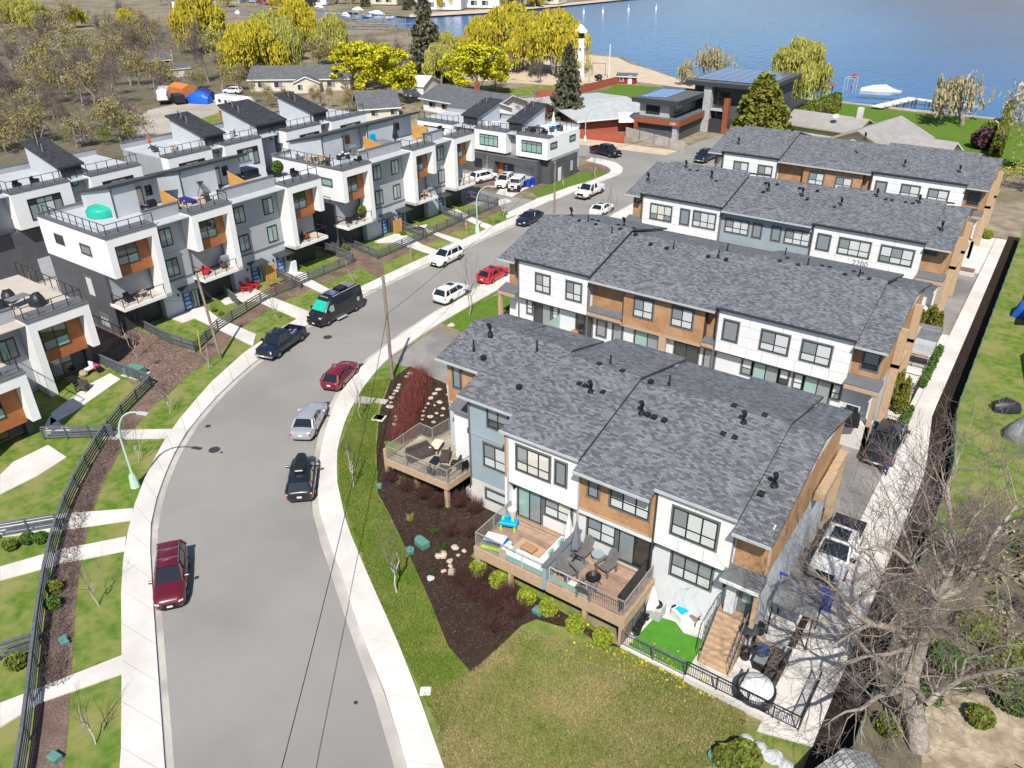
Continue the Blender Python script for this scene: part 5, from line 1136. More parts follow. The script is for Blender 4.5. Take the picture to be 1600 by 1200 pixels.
    bx(P, 'grille', 'plastic_black', f0-.06,f0+.012,-hw*.42,hw*.42,.46,.64*zb+.02); bx(P, 'bumper_intake', 'plastic_black', f0-.10,f0+.008,-hw*.55,hw*.55,.30,.42)
    bx(P, 'licence_plate', 'plate', f0-.01,f0+.022,-.15,.15,.40,.52); bx(P, 'licence_plate', 'plate', r0-.022,r0+.03,-.16,.16,.62,.76)
    bx(P, 'underbody', 'plastic_black', -L*.44,L*.44,-hw*.80,hw*.80,.17,.30)
    mb = MB()
    for s in (-1,1):
        for x in (.12*L*.25,-.19*L): mb.box(x-.09,x+.09,s*hw*.985-.012,s*hw*.985+.012,zb*.80,zb*.83)
    part('door_handles', mb, color, P)
    mb = MB()
    for s in (-1,1):
        for x in (.17*L,-.04*L,-.25*L): mb.box(x-.008,x+.008,s*hw*.975-.02,s*hw*.975+.026,.36,zb*.95)
    part('door_seams', mb, 'plastic_black', P)
    return P
def pickup(color, label, at, hd, front=True, cover=False, crew=True, rim='rim_silver', name='pickup_truck', flare=False, load=False):
    L, W = (5.85, 2.02) if crew else (5.6, 1.98); hw = W/2; wb = 3.65
    hd = Vector(hd).normalized(); p = Vector(at[:2])-hd*(L/2)*(1 if front else -1)
    P = thing(name, label, 'pickup truck', (p.x,p.y,.006), math.atan2(hd.y,hd.x), 'vehicles parked along the road and drives')
    f0 = L/2; xc1, xc0 = f0-1.35, f0-1.35-(2.35 if crew else 1.9); zb = 1.18; zt = 1.88
    sts = [(f0,.78,.50,.86,1.0),(f0-.12,.95,.38,1.0,1.12),(f0-.7,1,.36,1.06,1.17),(xc1+.1,1,.36,1.12,1.22),(xc0-.05,1,.36,1.14,1.22)]
    mb = MB(); mb.loft([ringpts(x,w*hw,a,b,t) for x,w,a,b,t in sts][::-1]); part('body', mb, color, P, 55)
    r0 = -L/2+.12
    bed = obj('bed', None, P)
    for s in (-1,1):
        mb = MB(); mb.loft([[(x,s*hw*.98,.42),(x,s*hw,.80),(x,s*hw*.97,1.18),(x,s*(hw-.12),1.20),(x,s*(hw-.12),.70)] for x in (r0,xc0-.06)]); mb.f = mb.f if s < 0 else [f[::-1] for f in mb.f]; part('bed_side', mb, color, bed, 40)
    bx(bed, 'bed_floor', 'plastic_black', r0,xc0-.06,-(hw-.1),hw-.1,.66,.72); bx(bed, 'tailgate', color, r0-.07,r0+.01,-(hw-.13),hw-.13,.62,1.18); bx(bed, 'bed_front', color, xc0-.12,xc0-.05,-(hw-.1),hw-.1,.7,1.19)
    if cover: bx(P, 'bed_cover', 'vinyl_black', r0+.02,xc0-.08,-(hw-.06),hw-.06,1.195,1.235)
    if load:
        rl = random.Random(4)
        for k in range(9): a = rl.uniform(r0+.2,xc0-.5); b = rl.uniform(-.6,.5); s = rl.uniform(.15,.4); bx(bed, 'cargo', rl.choice(['fabric_navy','tarp_grey','plastic_black','steel_grey']), a,a+s*1.6,b,b+s,.72,.75+rl.uniform(.2,.6))
    a, b_, c, d = xc0, xc1+.05, xc0+.12, xc1-.62; yb, yt = hw*.90, hw*.74
    mb = MB(); mb.add([(a,-yb,zb),(b_,-yb*.96,zb),(b_,yb*.96,zb),(a,yb,zb),(c,-yt,zt),(d,-yt,zt),(d,yt,zt),(c,yt,zt)], [(0,1,5,4),(1,2,6,5),(2,3,7,6),(3,0,4,7),(4,5,6,7)]); part('windows', mb, 'car_glass', P)
    mb = MB(); n = 4; rings = []
    for i in range(n+1):
        t = i/n; x = c-.06+(d-c+.12)*t; e = .03*math.sin(math.pi*t); rings.append([(x,-yt-.03,zt-.04),(x,-yt*.88,zt+.03+e),(x,0,zt+.04+e),(x,yt*.88,zt+.03+e),(x,yt+.03,zt-.04)])
    mb.loft(rings, cap=False, closed=False); mb.f = [f[::-1] for f in mb.f]; part('roof', mb, color, P, 60)
    mb = MB()
    for s in (-1,1):
        mb.beam((b_,s*yb*.965,zb-.02),(d,s*yt,zt),.08,.08); mb.beam((a,s*yb,zb-.02),(c,s*yt,zt),.16,.10); mb.beam(((a+b_)/2-.1,s*yb*.99,zb),((c+d)/2,s*(yt+.01),zt),.09,.03)
    part('pillars', mb, color, P)['kind'] = 'stuff'
    if flare: bx(P, 'sunroof', 'car_glass', c+.25,d-.2,-.5,.5,zt+.05,zt+.1)
    for s in (-1,1):
        for x in (wb/2-.05,-wb/2-.05): wheel(P, x, s*(hw-.12), .40, rim, .28)
        mb = MB(); mb.bbox(-.06,.1,-.14,.14,-.12,.14,.04); part('mirror', mb, 'plastic_black', P, 30, (b_-.3, s*(hw+.12), zb+.1))
        bx(P, 'headlight', 'lamp_clear', f0-.16,f0-.035,s*hw*.74-.14,s*hw*.74+.14,.82,1.0); bx(P, 'taillight', 'lamp_red', r0-.04,r0+.06,s*hw*.93-.07,s*hw*.93+.07,.82,1.14)
    bx(P, 'grille', 'plastic_black', f0-.06,f0+.02,-hw*.52,hw*.52,.70,1.0); bx(P, 'front_bumper', 'chrome' if color != 'paint_black' else 'plastic_black', f0-.10,f0+.08,-hw*.92,hw*.92,.46,.66); bx(P, 'rear_bumper', 'chrome', r0-.2,r0-.05,-hw*.9,hw*.9,.48,.62)
    bx(P, 'licence_plate', 'plate', f0+.07,f0+.10,-.15,.15,.50,.62); bx(P, 'licence_plate', 'plate', r0-.225,r0-.2,-.15,.15,.49,.60); bx(P, 'underbody', 'plastic_black', -L*.45,L*.45,-hw*.75,hw*.75,.25,.45)
    return P
def gpt(x, y): return G(x, y).to_2d()
def hdg(a, b): return (gpt(*b)-gpt(*a))
car('wagon','paint_maroon','maroon station wagon with silver roof rails parked against the left kerb in the foreground','car',G(268,957),(.80,-.60),rails=True,bar=True,cladding=False)
car('suv','paint_black','black SUV with a black cargo box on its roof, right kerb','car',G(470,790),(-.68,.73),False,rails=True,box=True)
car('sedan','paint_silver','silver sedan parked at the right kerb, rear to the viewer','car',G(471,693),(-.52,.85),False)
car('hatch','paint_cherry','dark red hatchback at the right kerb in front of the bare utility pole','car',G(515,614),(-.34,.94),False)
pickup('paint_navy','dark navy old pickup with a loaded open bed by the left kerb',G(413,565),(.25,-.97),crew=False,load=True)
car('suv','paint_white','white crossover by the left kerb, chrome grille toward the viewer','car',G(678,419),(.02,-1),rails=True)
car('suv','paint_white','white crossover with black tail window behind the bare young tree at the right kerb','car',G(686,478),(-.04,1),False,rim='rim_black',sunroof=True,cladding=True)
car('hatch','paint_red','bright red hatchback at the right kerb beside the second terrace','car',G(753,446),(-.02,1),False,sunroof=True)
car('sedan','paint_navy','dark navy sedan at the left kerb beyond the street lamp','car',G(812,355),(.03,-1))
pickup('paint_white','white crew-cab pickup with black bed facing the viewer near the end of the road',G(906,313),(.02,-1))
car('sedan','paint_white','white car half hidden behind the roof ridge of the second terrace','car',(-50.9,91.5),(-.02,1),False,sunroof=True)
pickup('paint_black','black pickup parked side-on by the pavement corner at the end building',G(966,247),hdg((918,238),(966,249)),rim='rim_silver')
pickup('paint_navy','black blue pickup facing the viewer in the drive by the farthest terrace',G(1091,256),(-.03,-1))
car('suv','paint_white','white SUV nosed against the left garage of the end block','car',G(738,287),(.25,1),False)
car('suv','paint_white','white SUV facing out beside the jeep on the end block apron','car',G(780,296),(.30,-1),sunroof=True)
pickup('paint_black','black pickup with folded bed cover on the right-hand drive, a person at its tailgate',G(1366,733),(.0,1),False,cover=True)
pickup('paint_white','white pickup with black glass roof panel seen through bare branches on the right-hand drive',G(1284,914),(.0,-1),flare=True,cover=True)
# boxy off-roader
def jeep():
    at = gpt(800,302); hd = Vector((.30,-1)).normalized(); p = at-hd*2.2; P = thing('off_roader', 'white boxy off-roader facing out next to the blue bins', 'car', (p.x,p.y,.006), math.atan2(hd.y,hd.x), 'vehicles parked along the road and drives')
    bx(P,'body','paint_white',-2.1,.75,-.8,.8,.55,1.15,bev=.05); bx(P,'hood','paint_white',.7,2.0,-.66,.66,.6,1.16,bev=.06); bx(P,'windows','car_glass',-2.05,.72,-.74,.74,1.15,1.72); bx(P,'roof','paint_white',-2.1,.62,-.78,.78,1.72,1.83,bev=.05)
    for s in (-1,1):
        for x in (1.35,-1.35): wheel(P,x,s*.80,.42,'rim_black',.28); 
        for x in (1.4,-1.35): bx(P,'fender','plastic_black',x-.55,x+.55,s*.80-.16,s*.80+.16,.86,.94)
        for x in (-2.05,-.95,-.1,.68): bx(P,'pillar','paint_white',x-.05,x+.05,s*.755-.02,s*.755+.02,1.12,1.75)
        mb = MB(); mb.lathe([(.11,0),(.11,.03)],12); mb.xf(Matrix.Rotation(R(90),4,'Y')); part('headlight',mb,'lamp_clear',P,loc=(1.99,s*.42,.98)); bx(P,'taillight','lamp_red',-2.13,-2.09,s*.7-.06,s*.7+.06,.85,1.05)
    bx(P,'grille','plastic_black',1.99,2.015,-.28,.28,.78,1.1); bx(P,'front_bumper','plastic_black',2.0,2.22,-.75,.75,.5,.68); bx(P,'licence_plate','plate',2.21,2.235,-.15,.15,.52,.64)
    mb = MB(); mb.lathe([(.2,-.12),(.40,-.12),(.40,.12),(.2,.12)],16); mb.xf(Matrix.Rotation(R(90),4,'Y')); part('spare_wheel',mb,'rubber',P,loc=(-2.22,0,.95))
jeep()
# camper van
def van():
    hd = Vector((.05,-1)).normalized(); at = Vector(G(491,512)[:2]); L = 6.2; p = at-hd*L/2
    P = thing('camper_van', 'black high-roof camper van with solar panel and teal sunshade in the windscreen', 'van', (p.x,p.y,.006), math.atan2(hd.y,hd.x), 'vehicles parked along the road and drives')
    hw = 1.03
    def ring(x,w,z0,zt,tw): 
        h = [(0,z0),(w*.9,z0),(w,z0+.2),(w,zt*.55),(w*tw,zt*.93),(w*tw*.86,zt-.02),(0,zt)]
        return [(x,y,z) for y,z in h]+[(x,-y,z) for y,z in h[-2:0:-1]]
    st = [(3.1,hw*.75,.45,.85,1),(3.0,hw*.93,.32,1.05,1),(2.55,hw,.28,1.32,.97),(2.2,hw,.28,1.5,.95)]
    mb = MB(); mb.loft([ring(*s) for s in st][::-1]); part('hood', mb, 'paint_black', P, 50)
    st = [(2.25,hw,.28,1.55,.95),(1.5,hw,.28,2.32,.86),(1.15,hw,.28,2.58,.86),(-2.9,hw,.28,2.62,.86),(-3.08,hw*.98,.34,2.55,.86)]
    mb = MB(); mb.loft([ring(*s) for s in st][::-1]); part('body', mb, 'paint_black', P, 40)
    mb = MB(); mb.add([(2.30,-.84,1.50),(2.30,.84,1.50),(1.56,.76,2.28),(1.56,-.76,2.28)], [(0,1,2,3)]); mb.xf(Matrix.Translation((.035,0,.035))); part('windscreen', mb, 'tarp_teal', P)
    for s in (-1,1):
        mb = MB(); y = s*(hw+.012); mb.add([(2.1,y,1.3),(1.1,y,1.3),(1.1,y*.955,1.95),(1.6,y*.955,1.95)], [(0,1,2,3) if s < 0 else (3,2,1,0)]); part('side_window', mb, 'pane_green', P)
        for x in (2.05,-1.95): wheel(P,x,s*(hw-.12),.37,'rim_silver',.25)
        mb = MB(); mb.bbox(-.06,.1,-.1,.1,-.18,.18,.04); part('mirror',mb,'plastic_black',P,30,(1.95,s*(hw+.15),1.5)); bx(P,'headlight','lamp_clear',2.78,2.98,s*.78-.12,s*.78+.12,.92,1.12); bx(P,'taillight','lamp_red',-3.11,-3.05,s*.95-.05,s*.95+.05,.9,1.5)
        mb = MB(); mb.tube([(.9,s*.8,2.66),(-2.8,s*.8,2.68)],.03,6); part('roof_rail',mb,'steel_grey',P)
    for k in range(4): bx(P,'marker_lamp','lamp_clear',1.22,1.3,-.45+.26*k,-.35+.26*k,2.57,2.63)
    bx(P,'solar_panel','solar',-.3,.75,-.6,.6,2.66,2.71); bx(P,'roof_hatch','tarp_grey',-2.6,-1.7,-.55,.55,2.65,2.78); bx(P,'roof_unit','plastic_black',-1.55,-.5,-.5,.45,2.65,2.86)
    bx(P,'front_bumper','plastic_black',3.0,3.14,-.9,.9,.36,.62); bx(P,'grille','plastic_black',3.02,3.12,-.55,.55,.68,.82); bx(P,'licence_plate','plate',3.135,3.16,-.15,.15,.42,.54); bx(P,'side_step','steel_grey',-.4,.9,hw-.05,hw+.22,.28,.33)
    bx(P,'cassette','steel_grey',-2.5,-2.2,hw-.02,hw+.03,1.1,1.5)
van()
# ------------------------------------------------------------------ vegetation
NR = np.random.default_rng(5)
def wood(name, segs, m, n=4):
    V, F = seg_arrays(segs, n); return npmesh(name, V, F, m)
def blob_points(rng, n, c, r, shell=.55):
    u = rng.normal(size=(n,3)); u /= np.linalg.norm(u,axis=1)[:,None]; k = shell+(1-shell)*rng.random((n,1))**.5
    return np.array(c)+u*k*np.array(r)
TREE = {}
def tree_var(kind, i):
    "two-part variants (trunk mesh, crown mesh), unit tree about 10 m tall"
    if (kind,i) in TREE: return TREE[(kind,i)]
    rng = np.random.default_rng(100+i*17+sum(map(ord,kind))); out = []; tips = []
    if kind == 'maple':
        grow(rng,(0,0,0),(0,0,1),2.6,.26,5,out,.85,.10,(3,4),.74,3,tips); T = np.array(tips); T = T[rng.permutation(len(T))[:1500]]
        P = [np.repeat(T,5,0)+rng.normal(size=(len(T)*5,3))*.30]
        for k in range(70):
            a = rng.random()*6.28; e = rng.uniform(-.5,1.45); q = rng.uniform(.8,1.08); c = np.array((math.cos(a)*math.cos(e)*4.6*q, math.sin(a)*math.cos(e)*4.6*q, 5.2+4.1*math.sin(e)*q)); P.append(blob_points(rng, 75, c, (.8,.8,.6), .3))
        P = np.concatenate(P); P = P[P[:,2] > 1.4]; V, F = leaf_arrays(P, rng, .23, 1.3); cm = ('leaf_lemon',V,F)
    elif kind == 'willow':
        grow(rng,(0,0,0),(0,0,1),3.4,.36,3,out,.75,.2,(3,4),.75,3,tips); P = []
        for k in range(30):
            a = rng.random()*6.28; q = rng.uniform(.4,4.4); c = np.array((math.cos(a)*q, math.sin(a)*q, 8.6-.16*q*q+rng.uniform(-1,.6)))
            P.append(blob_points(rng, 190, c, (1.3,1.3,.9), .4))
            m = 60; th = rng.random((m,1))*6.28; b = c+np.concatenate([np.cos(th)*1.3,np.sin(th)*1.3,np.zeros((m,1))],1)*rng.random((m,1))**.4
            ln = rng.uniform(1.2,4.6,size=(m,1))
            for t in (.15,.4,.65,.9): z = b.copy(); z[:,2:] -= ln*t; P.append(z)
        P = np.concatenate(P); P = P[P[:,2] > .9]; V, F = leaf_arrays(P, rng, .15, 4.0, .7); cm = ('leaf_yellow',V,F)
    elif kind in ('olive','bare','tan'):
        grow(rng,(0,0,0),(0,0,1),2.6,.24,5,out,.75,.16,(2,4),.74,3,tips); T = np.array(tips)
        if kind == 'bare':
            tw = []; 
            for t in T[rng.permutation(len(T))[:1100]]:
                for _ in range(5): d = rng.normal(size=3)*.55; d[2] += .35; tw.append((t,t+d*rng.uniform(.5,1.1),.016,.006))
            V, F = seg_arrays(tw, 3); cm = ('twig_purple',V,F)
        else:
            P = np.repeat(T,7,0)+rng.normal(size=(len(T)*7,3))*.5; P = P[rng.permutation(len(P))[:9500]]; V, F = leaf_arrays(P, rng, .13, 3.0, .2); cm = ('twig_olive' if kind == 'olive' else 'leaf_tan',V,F)
    elif kind == 'weeper':
        grow(rng,(0,0,0),(.05,0,1),2.6,.34,4,out,.85,.12,(3,4),.72,3,tips); T = np.array(tips); P = []
        for t in T[rng.permutation(len(T))[:420]]:
            ln = rng.uniform(.6,2.6); b = t+rng.normal(size=3)*.3
            for s in np.linspace(0,1,7): P.append(b-np.array((0,0,ln*s))+rng.normal(size=3)*.07)
        P = np.array(P); P = P[P[:,2] > 1.2]; V, F = leaf_arrays(P, rng, .16, 4.2, .7); cm = ('leaf_tan',V,F)
    elif kind == 'spruce':
        out = [((0,0,0),(0,0,9.9),.22,.03)]; P = []
        z = .9
        while z < 9.9:
            r = 2.7*(1-z/10.2)**.85+.1; k = int(7+r*5)
            for j in range(k):
                a = rng.random()*6.28; L = r*rng.uniform(.75,1.12); m = int(6+L*13); s = rng.random((m,1))**.7
                b = np.concatenate([np.cos(a)*L*s, np.sin(a)*L*s, z-.33*L*s+.12*L*s*s+0*s],1)+rng.normal(size=(m,3))*np.array((.12,.12,.09)); P.append(b)
            z += .27+.12*rng.random()
        P = np.concatenate(P); V, F = leaf_arrays(P, rng, .20, 1.7, .35); cm = ('needle',V,F)
    elif kind == 'cypress':
        out = [((0,0,0),(0,0,7),.2,.05)]; P = []
        for k in range(150):
            z = rng.uniform(.2,9.6); r = 3.4*(1-(z/10.0)**1.5)+.15; a = rng.random()*6.28; q = r*rng.uniform(.7,1.05); P.append(blob_points(rng, 60, (math.cos(a)*q,math.sin(a)*q,z), (.55,.55,.85), .3))
        P = np.concatenate(P); V, F = leaf_arrays(P, rng, .26, 1.6, .2); cm = ('needle_cedar',V,F)
    TREE[(kind,i)] = (wood('trunk', out, {'maple':'bark_dark','willow':'bark','bare':'bark','olive':'bark','tan':'bark','weeper':'bark','spruce':'bark_dark','cypress':'bark_dark'}[kind]), npmesh('crown', cm[1], cm[2], cm[0]), {})
    return TREE[(kind,i)]
def tree(kind, px, py, h, label, group=None, i=0, wide=1.0, rz=None, m=None, name=None, cat='tree', at=None):
    t = tree_var(kind, i); p = G(px,py) if at is None else Vector((*at,0)); s = h/10
    names = {'maple':'maple_tree','willow':'willow_tree','bare':'bare_tree','olive':'budding_tree','tan':'budding_tree','weeper':'willow_tree','spruce':'spruce_tree','cypress':'cypress_tree'}
    T = thing(name or names[kind], label, cat, (p.x,p.y,0), random.uniform(0,6.28) if rz is None else rz, group)
    T.scale = (s*wide,s*wide,s)
    obj('trunk', t[0], T); me = t[1]
    if m:
        if m not in t[2]: t[2][m] = me.copy(); t[2][m].materials[0] = MT[m]
        me = t[2][m]
    obj('crown', me, T); return T
# yellow and lemon trees beyond the left rows
tree('maple',748,150,12.0,'round lemon yellow maple right of the tall dark conifer',i=0,wide=1.42)
tree('maple',564,140,11.5,'lemon yellow maple, left one of the pair behind the long dark-roofed house',i=1,wide=1.25); tree('maple',606,163,13.0,'lemon yellow maple, right one of the pair behind the long dark-roofed house',i=0,wide=1.1,rz=2.2)
tree('willow',405,122,14.5,'big yellow weeping willow behind the long dark-roofed house',i=0,wide=1.15); tree('willow',455,118,14.0,'trailing yellow willow with long strands at the end of the long dark-roofed house',i=1,wide=.9,m='leaf_willow'); tree('willow',470,82,17,'tall yellow willow in front of the marina docks',i=0,wide=1.0,rz=1.0); tree('willow',525,100,14,'paler yellow willow right of the tall marina willow',i=1,wide=.85,m='leaf_willow')
tree('willow',322,82,19,'tall yellow willow behind the bare cottonwood at upper left',i=1,wide=.95); tree('willow',868,118,16.5,'broad golden willow at the beach left of the lighthouse',i=0,wide=1.25,rz=.4); tree('willow',800,108,17.5,'golden willow in the middle of the beach group',i=1,wide=1.15); tree('willow',750,108,14,'golden willow behind the lemon maple',i=0,wide=.8,m='leaf_yellow'); tree('willow',700,108,10,'small pale willow just right of the dark conifer',i=1,wide=.9,m='leaf_willow')
tree('spruce',668,128,21.0,'tall dark conifer standing among the yellow trees',i=0,wide=1.05,m=None,rz=.3); tree('spruce',886,196,15.5,'blue grey spruce beside the end block and the pale roofed house',i=1,wide=1.0)
tree('cypress',1183,226,12.3,'large rounded golden green cypress beside the solar panel house',i=0,wide=1.28)
tree('weeper',1063,133,10.2,'thin pale willow on the shore left of the solar panel house',i=0,wide=1.0); tree('weeper',1113,134,13,'taller thin pale willow on the shore behind the solar panel house',i=1,wide=1.0); tree('willow',1238,166,14.2,'lime yellow willow on the shore behind the solar panel house',i=1,wide=.95,m='leaf_willow'); tree('weeper',1503,195,13.2,'drooping tan willow standing alone on the lakeside lawn',i=1,wide=1.35,rz=2)
tree('tan',1606,275,16,'pale tan budding tree at the right edge above the garden path',i=1,wide=.75); tree('olive',1598,300,6,'yellow green shrubby tree below the pale tan tree at right',i=0,wide=1.2,m='leaf_willow')
tree('bare',326,128,17.5,'tall bare cottonwood above the parked trailers',i=0,wide=.85); tree('olive',303,140,6.5,'small pollarded olive tree behind the blue tarp',i=0,wide=.9); tree('olive',347,140,7.5,'small pollarded olive tree left of the white parked crossover',i=1,wide=1.25); tree('olive',372,142,7.5,'small pollarded olive tree right of the white parked crossover',i=0,wide=1.0,rz=1)
for k, (x,y,h) in enumerate(((425,168,6.0),(448,165,5.5),(492,168,6),(512,170,6.5),(545,176,6.5),(400,160,6.5),(582,182,5),(622,178,4.5))):
    tree('olive',x,y,h,'small pale budding tree along the fence before the long dark-roofed house','small trees before the long house',i=k%2,wide=.75)
tree('bare',826,190,8.5,'leafless round tree beside the end block roofs',i=1,wide=.85); tree('olive',898,140,9,'green budding tree just left of the lighthouse',i=0,wide=.7,m='leaf_willow'); tree('olive',922,136,8,'green budding tree just right of the lighthouse',i=1,wide=.65,m='leaf_willow')
tree('bare',620,106,9,'leafless grey tree by the bay water left of the conifer',i=0); tree('olive',594,120,11,'thin olive tree by the bay water',i=1,wide=.6); tree('bare',712,110,11,'leafless tree behind the lemon maple, first of the grey thicket',i=1,wide=1.0); tree('bare',775,140,11,'leafless tree behind the lemon maple, right of it',i=0,wide=.9)
for k,(x,y,kd,h,mm,lb) in enumerate(((388,112,'willow',13,None,'yellow willow at the left end of the long dark-roofed house'),(430,98,'willow',15,'leaf_willow','pale yellow willow behind the big weeping willow'),(498,112,'olive',11,None,'olive tree between the trailing willow and the maples'),(545,112,'olive',12,'leaf_willow','yellow green tree behind the left lemon maple'),(585,104,'bare',10,None,'grey leafless tree behind the lemon maple pair'),(640,112,'bare',10,None,'leafless grey tree at the foot of the tall conifer'),(690,132,'willow',10,'leaf_willow','low yellow tree between conifer and lemon maple'),(735,104,'olive',13,None,'olive tree at the bay behind the lemon maple'),(830,112,'willow',15,None,'golden willow filling the beach group at its centre'),(905,112,'olive',12,None,'olive tree at the right end of the beach willows'),(345,100,'olive',12,'leaf_willow','yellow green tree behind the pollarded trees'),(270,96,'bare',14,None,'tall leafless tree left of the cottonwood'),(365,118,'olive',9,None,'olive tree behind the white parked crossover'),(790,128,'bare',10,None,'leafless grey tree before the beach willows'),(845,130,'bare',7,None,'low leafless tree on the sand before the willows'),(255,128,'bare',12,None,'leafless tree beside the left white trailer'),(640,150,'olive',5,'hedge_leaf','dark green shrub behind the right lemon maple'),(628,170,'olive',3.5,'hedge_leaf','dark green hedge shrub by the white garage roof'))): tree(kd,x,y,h,lb,i=k%2,wide=1.1,m=mm)
# the wooded lot at upper left
rl = random.Random(8); spots = []
for y in (232,218,200,184,168,152,138,124,110,98,86,74,62,50,40):
    for k in range(9):
        x = rl.uniform(-50,255) if y < 170 else rl.uniform(-50,215)
        spots.append((x,y+rl.uniform(-6,6)))
for k, (x,y) in enumerate(spots):
    kd = ('bare','olive','bare','bare','olive')[k%5] if y > 56 else ('willow','olive','bare')[k%3]
    h = rl.uniform(6,9) if y > 180 else rl.uniform(8,12.5); q = 'at the very edge by the yard' if y > 180 else ('in the front half' if y > 120 else 'in the back half')
    tree(kd,x,y,h,{'bare':'leafless grey tree '+q+' of the wooded lot','olive':'olive budding tree '+q+' of the wooded lot','willow':'yellow tree at the back of the wooded lot'}[kd],'trees of the wooded lot',i=k%2,wide=rl.uniform(.85,1.25),m='leaf_willow' if kd == 'willow' and k%2 else None)
tree('tan',140,226,5.0,'white blossoming shrub at the edge of the wooded lot behind the roofs',i=0,wide=1.35,m='blossom')
tree('olive',205,232,5,'dense green shrub behind the white roof box at upper left',i=1,wide=1.4,m='hedge_leaf'); tree('olive',190,222,5.5,'second dense green shrub behind the white roof box',i=0,wide=1.3,m='hedge_leaf')
# young street trees
SAP = []
for i in range(4):
    rng = np.random.default_rng(60+i); o = []; tp = []
    grow(rng,(0,0,0),(rng.normal()*.04,rng.normal()*.04,1),1.5,.045,0,o,.3,.1,bends=3); top = o[-1][1]
    for j in range(6): a = rng.random()*6.28; z = rng.uniform(.9,1.5); grow(rng,(0,0,z),(math.cos(a)*.45,math.sin(a)*.45,1),rng.uniform(.9,1.5),.022,2,o,.45,.35,(2,3),.66,3,tp)
    grow(rng,top,(0,0,1),1.5,.032,3,o,.42,.3,(2,3),.7,3,tp)
    SAP.append((wood('trunk', [s for s in o if s[2] > .02], 'bark_pale', 5), wood('branches', [s for s in o if s[2] <= .02]+[s for s in o if s[2] <= .012], 'twig', 3)))
def sapling(px, py, h, label, i, group='young street trees', at=None, m=None):
    p = G(px,py); T = thing('young_tree', label, 'young tree', (p.x,p.y,.0), random.uniform(0,6.28), group); T.scale = (h/4.2*.9,h/4.2*.9,h/4.2); obj('trunk', SAP[i][0], T); obj('branches', SAP[i][1], T); return T
for k, (x,y,h,lb) in enumerate(((155,947,4.0,'leafless young tree on the lower left verge left of the maroon wagon'),(150,1163,3.8,'leafless young tree on the lowest left verge near the bottom edge'),(217,722,3.6,'leafless young tree right beside the lower left street lamp'),(266,646,3.2,'leafless young tree on the verge above the lower left street lamp'),
  (327,578,3.4,'leafless young tree on the verge by the leaning pole with the yellow guard'),(435,502,3.6,'leafless young tree on the verge between the dark pickup and the van'),(554,445,4.2,'leafless young tree with reddish top on the verge behind the van'),(642,405,3.2,'leafless young tree on the verge behind the white left-hand crossover'),(729,366,3.8,'leafless young tree left of the street lamp by the far yards'),(785,341,4.2,'leafless young tree by the stepping slabs near the side lane'),
  (760,279,5.0,'leafless young tree before the grey garage of the end block'),(880,298,4.0,'leafless young tree on the end block lawn behind the white pickup'),(930,279,4.5,'leafless young tree at the bulb of pavement by the black side-on pickup'),(564,654,4.6,'leafless white-barked young tree by the concrete utility slab on the right verge'),(553,761,5.4,'tall leafless young tree on the right verge above the black SUV'),(620,926,6.0,'tall dense leafless young tree at the mulch edge below the corner deck'),
  (733,492,5.6,'leafless young tree in front of the white crossover at the right kerb'),(955,352,5.0,'leafless young tree left of the third terrace'),(215,561,5.0,'leafless white-stemmed tree in the bark yard at left'),(58,470,5.5,'leafless white-stemmed tree in the lane between the left rows'))): sapling(x,y,h,lb,k%4)
# shrubs
def stems(name, n, h, spread, m, seed, thick=.012, kids=2):
    rng = np.random.default_rng(seed); o = []
    for k in range(n):
        a = rng.random()*6.28; s = spread*rng.random()**.6; p = np.array((math.cos(a)*s*.35,math.sin(a)*s*.35,0)); d = np.array((math.cos(a)*s*.55,math.sin(a)*s*.55,1)); L = h*rng.uniform(.6,1.1); q = p
        for j in range(3):
            e = q+d/np.linalg.norm(d)*L/3; o.append((q,e,thick*(1-.25*j),thick*(.75-.25*j))); q = e; d = d+rng.normal(size=3)*.22
            if j < 2 and rng.random() < .7: b = q+(d+rng.normal(size=3)*.5)*L*.22; o.append((q,b,thick*.6,thick*.3))
    return wood(name, o, m, 3)
DOG = [stems('stems', 230, 1.0, .95, 'twig_brown', 20+i, .013) for i in range(3)]
BRN = [stems('stems', 150, 1.1, 1.3, 'twig_purple', 30+i, .010) for i in range(2)]
def shrub(me, px, py, s, label, group, name='bare_shrub', z=0.03, sz=None):
    p = G(px,py); o = obj(name, me, None, (p.x,p.y,z), random.uniform(0,6.28)); o.scale = (s,s,sz or s); return tag(o, label, 'shrub', group)
for k, (x,y,s) in enumerate(((612,752,1.0),(636,766,1.1),(662,778,1.15),(684,792,1.0),(718,790,1.15),(742,800,1.0),(737,838,1.0),(748,862,.9))):
    shrub(DOG[k%3],x,y,s,'red-brown leafless shrub round the posts of the corner deck','leafless shrubs round the corner deck')
for k, (x,y,s) in enumerate(((722,912,1.15),(742,935,1.2),(770,955,1.2),(792,935,1.0),(772,985,1.05),(806,962,1.05),(758,905,1.0))):
    shrub(DOG[k%3],x,y,s,'red-brown leafless shrub in the mulch before the front decks','leafless shrubs before the front decks')
shrub(DOG[1],703,835,1.05,'single round dark red shrub alone in the middle of the mulch','leafless shrub alone in the mulch',sz=.85)
h0, h1 = G(657,592).to_2d(), G(628,694).to_2d()
rng = np.random.default_rng(2); o = []
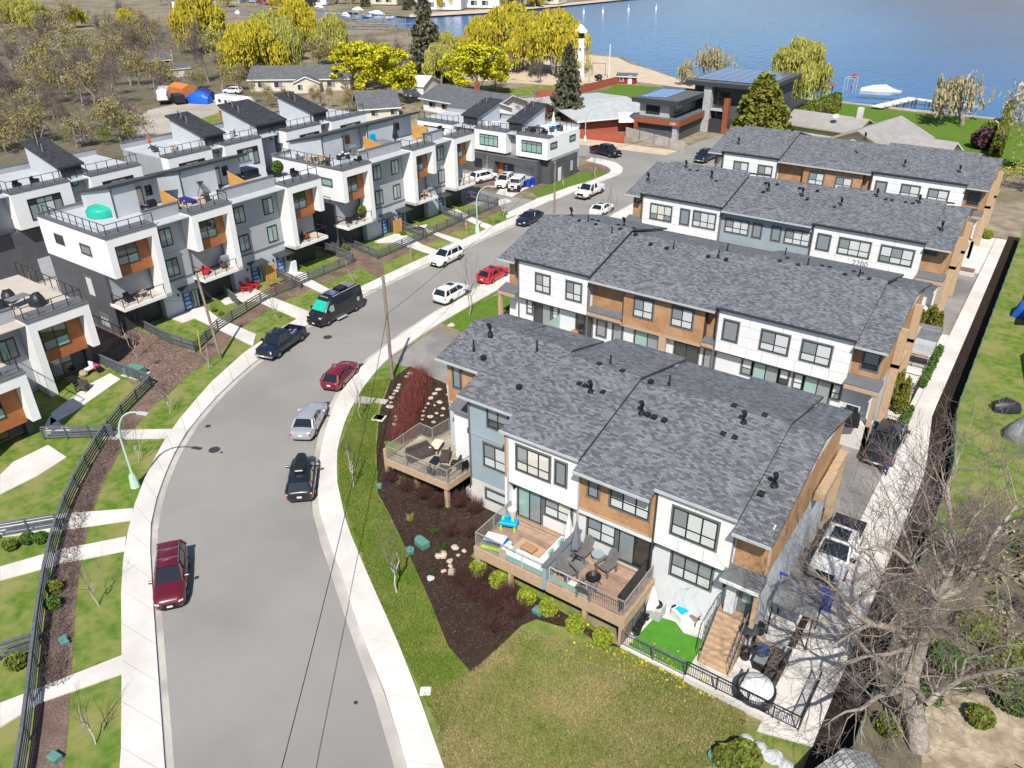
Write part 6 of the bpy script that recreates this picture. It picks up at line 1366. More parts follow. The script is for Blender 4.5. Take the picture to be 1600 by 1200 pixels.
for k in range(2300):
    t = rng.random(); p = h0.lerp(h1,t); d = (h1-h0).normalized(); nrm = Vector((-d.y,d.x)); q = p+nrm*rng.normal()*.42; b = np.array((q.x-h0.x,q.y-h0.y,.03)); e = b+np.array((rng.normal()*.16,rng.normal()*.16,rng.uniform(.9,1.65))); o.append((b,e,.013,.005))
    if k%2 == 0: m_ = (b+e)/2; o.append((m_,m_+np.array((rng.normal()*.2,rng.normal()*.2,.5)),.009,.004))
hd_ = obj('dogwood_hedge', wood('dogwood_hedge', o, 'twig_red', 3), None, (h0.x,h0.y,0)); tag(hd_, 'long crimson red-stemmed hedge in the mulch between driveway and corner deck', 'hedge')
rng = np.random.default_rng(3); P = np.concatenate([blob_points(rng,1500,(0,0,.55),(.62,.62,.58),.75)]); P = P[P[:,2] > .03]; V,F = leaf_arrays(P,rng,.085,1.3); BALL = npmesh('ball_shrub',V,F,'leaf_lime')
for x,y,lb in ((748,898,'first, nearest the toy deck corner'),(779,916,'second from the toy deck corner'),(823,942,'third, below the privacy wall'),(857,959,'fourth, beside the small green utility box'),(899,985,'fifth, below the lounge deck'),(941,1005,'last, at the post by the patio fence')): shrub(BALL,x,y,1.0,'round lime green shrub, '+lb,'round lime shrubs along the decks','round_shrub').scale = (.88,)*3
TUFT = []
for i,mm in enumerate(('leaf_green','leaf_willow')):
    rng = np.random.default_rng(40+i); o = []
    for k in range(120): a = rng.random()*6.28; o.append(((0,0,0),(math.cos(a)*.32*rng.random(),math.sin(a)*.32*rng.random(),rng.uniform(.2,.5)),.014,.003))
    TUFT.append(wood('grass_tuft',o,mm,3))
for x,y,k,s,lb in ((680,839,0,1.3,'fresh green grass tuft in the middle of the mulch'),(642,816,1,1.2,'dry yellow grass tuft near the mulch edge'),(684,868,0,1.2,'green grass tuft beside the flat stone, left one'),(697,859,0,1.2,'green grass tuft beside the flat stone, right one'),(675,900,0,.8,'green sprig at the small square stone')): shrub(TUFT[k],x,y,s,lb,'grass tufts in the mulch','grass_tuft')
# boulders
BO = []
for i in range(4):
    bm = bmesh.new(); bmesh.ops.create_icosphere(bm, subdivisions=2, radius=1); rr = random.Random(i)
    ph = [rr.uniform(0,6) for _ in range(6)]
    for v in bm.verts:
        k = 1+.16*math.sin(v.co.x*3+ph[0])+.14*math.sin(v.co.y*3.4+ph[1])+.12*math.sin(v.co.z*4+ph[2]); v.co *= k; v.co.z = v.co.z*.62+.25
    me = bpy.data.meshes.new('boulder'); bm.to_mesh(me); bm.free(); me.materials.append(MT['boulder']); BO.append(me)
def boulder(x,y,s,label,group,i=0,m=None):
    p = G(x,y); me = BO[i%4]
    if m: me = me.copy(); me.materials[0] = MT[m]
    o = obj('boulder', me, None, (p.x,p.y,.0), random.uniform(0,6)); s *= .62; o.scale = (s*random.uniform(.9,1.4),s,s*.9); return tag(o,label,'boulder',group)
for k,(x,y,s) in enumerate(((641,584,.36),(636,589,.3),(624,602,.26),(622,606,.26),(619,611,.3),(616,616,.26),(612,622,.38),(611,629,.24),(609,636,.38))): boulder(x,y,s,'tan boulder edging the mulch along the grass by the red hedge','boulders edging the mulch',k)
for k,(x,y,s) in enumerate(((619,651,.28),(619,657,.26),(617,664,.28))): boulder(x,y,s,'tan boulder left of the foot of the red hedge','three boulders by the red hedge',k)
for k,(x,y,s) in enumerate(((685,609,.32),(679,616,.34),(673,623,.32),(669,631,.26),(687,629,.34),(679,634,.2),(665,638,.16),(661,643,.22),(661,650,.22),(660,656,.18),(672,652,.3),(693,639,.3),(682,646,.22),(691,650,.24),(678,660,.22),(699,617,.18))): boulder(x,y,s,'tan boulder scattered between the red hedge and the corner deck steps','boulders between hedge and deck',k)
for k,(x,y,s) in enumerate(((711,856,.34),(725,862,.24),(703,877,.28),(704,885,.26),(706,894,.36),(693,893,.26),(716,868,.2))): boulder(x,y,s,'pinkish boulder in the mulch left of the toy deck','boulders left of the toy deck',k)
boulder(689,868,.55,'flat elongated stone between two green grass tufts',None,1); boulder(673,905,.36,'small square stone with a green sprig',None,2,'boulder_grey'); boulder(705,509,.55,'pale boulder on the grass by the shingle roof corner',None,3)
for k,(x,y,s) in enumerate(((1165,1158,.5),(1185,1172,.55),(1205,1185,.6),(1225,1196,.6))): boulder(x,y,s,'pale flat boulder of the row at the lawn edge by the walkway','boulder row at the lawn edge',k,'boulder_grey')
# conical cedars and clipped shrubs on the right
rng = np.random.default_rng(9); P = []
for k in range(85): z = rng.uniform(.05,2.9); r = .48*(1-(z/3.1)**1.6)+.03; a = rng.random()*6.28; P.append(blob_points(rng,26,(math.cos(a)*r*.85,math.sin(a)*r*.85,z),(.13,.13,.24),.3))
V,F = leaf_arrays(np.concatenate(P),rng,.085,1.7,.3); CONE = npmesh('cedar',V,F,'needle_cedar')
for k,(x,y) in enumerate(((-7.3,62.3),(-6.75,62.3),(-6.2,62.3),(-5.65,62.3),(-7.0,61.6),(-6.4,61.6),(-5.7,61.6))): o = obj('conical_cedar',CONE,None,(x,y,.03),k); tag(o,'narrow conical cedar in the dense row above the black pickup','cedar','conical cedars above the black pickup'); o.scale = (.85,.85,1.0+.08*(k%3))
for k,(x,y) in enumerate(((-7.4,77.0),(-6.9,77.6),(-6.4,77.1),(-5.9,77.6),(-6.7,78.2))): o = obj('conical_cedar',CONE,None,(x,y,.03),k*2); tag(o,'narrow conical cedar in the clump above the grey covered tub','cedar','conical cedars above the covered tub'); o.scale = (.95,.95,.95+.08*(k%3))
for x,y,s,lb in ((1519,372,1.1,'yellow green shrub, left of three in the concrete planter'),(1532,368,.85,'dark green shrub, middle of three in the concrete planter'),(1542,373,.95,'dark green shrub, right of three in the concrete planter'),(1529,346,1.0,'olive shrub behind the concrete planter')): o = shrub(BALL,x,y,s,lb,'shrubs of the concrete planter','round_shrub')
rng = np.random.default_rng(12)
def hedge(label, a, b, w_, h, m='hedge_leaf', n=9000, sz=.17, pts=None):
    a = Vector(a); b = Vector(b); L = (b-a).length; t = rng.random(n); face = rng.integers(0,3,n); u = rng.uniform(-1,1,n); hh = h*(.88+.12*np.abs(np.sin(t*L*1.7)))
    lat = np.where(face == 0, -1, np.where(face == 1, 1, u))*w_/2; z = np.where(face == 2, hh, rng.random(n)*hh); lat = lat*(1-.35*(z/h)**2); 
    P = np.stack([t*L, lat, z],1)+rng.normal(size=(n,3))*.07
    V,F = leaf_arrays(P,rng,sz,1.6,.3); o = obj('hedge',npmesh('hedge',V,F,m),None,(a.x,a.y,0),math.atan2(b.y-a.y,b.x-a.x)); return tag(o,label,'hedge')
hedge('tall clipped cedar hedge between the two lakeside lawns', G(1212,212).to_2d(), G(1306,172).to_2d(), 1.8, 3.6, n=11000, sz=.26)
hedge('tall cedar hedge at the right edge of the lakeside lawn', G(1548,262).to_2d(), G(1572,192).to_2d(), 1.6, 4.2, n=9000, sz=.26)
hedge('low green planting strip along the walkway wall above the black pickup', (-5.05,57.4), (-5.05,62.6), .4, .35, 'leaf_green', 2600, .12); hedge('low green planting strip along the walkway beside the swing patio', (-5.05,66.8), (-5.05,75.5), .4, .35, 'leaf_green', 3200, .12)
rng = np.random.default_rng(13); P = blob_points(rng,1600,(0,0,1),(1.3,1.3,1.1),.6); V,F = leaf_arrays(P[P[:,2]>.05],rng,.2,1.3); MAR = npmesh('shrub',V,F,'leaf_maroon'); GRN = npmesh('shrub',V,F,'hedge_leaf'); LGR = npmesh('shrub',V,F,'leaf_green')
for me,x,y,s,lb in ((MAR,1280,184,1.0,'dark maroon shrub beside the lakeside cedar hedge'),(MAR,1268,190,.8,'smaller maroon shrub beside the lakeside cedar hedge'),(GRN,1295,183,1.2,'olive shrub at the end of the lakeside cedar hedge'),(MAR,1534,232,1.6,'dark maroon shrub before the right-hand cedar hedge'),(GRN,1546,215,1.4,'olive shrub behind the maroon shrub by the right-hand hedge'),(GRN,1420,228,1.0,'olive shrub at the corner of the beige roof')): shrub(me,x,y,s,lb,'shrubs of the lakeside gardens','round_shrub',0)
# ---- the big bare tree at lower right, limbs surveyed one by one, then forked by growth
def limb(pts, r0, r1):
    q = [np.array(G(x,y,z)) for x,y,z in pts]; n = len(q)-1
    r0 *= .86; r1 *= .9; return [(q[i],q[i+1],r0+(r1-r0)*i/n,r0+(r1-r0)*(i+1)/n) for i in range(n)]
big = []; rng = np.random.default_rng(77)
LI = [([(1436,1172,0),(1430,1120,1.4),(1424,1085,2.8),(1421,1060,3.7)],.56,.44),([(1421,1060,3.7),(1418,1022,4.9),(1417,1000,5.8)],.36,.31),([(1417,1000,5.8),(1403,985,6.6),(1384,979,7.3),(1360,975,8.0),(1335,958,9.0),(1318,938,9.8)],.23,.09),([(1403,985,6.6),(1404,965,7.4),(1397,945,8.4),(1390,925,9.2),(1378,898,10.2)],.17,.07),
 ([(1417,1000,5.8),(1430,980,6.7),(1448,966,7.6),(1462,942,8.5),(1476,925,9.3)],.24,.15),([(1426,1062,3.7),(1437,1020,5.2),(1445,990,6.5),(1455,968,7.6),(1464,935,9.0),(1480,905,10.0),(1488,880,10.8),(1486,840,11.8),(1484,800,12.6),(1480,760,13.2)],.34,.08),([(1464,935,9.0),(1499,921,9.6),(1517,900,10.4),(1532,876,11.2),(1550,840,12.0),(1567,818,12.6),(1592,785,13.4)],.20,.06),([(1532,876,11.2),(1560,888,11.6),(1585,905,11.8),(1610,900,12.2)],.10,.04),
 ([(1464,935,9.0),(1450,915,9.8),(1430,890,10.6),(1400,862,11.6),(1372,852,12.2),(1345,862,12.6)],.15,.04),([(1430,890,10.6),(1420,850,11.6),(1408,820,12.4),(1395,790,13)],.09,.03),([(1428,1075,3.0),(1448,1100,3.4),(1470,1080,4.0),(1500,1062,4.8),(1540,1052,5.8),(1575,1047,6.6),(1615,1040,7.5)],.20,.08),([(1500,1062,4.8),(1508,1030,6.0),(1530,1020,6.8),(1565,1008,7.8),(1605,1005,8.6)],.08,.03),
 ([(1421,1070,3.4),(1395,1082,3.8),(1372,1088,4.3),(1345,1108,4.8),(1320,1112,5.3)],.20,.05),([(1418,1055,4.0),(1385,1040,4.7),(1362,1025,5.3)],.16,.13),([(1417,1012,5.4),(1390,1022,6.2),(1355,1025,7.0),(1320,1035,7.6),(1290,1060,8.2)],.13,.04),([(1360,975,8.0),(1330,990,8.6),(1300,1010,9.2),(1270,1015,9.6)],.10,.03),([(1318,938,9.8),(1300,915,10.4),(1285,905,10.8)],.06,.02),([(1445,990,6.5),(1490,980,7.2),(1515,1000,7.6)],.09,.03),([(1488,880,10.8),(1500,850,11.8),(1520,810,12.8),(1540,790,13.4)],.09,.03),([(1480,905,10),(1462,872,11),(1455,840,12),(1450,800,13)],.09,.03)]
tw = []
for pts, r0, r1 in LI:
    s = limb(pts, r0, r1); big += s
    for i, (a,b,ra,rb) in enumerate(s):
        d = (b-a)/(np.linalg.norm(b-a)+1e-9)
        if r0 > .4: continue
        k = 3 if rb < .16 else 1
        for _ in range(k):
            t = rng.random(); p = a+(b-a)*t; sd = rng.normal(size=3); sd -= d*np.dot(sd,d); sd /= np.linalg.norm(sd); nd = d*.6+sd*.8; nd[2] += .15
            grow(rng,p,nd,rng.uniform(.9,2.0),min(.05,rb*.55),4,tw,.75,.10,(2,3),.70,3)
    if r0 < .4: grow(rng,s[-1][1],d,1.6,max(.03,r1*.8),4,tw,.7,.1,(2,3),.70,3)
g0 = np.array(G(1436,1172)); sh = lambda L: [(a-g0,b-g0,x,y) for a,b,x,y in L]
BT = thing('bare_tree', 'huge leafless tree with pale bark spreading over the lower right corner', 'tree', tuple(g0)); o = obj('trunk', wood('trunk', sh(big), 'bark', 9), BT); o.data.polygons.foreach_set('use_smooth',[True]*len(o.data.polygons))
thick = [s for s in tw if s[2] > .014]; thin = [s for s in tw if s[2] <= .014]
obj('limbs', wood('limbs', sh(thick), 'bark', 4), BT); obj('twigs', wood('twigs', sh([(a,b,max(x,.007),max(y,.005)) for a,b,x,y in thin]), 'twig', 3), BT)
# thickets and smaller trees of the right-hand yard
tree('bare',1492,868,8.0,'leafless silver-barked tree behind the huge bare tree',i=0,wide=.75,at=(1.6,43.6)); tree('bare',1478,790,5.5,'leafless tree on the grass beyond the huge bare tree',i=1,wide=.7,at=(1.9,48.5)); 
for k,(x,y,h,kd) in enumerate(((8.4,46,4.2,'tan'),(10.5,50,4.5,'tan'),(7.2,53,3.8,'tan'),(11.5,43,4.2,'bare'),(8.6,40.5,4.5,'bare'),(6.2,45.5,3.4,'bare'),(5.4,41.6,3.2,'bare'),(12.5,55,5,'tan'),(10.5,38.4,4,'bare'),(6.3,37.5,2.8,'bare'),(13.5,48,5,'bare'),(7.5,49,4,'tan'),(9.5,53.5,4.5,'tan'),(12,51,4.5,'tan'),(6.6,51,3.4,'tan'),(14,53,5,'tan'),(5.2,47.6,3.2,'bare'),(9.2,43.2,4.5,'bare'),(11.8,46.5,5,'bare'),(7,39,4,'bare'),(12.5,41,5,'bare'),(8.8,57,4,'tan'))):
    tree(kd,0,0,h,{'tan':'tan dry-leaved shrub in the right-hand thicket','bare':'leafless shrub in the right-hand thicket'}[kd],'shrubs of the right-hand thicket',i=k%2,wide=1.25,name='thicket_shrub',cat='shrub',at=(x,y))
for k,(x,y,s,me) in enumerate(((3.9,33.6,.5,GRN),(5.2,35.6,.75,LGR),(7.3,35.2,.9,GRN),(8.2,33.2,.8,GRN),(6.9,33.4,.6,GRN),(2.0,36.5,.7,LGR),(2.9,39.5,.8,GRN),(.9,33.5,.6,LGR),(.4,30.6,.5,GRN),(4.6,38.3,.8,GRN))):
    o = obj('evergreen_shrub',me,None,(x,y,0),k); o.scale = (s,s,s*.8); tag(o,'low evergreen shrub under the huge bare tree','shrub','evergreen shrubs under the huge tree')
for k in range(7):
    x = -1.5+.1*math.sin(k); y = 31+3.2*k; o = obj('bare_shrub',BRN[k%2],None,(x,y,.03),k); o.scale = (1.2,1.2,1.0); tag(o,'leafless purple-grey shrub in the bark strip along the walkway','shrub','leafless shrubs of the bark strip')
rng = np.random.default_rng(61); P = []
for k in range(330):
    x = rng.uniform(.2,16); y = rng.uniform(27,62)
    if x < 6 and y < 33.5 or (x < 4.5 and y > 50): continue
    s_ = rng.uniform(.3,.9); P.append((blob_points(rng,70,(x,y,s_*.5),(s_*1.1,s_*1.1,s_*.7),.3),k))
for nm,mm,f_ in (('undergrowth','leaf_green',0),('undergrowth','twig_olive',1),('undergrowth','leaf_tan',2),('undergrowth','twig_purple',3)):
    Q = np.concatenate([p for p,k in P if k%4 == f_]); Q = Q[Q[:,2] > .03]; V,F = leaf_arrays(Q,rng,.10,2.4,.1); u_ = obj(nm,npmesh(nm,V,F,mm)); u_['kind'] = 'stuff'
# shrubs along the lower left fence and verge
rng = np.random.default_rng(21); o = []
for k in range(2600):
    t = rng.random(); i = int(t*(len(F1)-1)*.55)+int(len(F1)*.28); i = min(i,len(F1)-2); p = F1[i].lerp(F1[i+1],rng.random()); d = (F1[i+1]-F1[i]).normalized(); nn = Vector((d.y,-d.x)); q = p+nn*rng.uniform(.25,1.5)
    b = np.array((q.x+47,q.y-20,.03)); o.append((b,b+np.array((rng.normal()*.2,rng.normal()*.2,rng.uniform(.15,.5))),.014,.006))
hb = obj('low_hedge', wood('low_hedge', o, 'twig_purple', 3), None, (-47,20,0)); tag(hb,'low brown leafless hedge along the curving slat fence','hedge')
for x,y,s,me,lb in ((18,858,.35,GRN,'green tuft in the lower left bed, left one'),(46,848,.35,LGR,'leafy green plant in the lower left bed, middle one'),(66,847,.35,LGR,'leafy green plant in the lower left bed, right one'),(28,1042,.4,GRN,'yellow green shrub in the lowest left bed'),(88,925,.35,GRN,'grey green shrub outside the lower left fence, upper one'),(85,950,.35,LGR,'grey green shrub outside the lower left fence, lower one'),(530,372,.6,GRN,'green shrub in the narrow gap between the two long blocks'),(540,392,.4,GRN,'small green shrub at the mouth of the gap'),(335,487,.22,GRN,'small clipped shrub at the first yard path, upper'),(346,493,.22,GRN,'small clipped shrub at the first yard path, lower'),(630,368,.3,GRN,'small green shrub by the leaning wood screen'),(245,568,.35,BRN[0],'dry grass clump in the bark yard, left'),(330,565-25,.3,BRN[1],'dry grass clump in the bark yard, right'),(1135,1195,.5,GRN,'green shrub at the bottom edge of the lawn'),(1160,1195,.6,GRN,'yellow shrub at the bottom edge of the lawn')): shrub(me,x,y,s,lb,'small plants in the beds','small_shrub',.02)
# lawn weeds and scattered grass blades: stuff
rng = np.random.default_rng(31); P = []
for k in range(420):
    x = rng.normal(1015,55); y = rng.normal(1038,16)+ (x-1015)*.35; p = G(x,y); P.append((p.x,p.y,.09))
V,F = leaf_arrays(np.array(P),rng,.085,1,0); dn = obj('dandelions', npmesh('dandelions',V,F,'leaf_lemon')); dn['kind'] = 'stuff'
def blades(name, poly, n, m, h=.09, w=.02, z=.02):
    poly = [Vector(p[:2]) for p in poly]; tri = [[poly[i] for i in t] for t in tessellate_polygon([[Vector((p.x,p.y,0)) for p in poly]])]; ar = np.array([abs((t[1]-t[0]).cross(t[2]-t[0])) for t in tri]); ch = rng.choice(len(tri),n,p=ar/ar.sum())
    T = np.array([[tuple(p) for p in t] for t in tri])[ch]; u = rng.random((n,2)); fl = u.sum(1) > 1; u[fl] = 1-u[fl]
    xy = T[:,0]+(T[:,1]-T[:,0])*u[:,:1]+(T[:,2]-T[:,0])*u[:,1:]; b = np.concatenate([xy,np.full((n,1),z)],1); a = rng.random(n)*6.28; sd = np.stack([np.cos(a),np.sin(a),np.zeros(n)],1)*w; tip = b+np.stack([rng.normal(size=n)*h*.5,rng.normal(size=n)*h*.5,h*(.5+rng.random(n))],1)
    V = np.stack([b-sd,b+sd,tip],1).reshape(-1,3); o = obj(name, npmesh(name,V,np.arange(3*n).reshape(-1,3),m)); o['kind'] = 'stuff'; return o
mat('blade', (.11,.19,.022), (.20,.235,.05), scale=.5, rough=.9, island=.4, spec=.1); mat('blade_dry', (.17,.205,.045), (.32,.27,.12), scale=.35, rough=.9, island=.4, spec=.1)
blades('grass_blades', PX((735,1052),(812,985),(960,1014),(1075,1067),(1165,1110),(1165,1185),(1000,1230),(700,1230),(672,1085)), 90000, 'blade_dry', .10, .022, .026)
blades('grass_blades', PX((572,600),(612,590),(590,640),(586,700),(588,770),(604,800),(640,870),(672,942),(700,1012),(735,1052),(690,1150),(620,1000),(575,897),(531,770),(528,705)), 70000, 'blade', .09, .02, .022)
rng = np.random.default_rng(33)
ch = PX((612,592),(640,573),(697,600),(708,680),(600,690),(620,760),(735,722),(800,790),(735,870),(970,1012),(938,1008),(905,985),(870,978),(838,968),(815,978),(737,1052),(700,1010),(672,940),(640,868),(606,800),(590,770),(588,700),(594,640))
mat('bark_chip', (.05,.032,.026), (.12,.085,.065), scale=3, rough=1, island=.5, spec=.1); mat('bark_chip_pale', (.20,.145,.12), (.34,.26,.22), scale=3, rough=1, island=.4, spec=.1)
blades('bark_chips', ch, 26000, 'bark_chip', .05, .035, .034)
blades('bark_chips', PX((150,560),(205,515),(306,552),(296,584),(246,630)), 14000, 'bark_chip_pale', .06, .04, .026)
mat('dock_grey', (.20,.195,.19), (.28,.275,.27), scale=.3, rough=.9)
# ------------------------------------------------------------------ houses and lake shore beyond
def house(label, a, b, depth, h, rise, roofm, wallm, over=.5, ridge='along', wins=(), trimm='white_panel', name='house', cat='house', group=None, chimney=None, door=None):
    "gabled house, front wall from a to b (seen from the camera), gable along or across"
    a = Vector(a[:2]); b = Vector(b[:2]); d = b-a; L = d.length; B = thing(name, label, cat, (a.x,a.y,0), math.atan2(d.y,d.x), group)
    mb = MB()
    if ridge == 'along': prof = [(0,0),(depth,0),(depth,h),(depth/2,h+rise-.1),(0,h)]; mb.loft([[(x,p,q) for p,q in prof] for x in (0,L)])
    else: prof = [(0,0),(L,0),(L,h),(L/2,h+rise-.1),(0,h)]; mb.loft([[(p,y,q) for p,q in prof] for y in (depth,0)])
    part('wall', mb, wallm, B)
    mb = MB(); o = over
    if ridge == 'along':
        s = rise/(depth/2); e = h-s*o; mb.m = 0
        mb.add([(-o,-o,e),(L+o,-o,e),(L+o,depth/2,h+rise),(-o,depth/2,h+rise)],[(0,1,2,3)]); mb.add([(-o,depth/2,h+rise),(L+o,depth/2,h+rise),(L+o,depth+o,e),(-o,depth+o,e)],[(0,1,2,3)]); mb.m = 1
        for x in (-o,L+o): mb.add([(x,-o,e),(x,depth/2,h+rise),(x,depth+o,e),(x,depth+o,e-.22),(x,depth/2,h+rise-.22),(x,-o,e-.22)],[(0,1,4,5),(1,2,3,4)] if x > 0 else [(5,4,1,0),(4,3,2,1)])
        mb.add([(-o,-o,e-.22),(L+o,-o,e-.22),(L+o,-o,e),(-o,-o,e)],[(0,1,2,3)])
    else:
        s = rise/(L/2); e = h-s*o; mb.m = 0
        mb.add([(-o,-o,e),(L/2,-o,h+rise),(L/2,depth+o,h+rise),(-o,depth+o,e)],[(0,1,2,3)]); mb.add([(L/2,-o,h+rise),(L+o,-o,e),(L+o,depth+o,e),(L/2,depth+o,h+rise)],[(0,1,2,3)]); mb.m = 1
        mb.add([(-o,-o,e),(L/2,-o,h+rise),(L+o,-o,e),(L+o,-o,e-.25),(L/2,-o,h+rise-.25),(-o,-o,e-.25)],[(5,4,1,0),(4,3,2,1)]); mb.add([(L+o,-o,e),(L+o,depth+o,e),(L+o,depth+o,e-.25),(L+o,-o,e-.25)],[(3,2,1,0)])
    rf = part('roof', mb, [roofm,trimm], B)
    for x, z, w_, h_ in wins: win(B, x, z, w_, h_, -.03, 2, 0, ('pane_dark','pane_grey'), 'white_panel')
    if door: bx(B,'door','paint_white' if door == 'w' else 'barn_red',door_x := L*.6,door_x+1,-.05,0,.05,2.1)
    if chimney: mb = MB(); x,y,z,cm = chimney; mb.box(x,x+.9,y,y+.7,h,z); part('chimney', mb, cm, rf)
    return B
house('long single-storey house with dark roof and cream walls beyond the trailers', G(392,143), G(548,141), 11, 3.0, 2.3, 'roof_slate', 'cream_wall', wins=[(2,.9,1.6,1.3),(6,.9,2,1.3),(15,.9,1.6,1.3),(19,.9,2,1.3)], door='w')
house('small porch gable in front of the long dark-roofed house', G(460,146), G(500,145), 3, 2.6, 1.3, 'roof_slate', 'cream_wall', .4, 'across', wins=[(1,.8,1.2,1.2)])
house('white gabled garage roof left of the grey split-level house', G(630,150), G(662,152), 9, 2.6, 1.6, 'white_stucco', 'white_stucco', .3, 'along')
house('grey roofed house with low front gable and brick red chimney', G(662,172), G(768,192), 11, 2.9, 1.9, 'roof_slate', 'white_stucco', .8, 'along', wins=[(2,1.0,2,1.0),(6,1.0,2,1.0),(10,1.0,2,1.0)], chimney=(11,5,6.3,'red_fence'))
house('wing of the grey roofed house with white door', G(742,199), G(800,190), 9, 2.9, 1.7, 'roof_slate', 'white_stucco', .7, 'across', wins=[(3,.9,1.2,1.2)])
house('small house with dark pyramid-like roof and white wall behind the left row sheds', G(566,190), G(624,186), 9, 2.8, 2.4, 'roof_slate', 'cream_wall', .6, 'along', wins=[(2,1,1.4,1.1),(6,1,1.4,1.1)])
ph = house('pale grey low-pitched house with red boarded wall beside the spruce', (-98,147), (-78.2,134), 15, 3.0, 1.1, 'roof_pale', 'red_fence', 1.3, 'across', wins=[(6,1.2,1.6,1.0),(10,1.2,1.6,1.0)])
house('white boathouse far behind the bay under the yellow trees', G(640,118), G(668,116), 8, 2.6, 1.5, 'roof_slate', 'white_stucco', .4)
house('grey roofed house deep in the trees at upper left', G(228,112), G(268,108), 9, 2.8, 1.8, 'roof_slate', 'barn_red', .4, wins=[(2,1,1.5,1)])
house('low grey shed deep in the trees behind the trailers', G(262,122), G(300,118), 7, 2.2, 1.0, 'roof_slate', 'wall_white', .3)
# house with solar panels
SH = thing('modern_house', 'modern grey house with solar panels, rust-red band and stone pillars by the lake', 'house', (-69,139,0))
bx(SH,'garage_wall','siding_dark',.3,8.2,.3,16,0,3.0); bx(SH,'stone_pier','stone_grey',7.4,8.35,-.1,.9,0,2.9); bx(SH,'rust_band','corten',-.3,8.9,-.5,0,2.75,3.75); bx(SH,'rust_band','corten',8.5,8.9,0,12.5,2.75,3.75); bx(SH,'rust_post','corten',-.3,.4,-.45,.3,0,2.75)
bx(SH,'low_roof','roof_slate',-.2,8.8,-.4,12.4,3.76,3.9); bx(SH,'upper_wall','stone_grey',.2,6.2,.6,12.5,3.9,6.3); win(SH,1.6,4.4,2.6,1.3,.57,3,0,('pane_dark',),'frame_dark'); win(SH,6.23,4.3,3.4,1.5,3.0,3,0,('pane_dark',),'frame_dark',rz=R(90))
bx(SH,'upper_roof','trim_dark',-1,8.4,-.6,13.5,6.3,7.1); bx(SH,'roof_deck','roof_slate',-.9,8.3,-.5,13.4,7.1,7.16)
for i in range(3):
    for k in range(5): bx(SH,'solar_panel','solar_light',.3+1.55*i,.3+1.55*i+1.5,.4+1.9*k+.5*i,.4+1.9*k+1.82+.5*i,7.2,7.26)
bx(SH,'tall_wall','siding_dark',5.5,19.5,13.0,29,0,8.4); bx(SH,'tall_wall','trim_dark',9,19,11,13,0,2.4); bx(SH,'tall_roof','trim_dark',4.6,20.6,10.4,30,8.4,9.1); bx(SH,'roof_deck','roof_slate',4.7,20.5,10.5,29.9,9.1,9.16)
for i in range(7):
    for k in range(6): bx(SH,'solar_panel','solar',5.6+2.05*i,5.6+2.05*i+1.96,12.2+2.75*k,12.2+2.75*k+2.65,9.25,9.31)
bx(SH,'stone_tower','stone_grey',8.3,9.8,10.9,12.2,0,8.4); bx(SH,'rust_post','corten',12.6,13.6,10.6,11.5,0,6.4); win(SH,10.2,.3,2.3,6.8,12.95,3,.5,('pane_dark',),'frame_dark'); bx(SH,'balcony','steel_grey',9.8,13,11,12.9,4.0,4.2)
bx(SH,'garage_door','siding_dark',8.21,8.28,3,11,.05,2.5); bx(SH,'lower_wing','siding_dark',19.5,22.5,18,27,0,4.2); bx(SH,'lower_wing_roof','trim_dark',19,23,17,28,4.2,4.7)
bt = MB(); 
fw = thing('panel_fence', 'pale concrete panel fence with dark posts in front of the modern house', 'fence', (-70.6,138,0)); a = Vector((0,0)); b = Vector((14.4,-5.2))
for k in range(4):
    p = a.lerp(b,k/4); q = a.lerp(b,(k+.97)/4); m = MB(); m.beam((p.x,p.y,.85),(q.x,q.y,.85),.1,1.7); part('panel', m, 'stone_grey' if 0 else 'concrete_old', fw); bx(fw,'post','plastic_black',p.x-.06,p.x+.06,p.y-.06,p.y+.06,0,1.75)
mb = MB(); mb.loft([[(x,-.2,2.0),(x,0,2.9),(x,1.6,3.5),(x,3.2,2.9),(x,3.4,2.0)] for x in (0,6.5)]); solo('carport_tent', mb, 'fabric_white', 'white fabric carport tent between the red fence and the modern house', 'tent', (-73.0,139.5,0), R(38))
def board_fence(label, a, b, h=1.8, seg=2.4):
    a = Vector(a[:2]); b = Vector(b[:2]); L = (b-a).length; d = (b-a)/L; n = max(1,round(L/seg)); F = thing('board_fence', label, 'fence', (a.x,a.y,0), math.atan2(d.y,d.x), 'red board fences')
    for k in range(n):
        x0 = L*k/n; x1 = L*(k+1)/n-.1; m = int((x1-x0)/.2); key = ('bf',round(x1-x0,2),h)
        if key not in MESH:
            q = MB()
            for j in range(m): q.box((x1-x0)*j/m,(x1-x0)*(j+1)/m-.012,-.02+.008*(j%2),.03,0.03,h-.02*(j%3)/2)
            MESH[key] = q.mesh('fence_panel','red_fence')
        obj('fence_panel', MESH[key], F, (x0,0,0)); bx(F,'post','red_fence',x1+.0,x1+.1,-.06,.06,0,h+.08)
    return F
board_fence('red board fence along the far lawn up to the little red shed', (-101.5,171.5), (-100.5,193.5)); board_fence('red board fence in front of the pale roofed house, lower run', G(900,216), G(975,224)); board_fence('red board fence behind the lower run beside the pale roofed house', G(905,206), G(968,196), 1.9); board_fence('red board fence from the spruce toward the far lawn', G(838,152), G(900,150), 1.6)
house('little dark red shed at the end of the red fence by the beach', (-100.8,190.5), (-96.5,192.0), 3.2, 2.0, .5, 'roof_slate', 'barn_red', .4, 'along', wins=[(.7,.7,.8,.9)], name='shed', cat='shed', door='w')
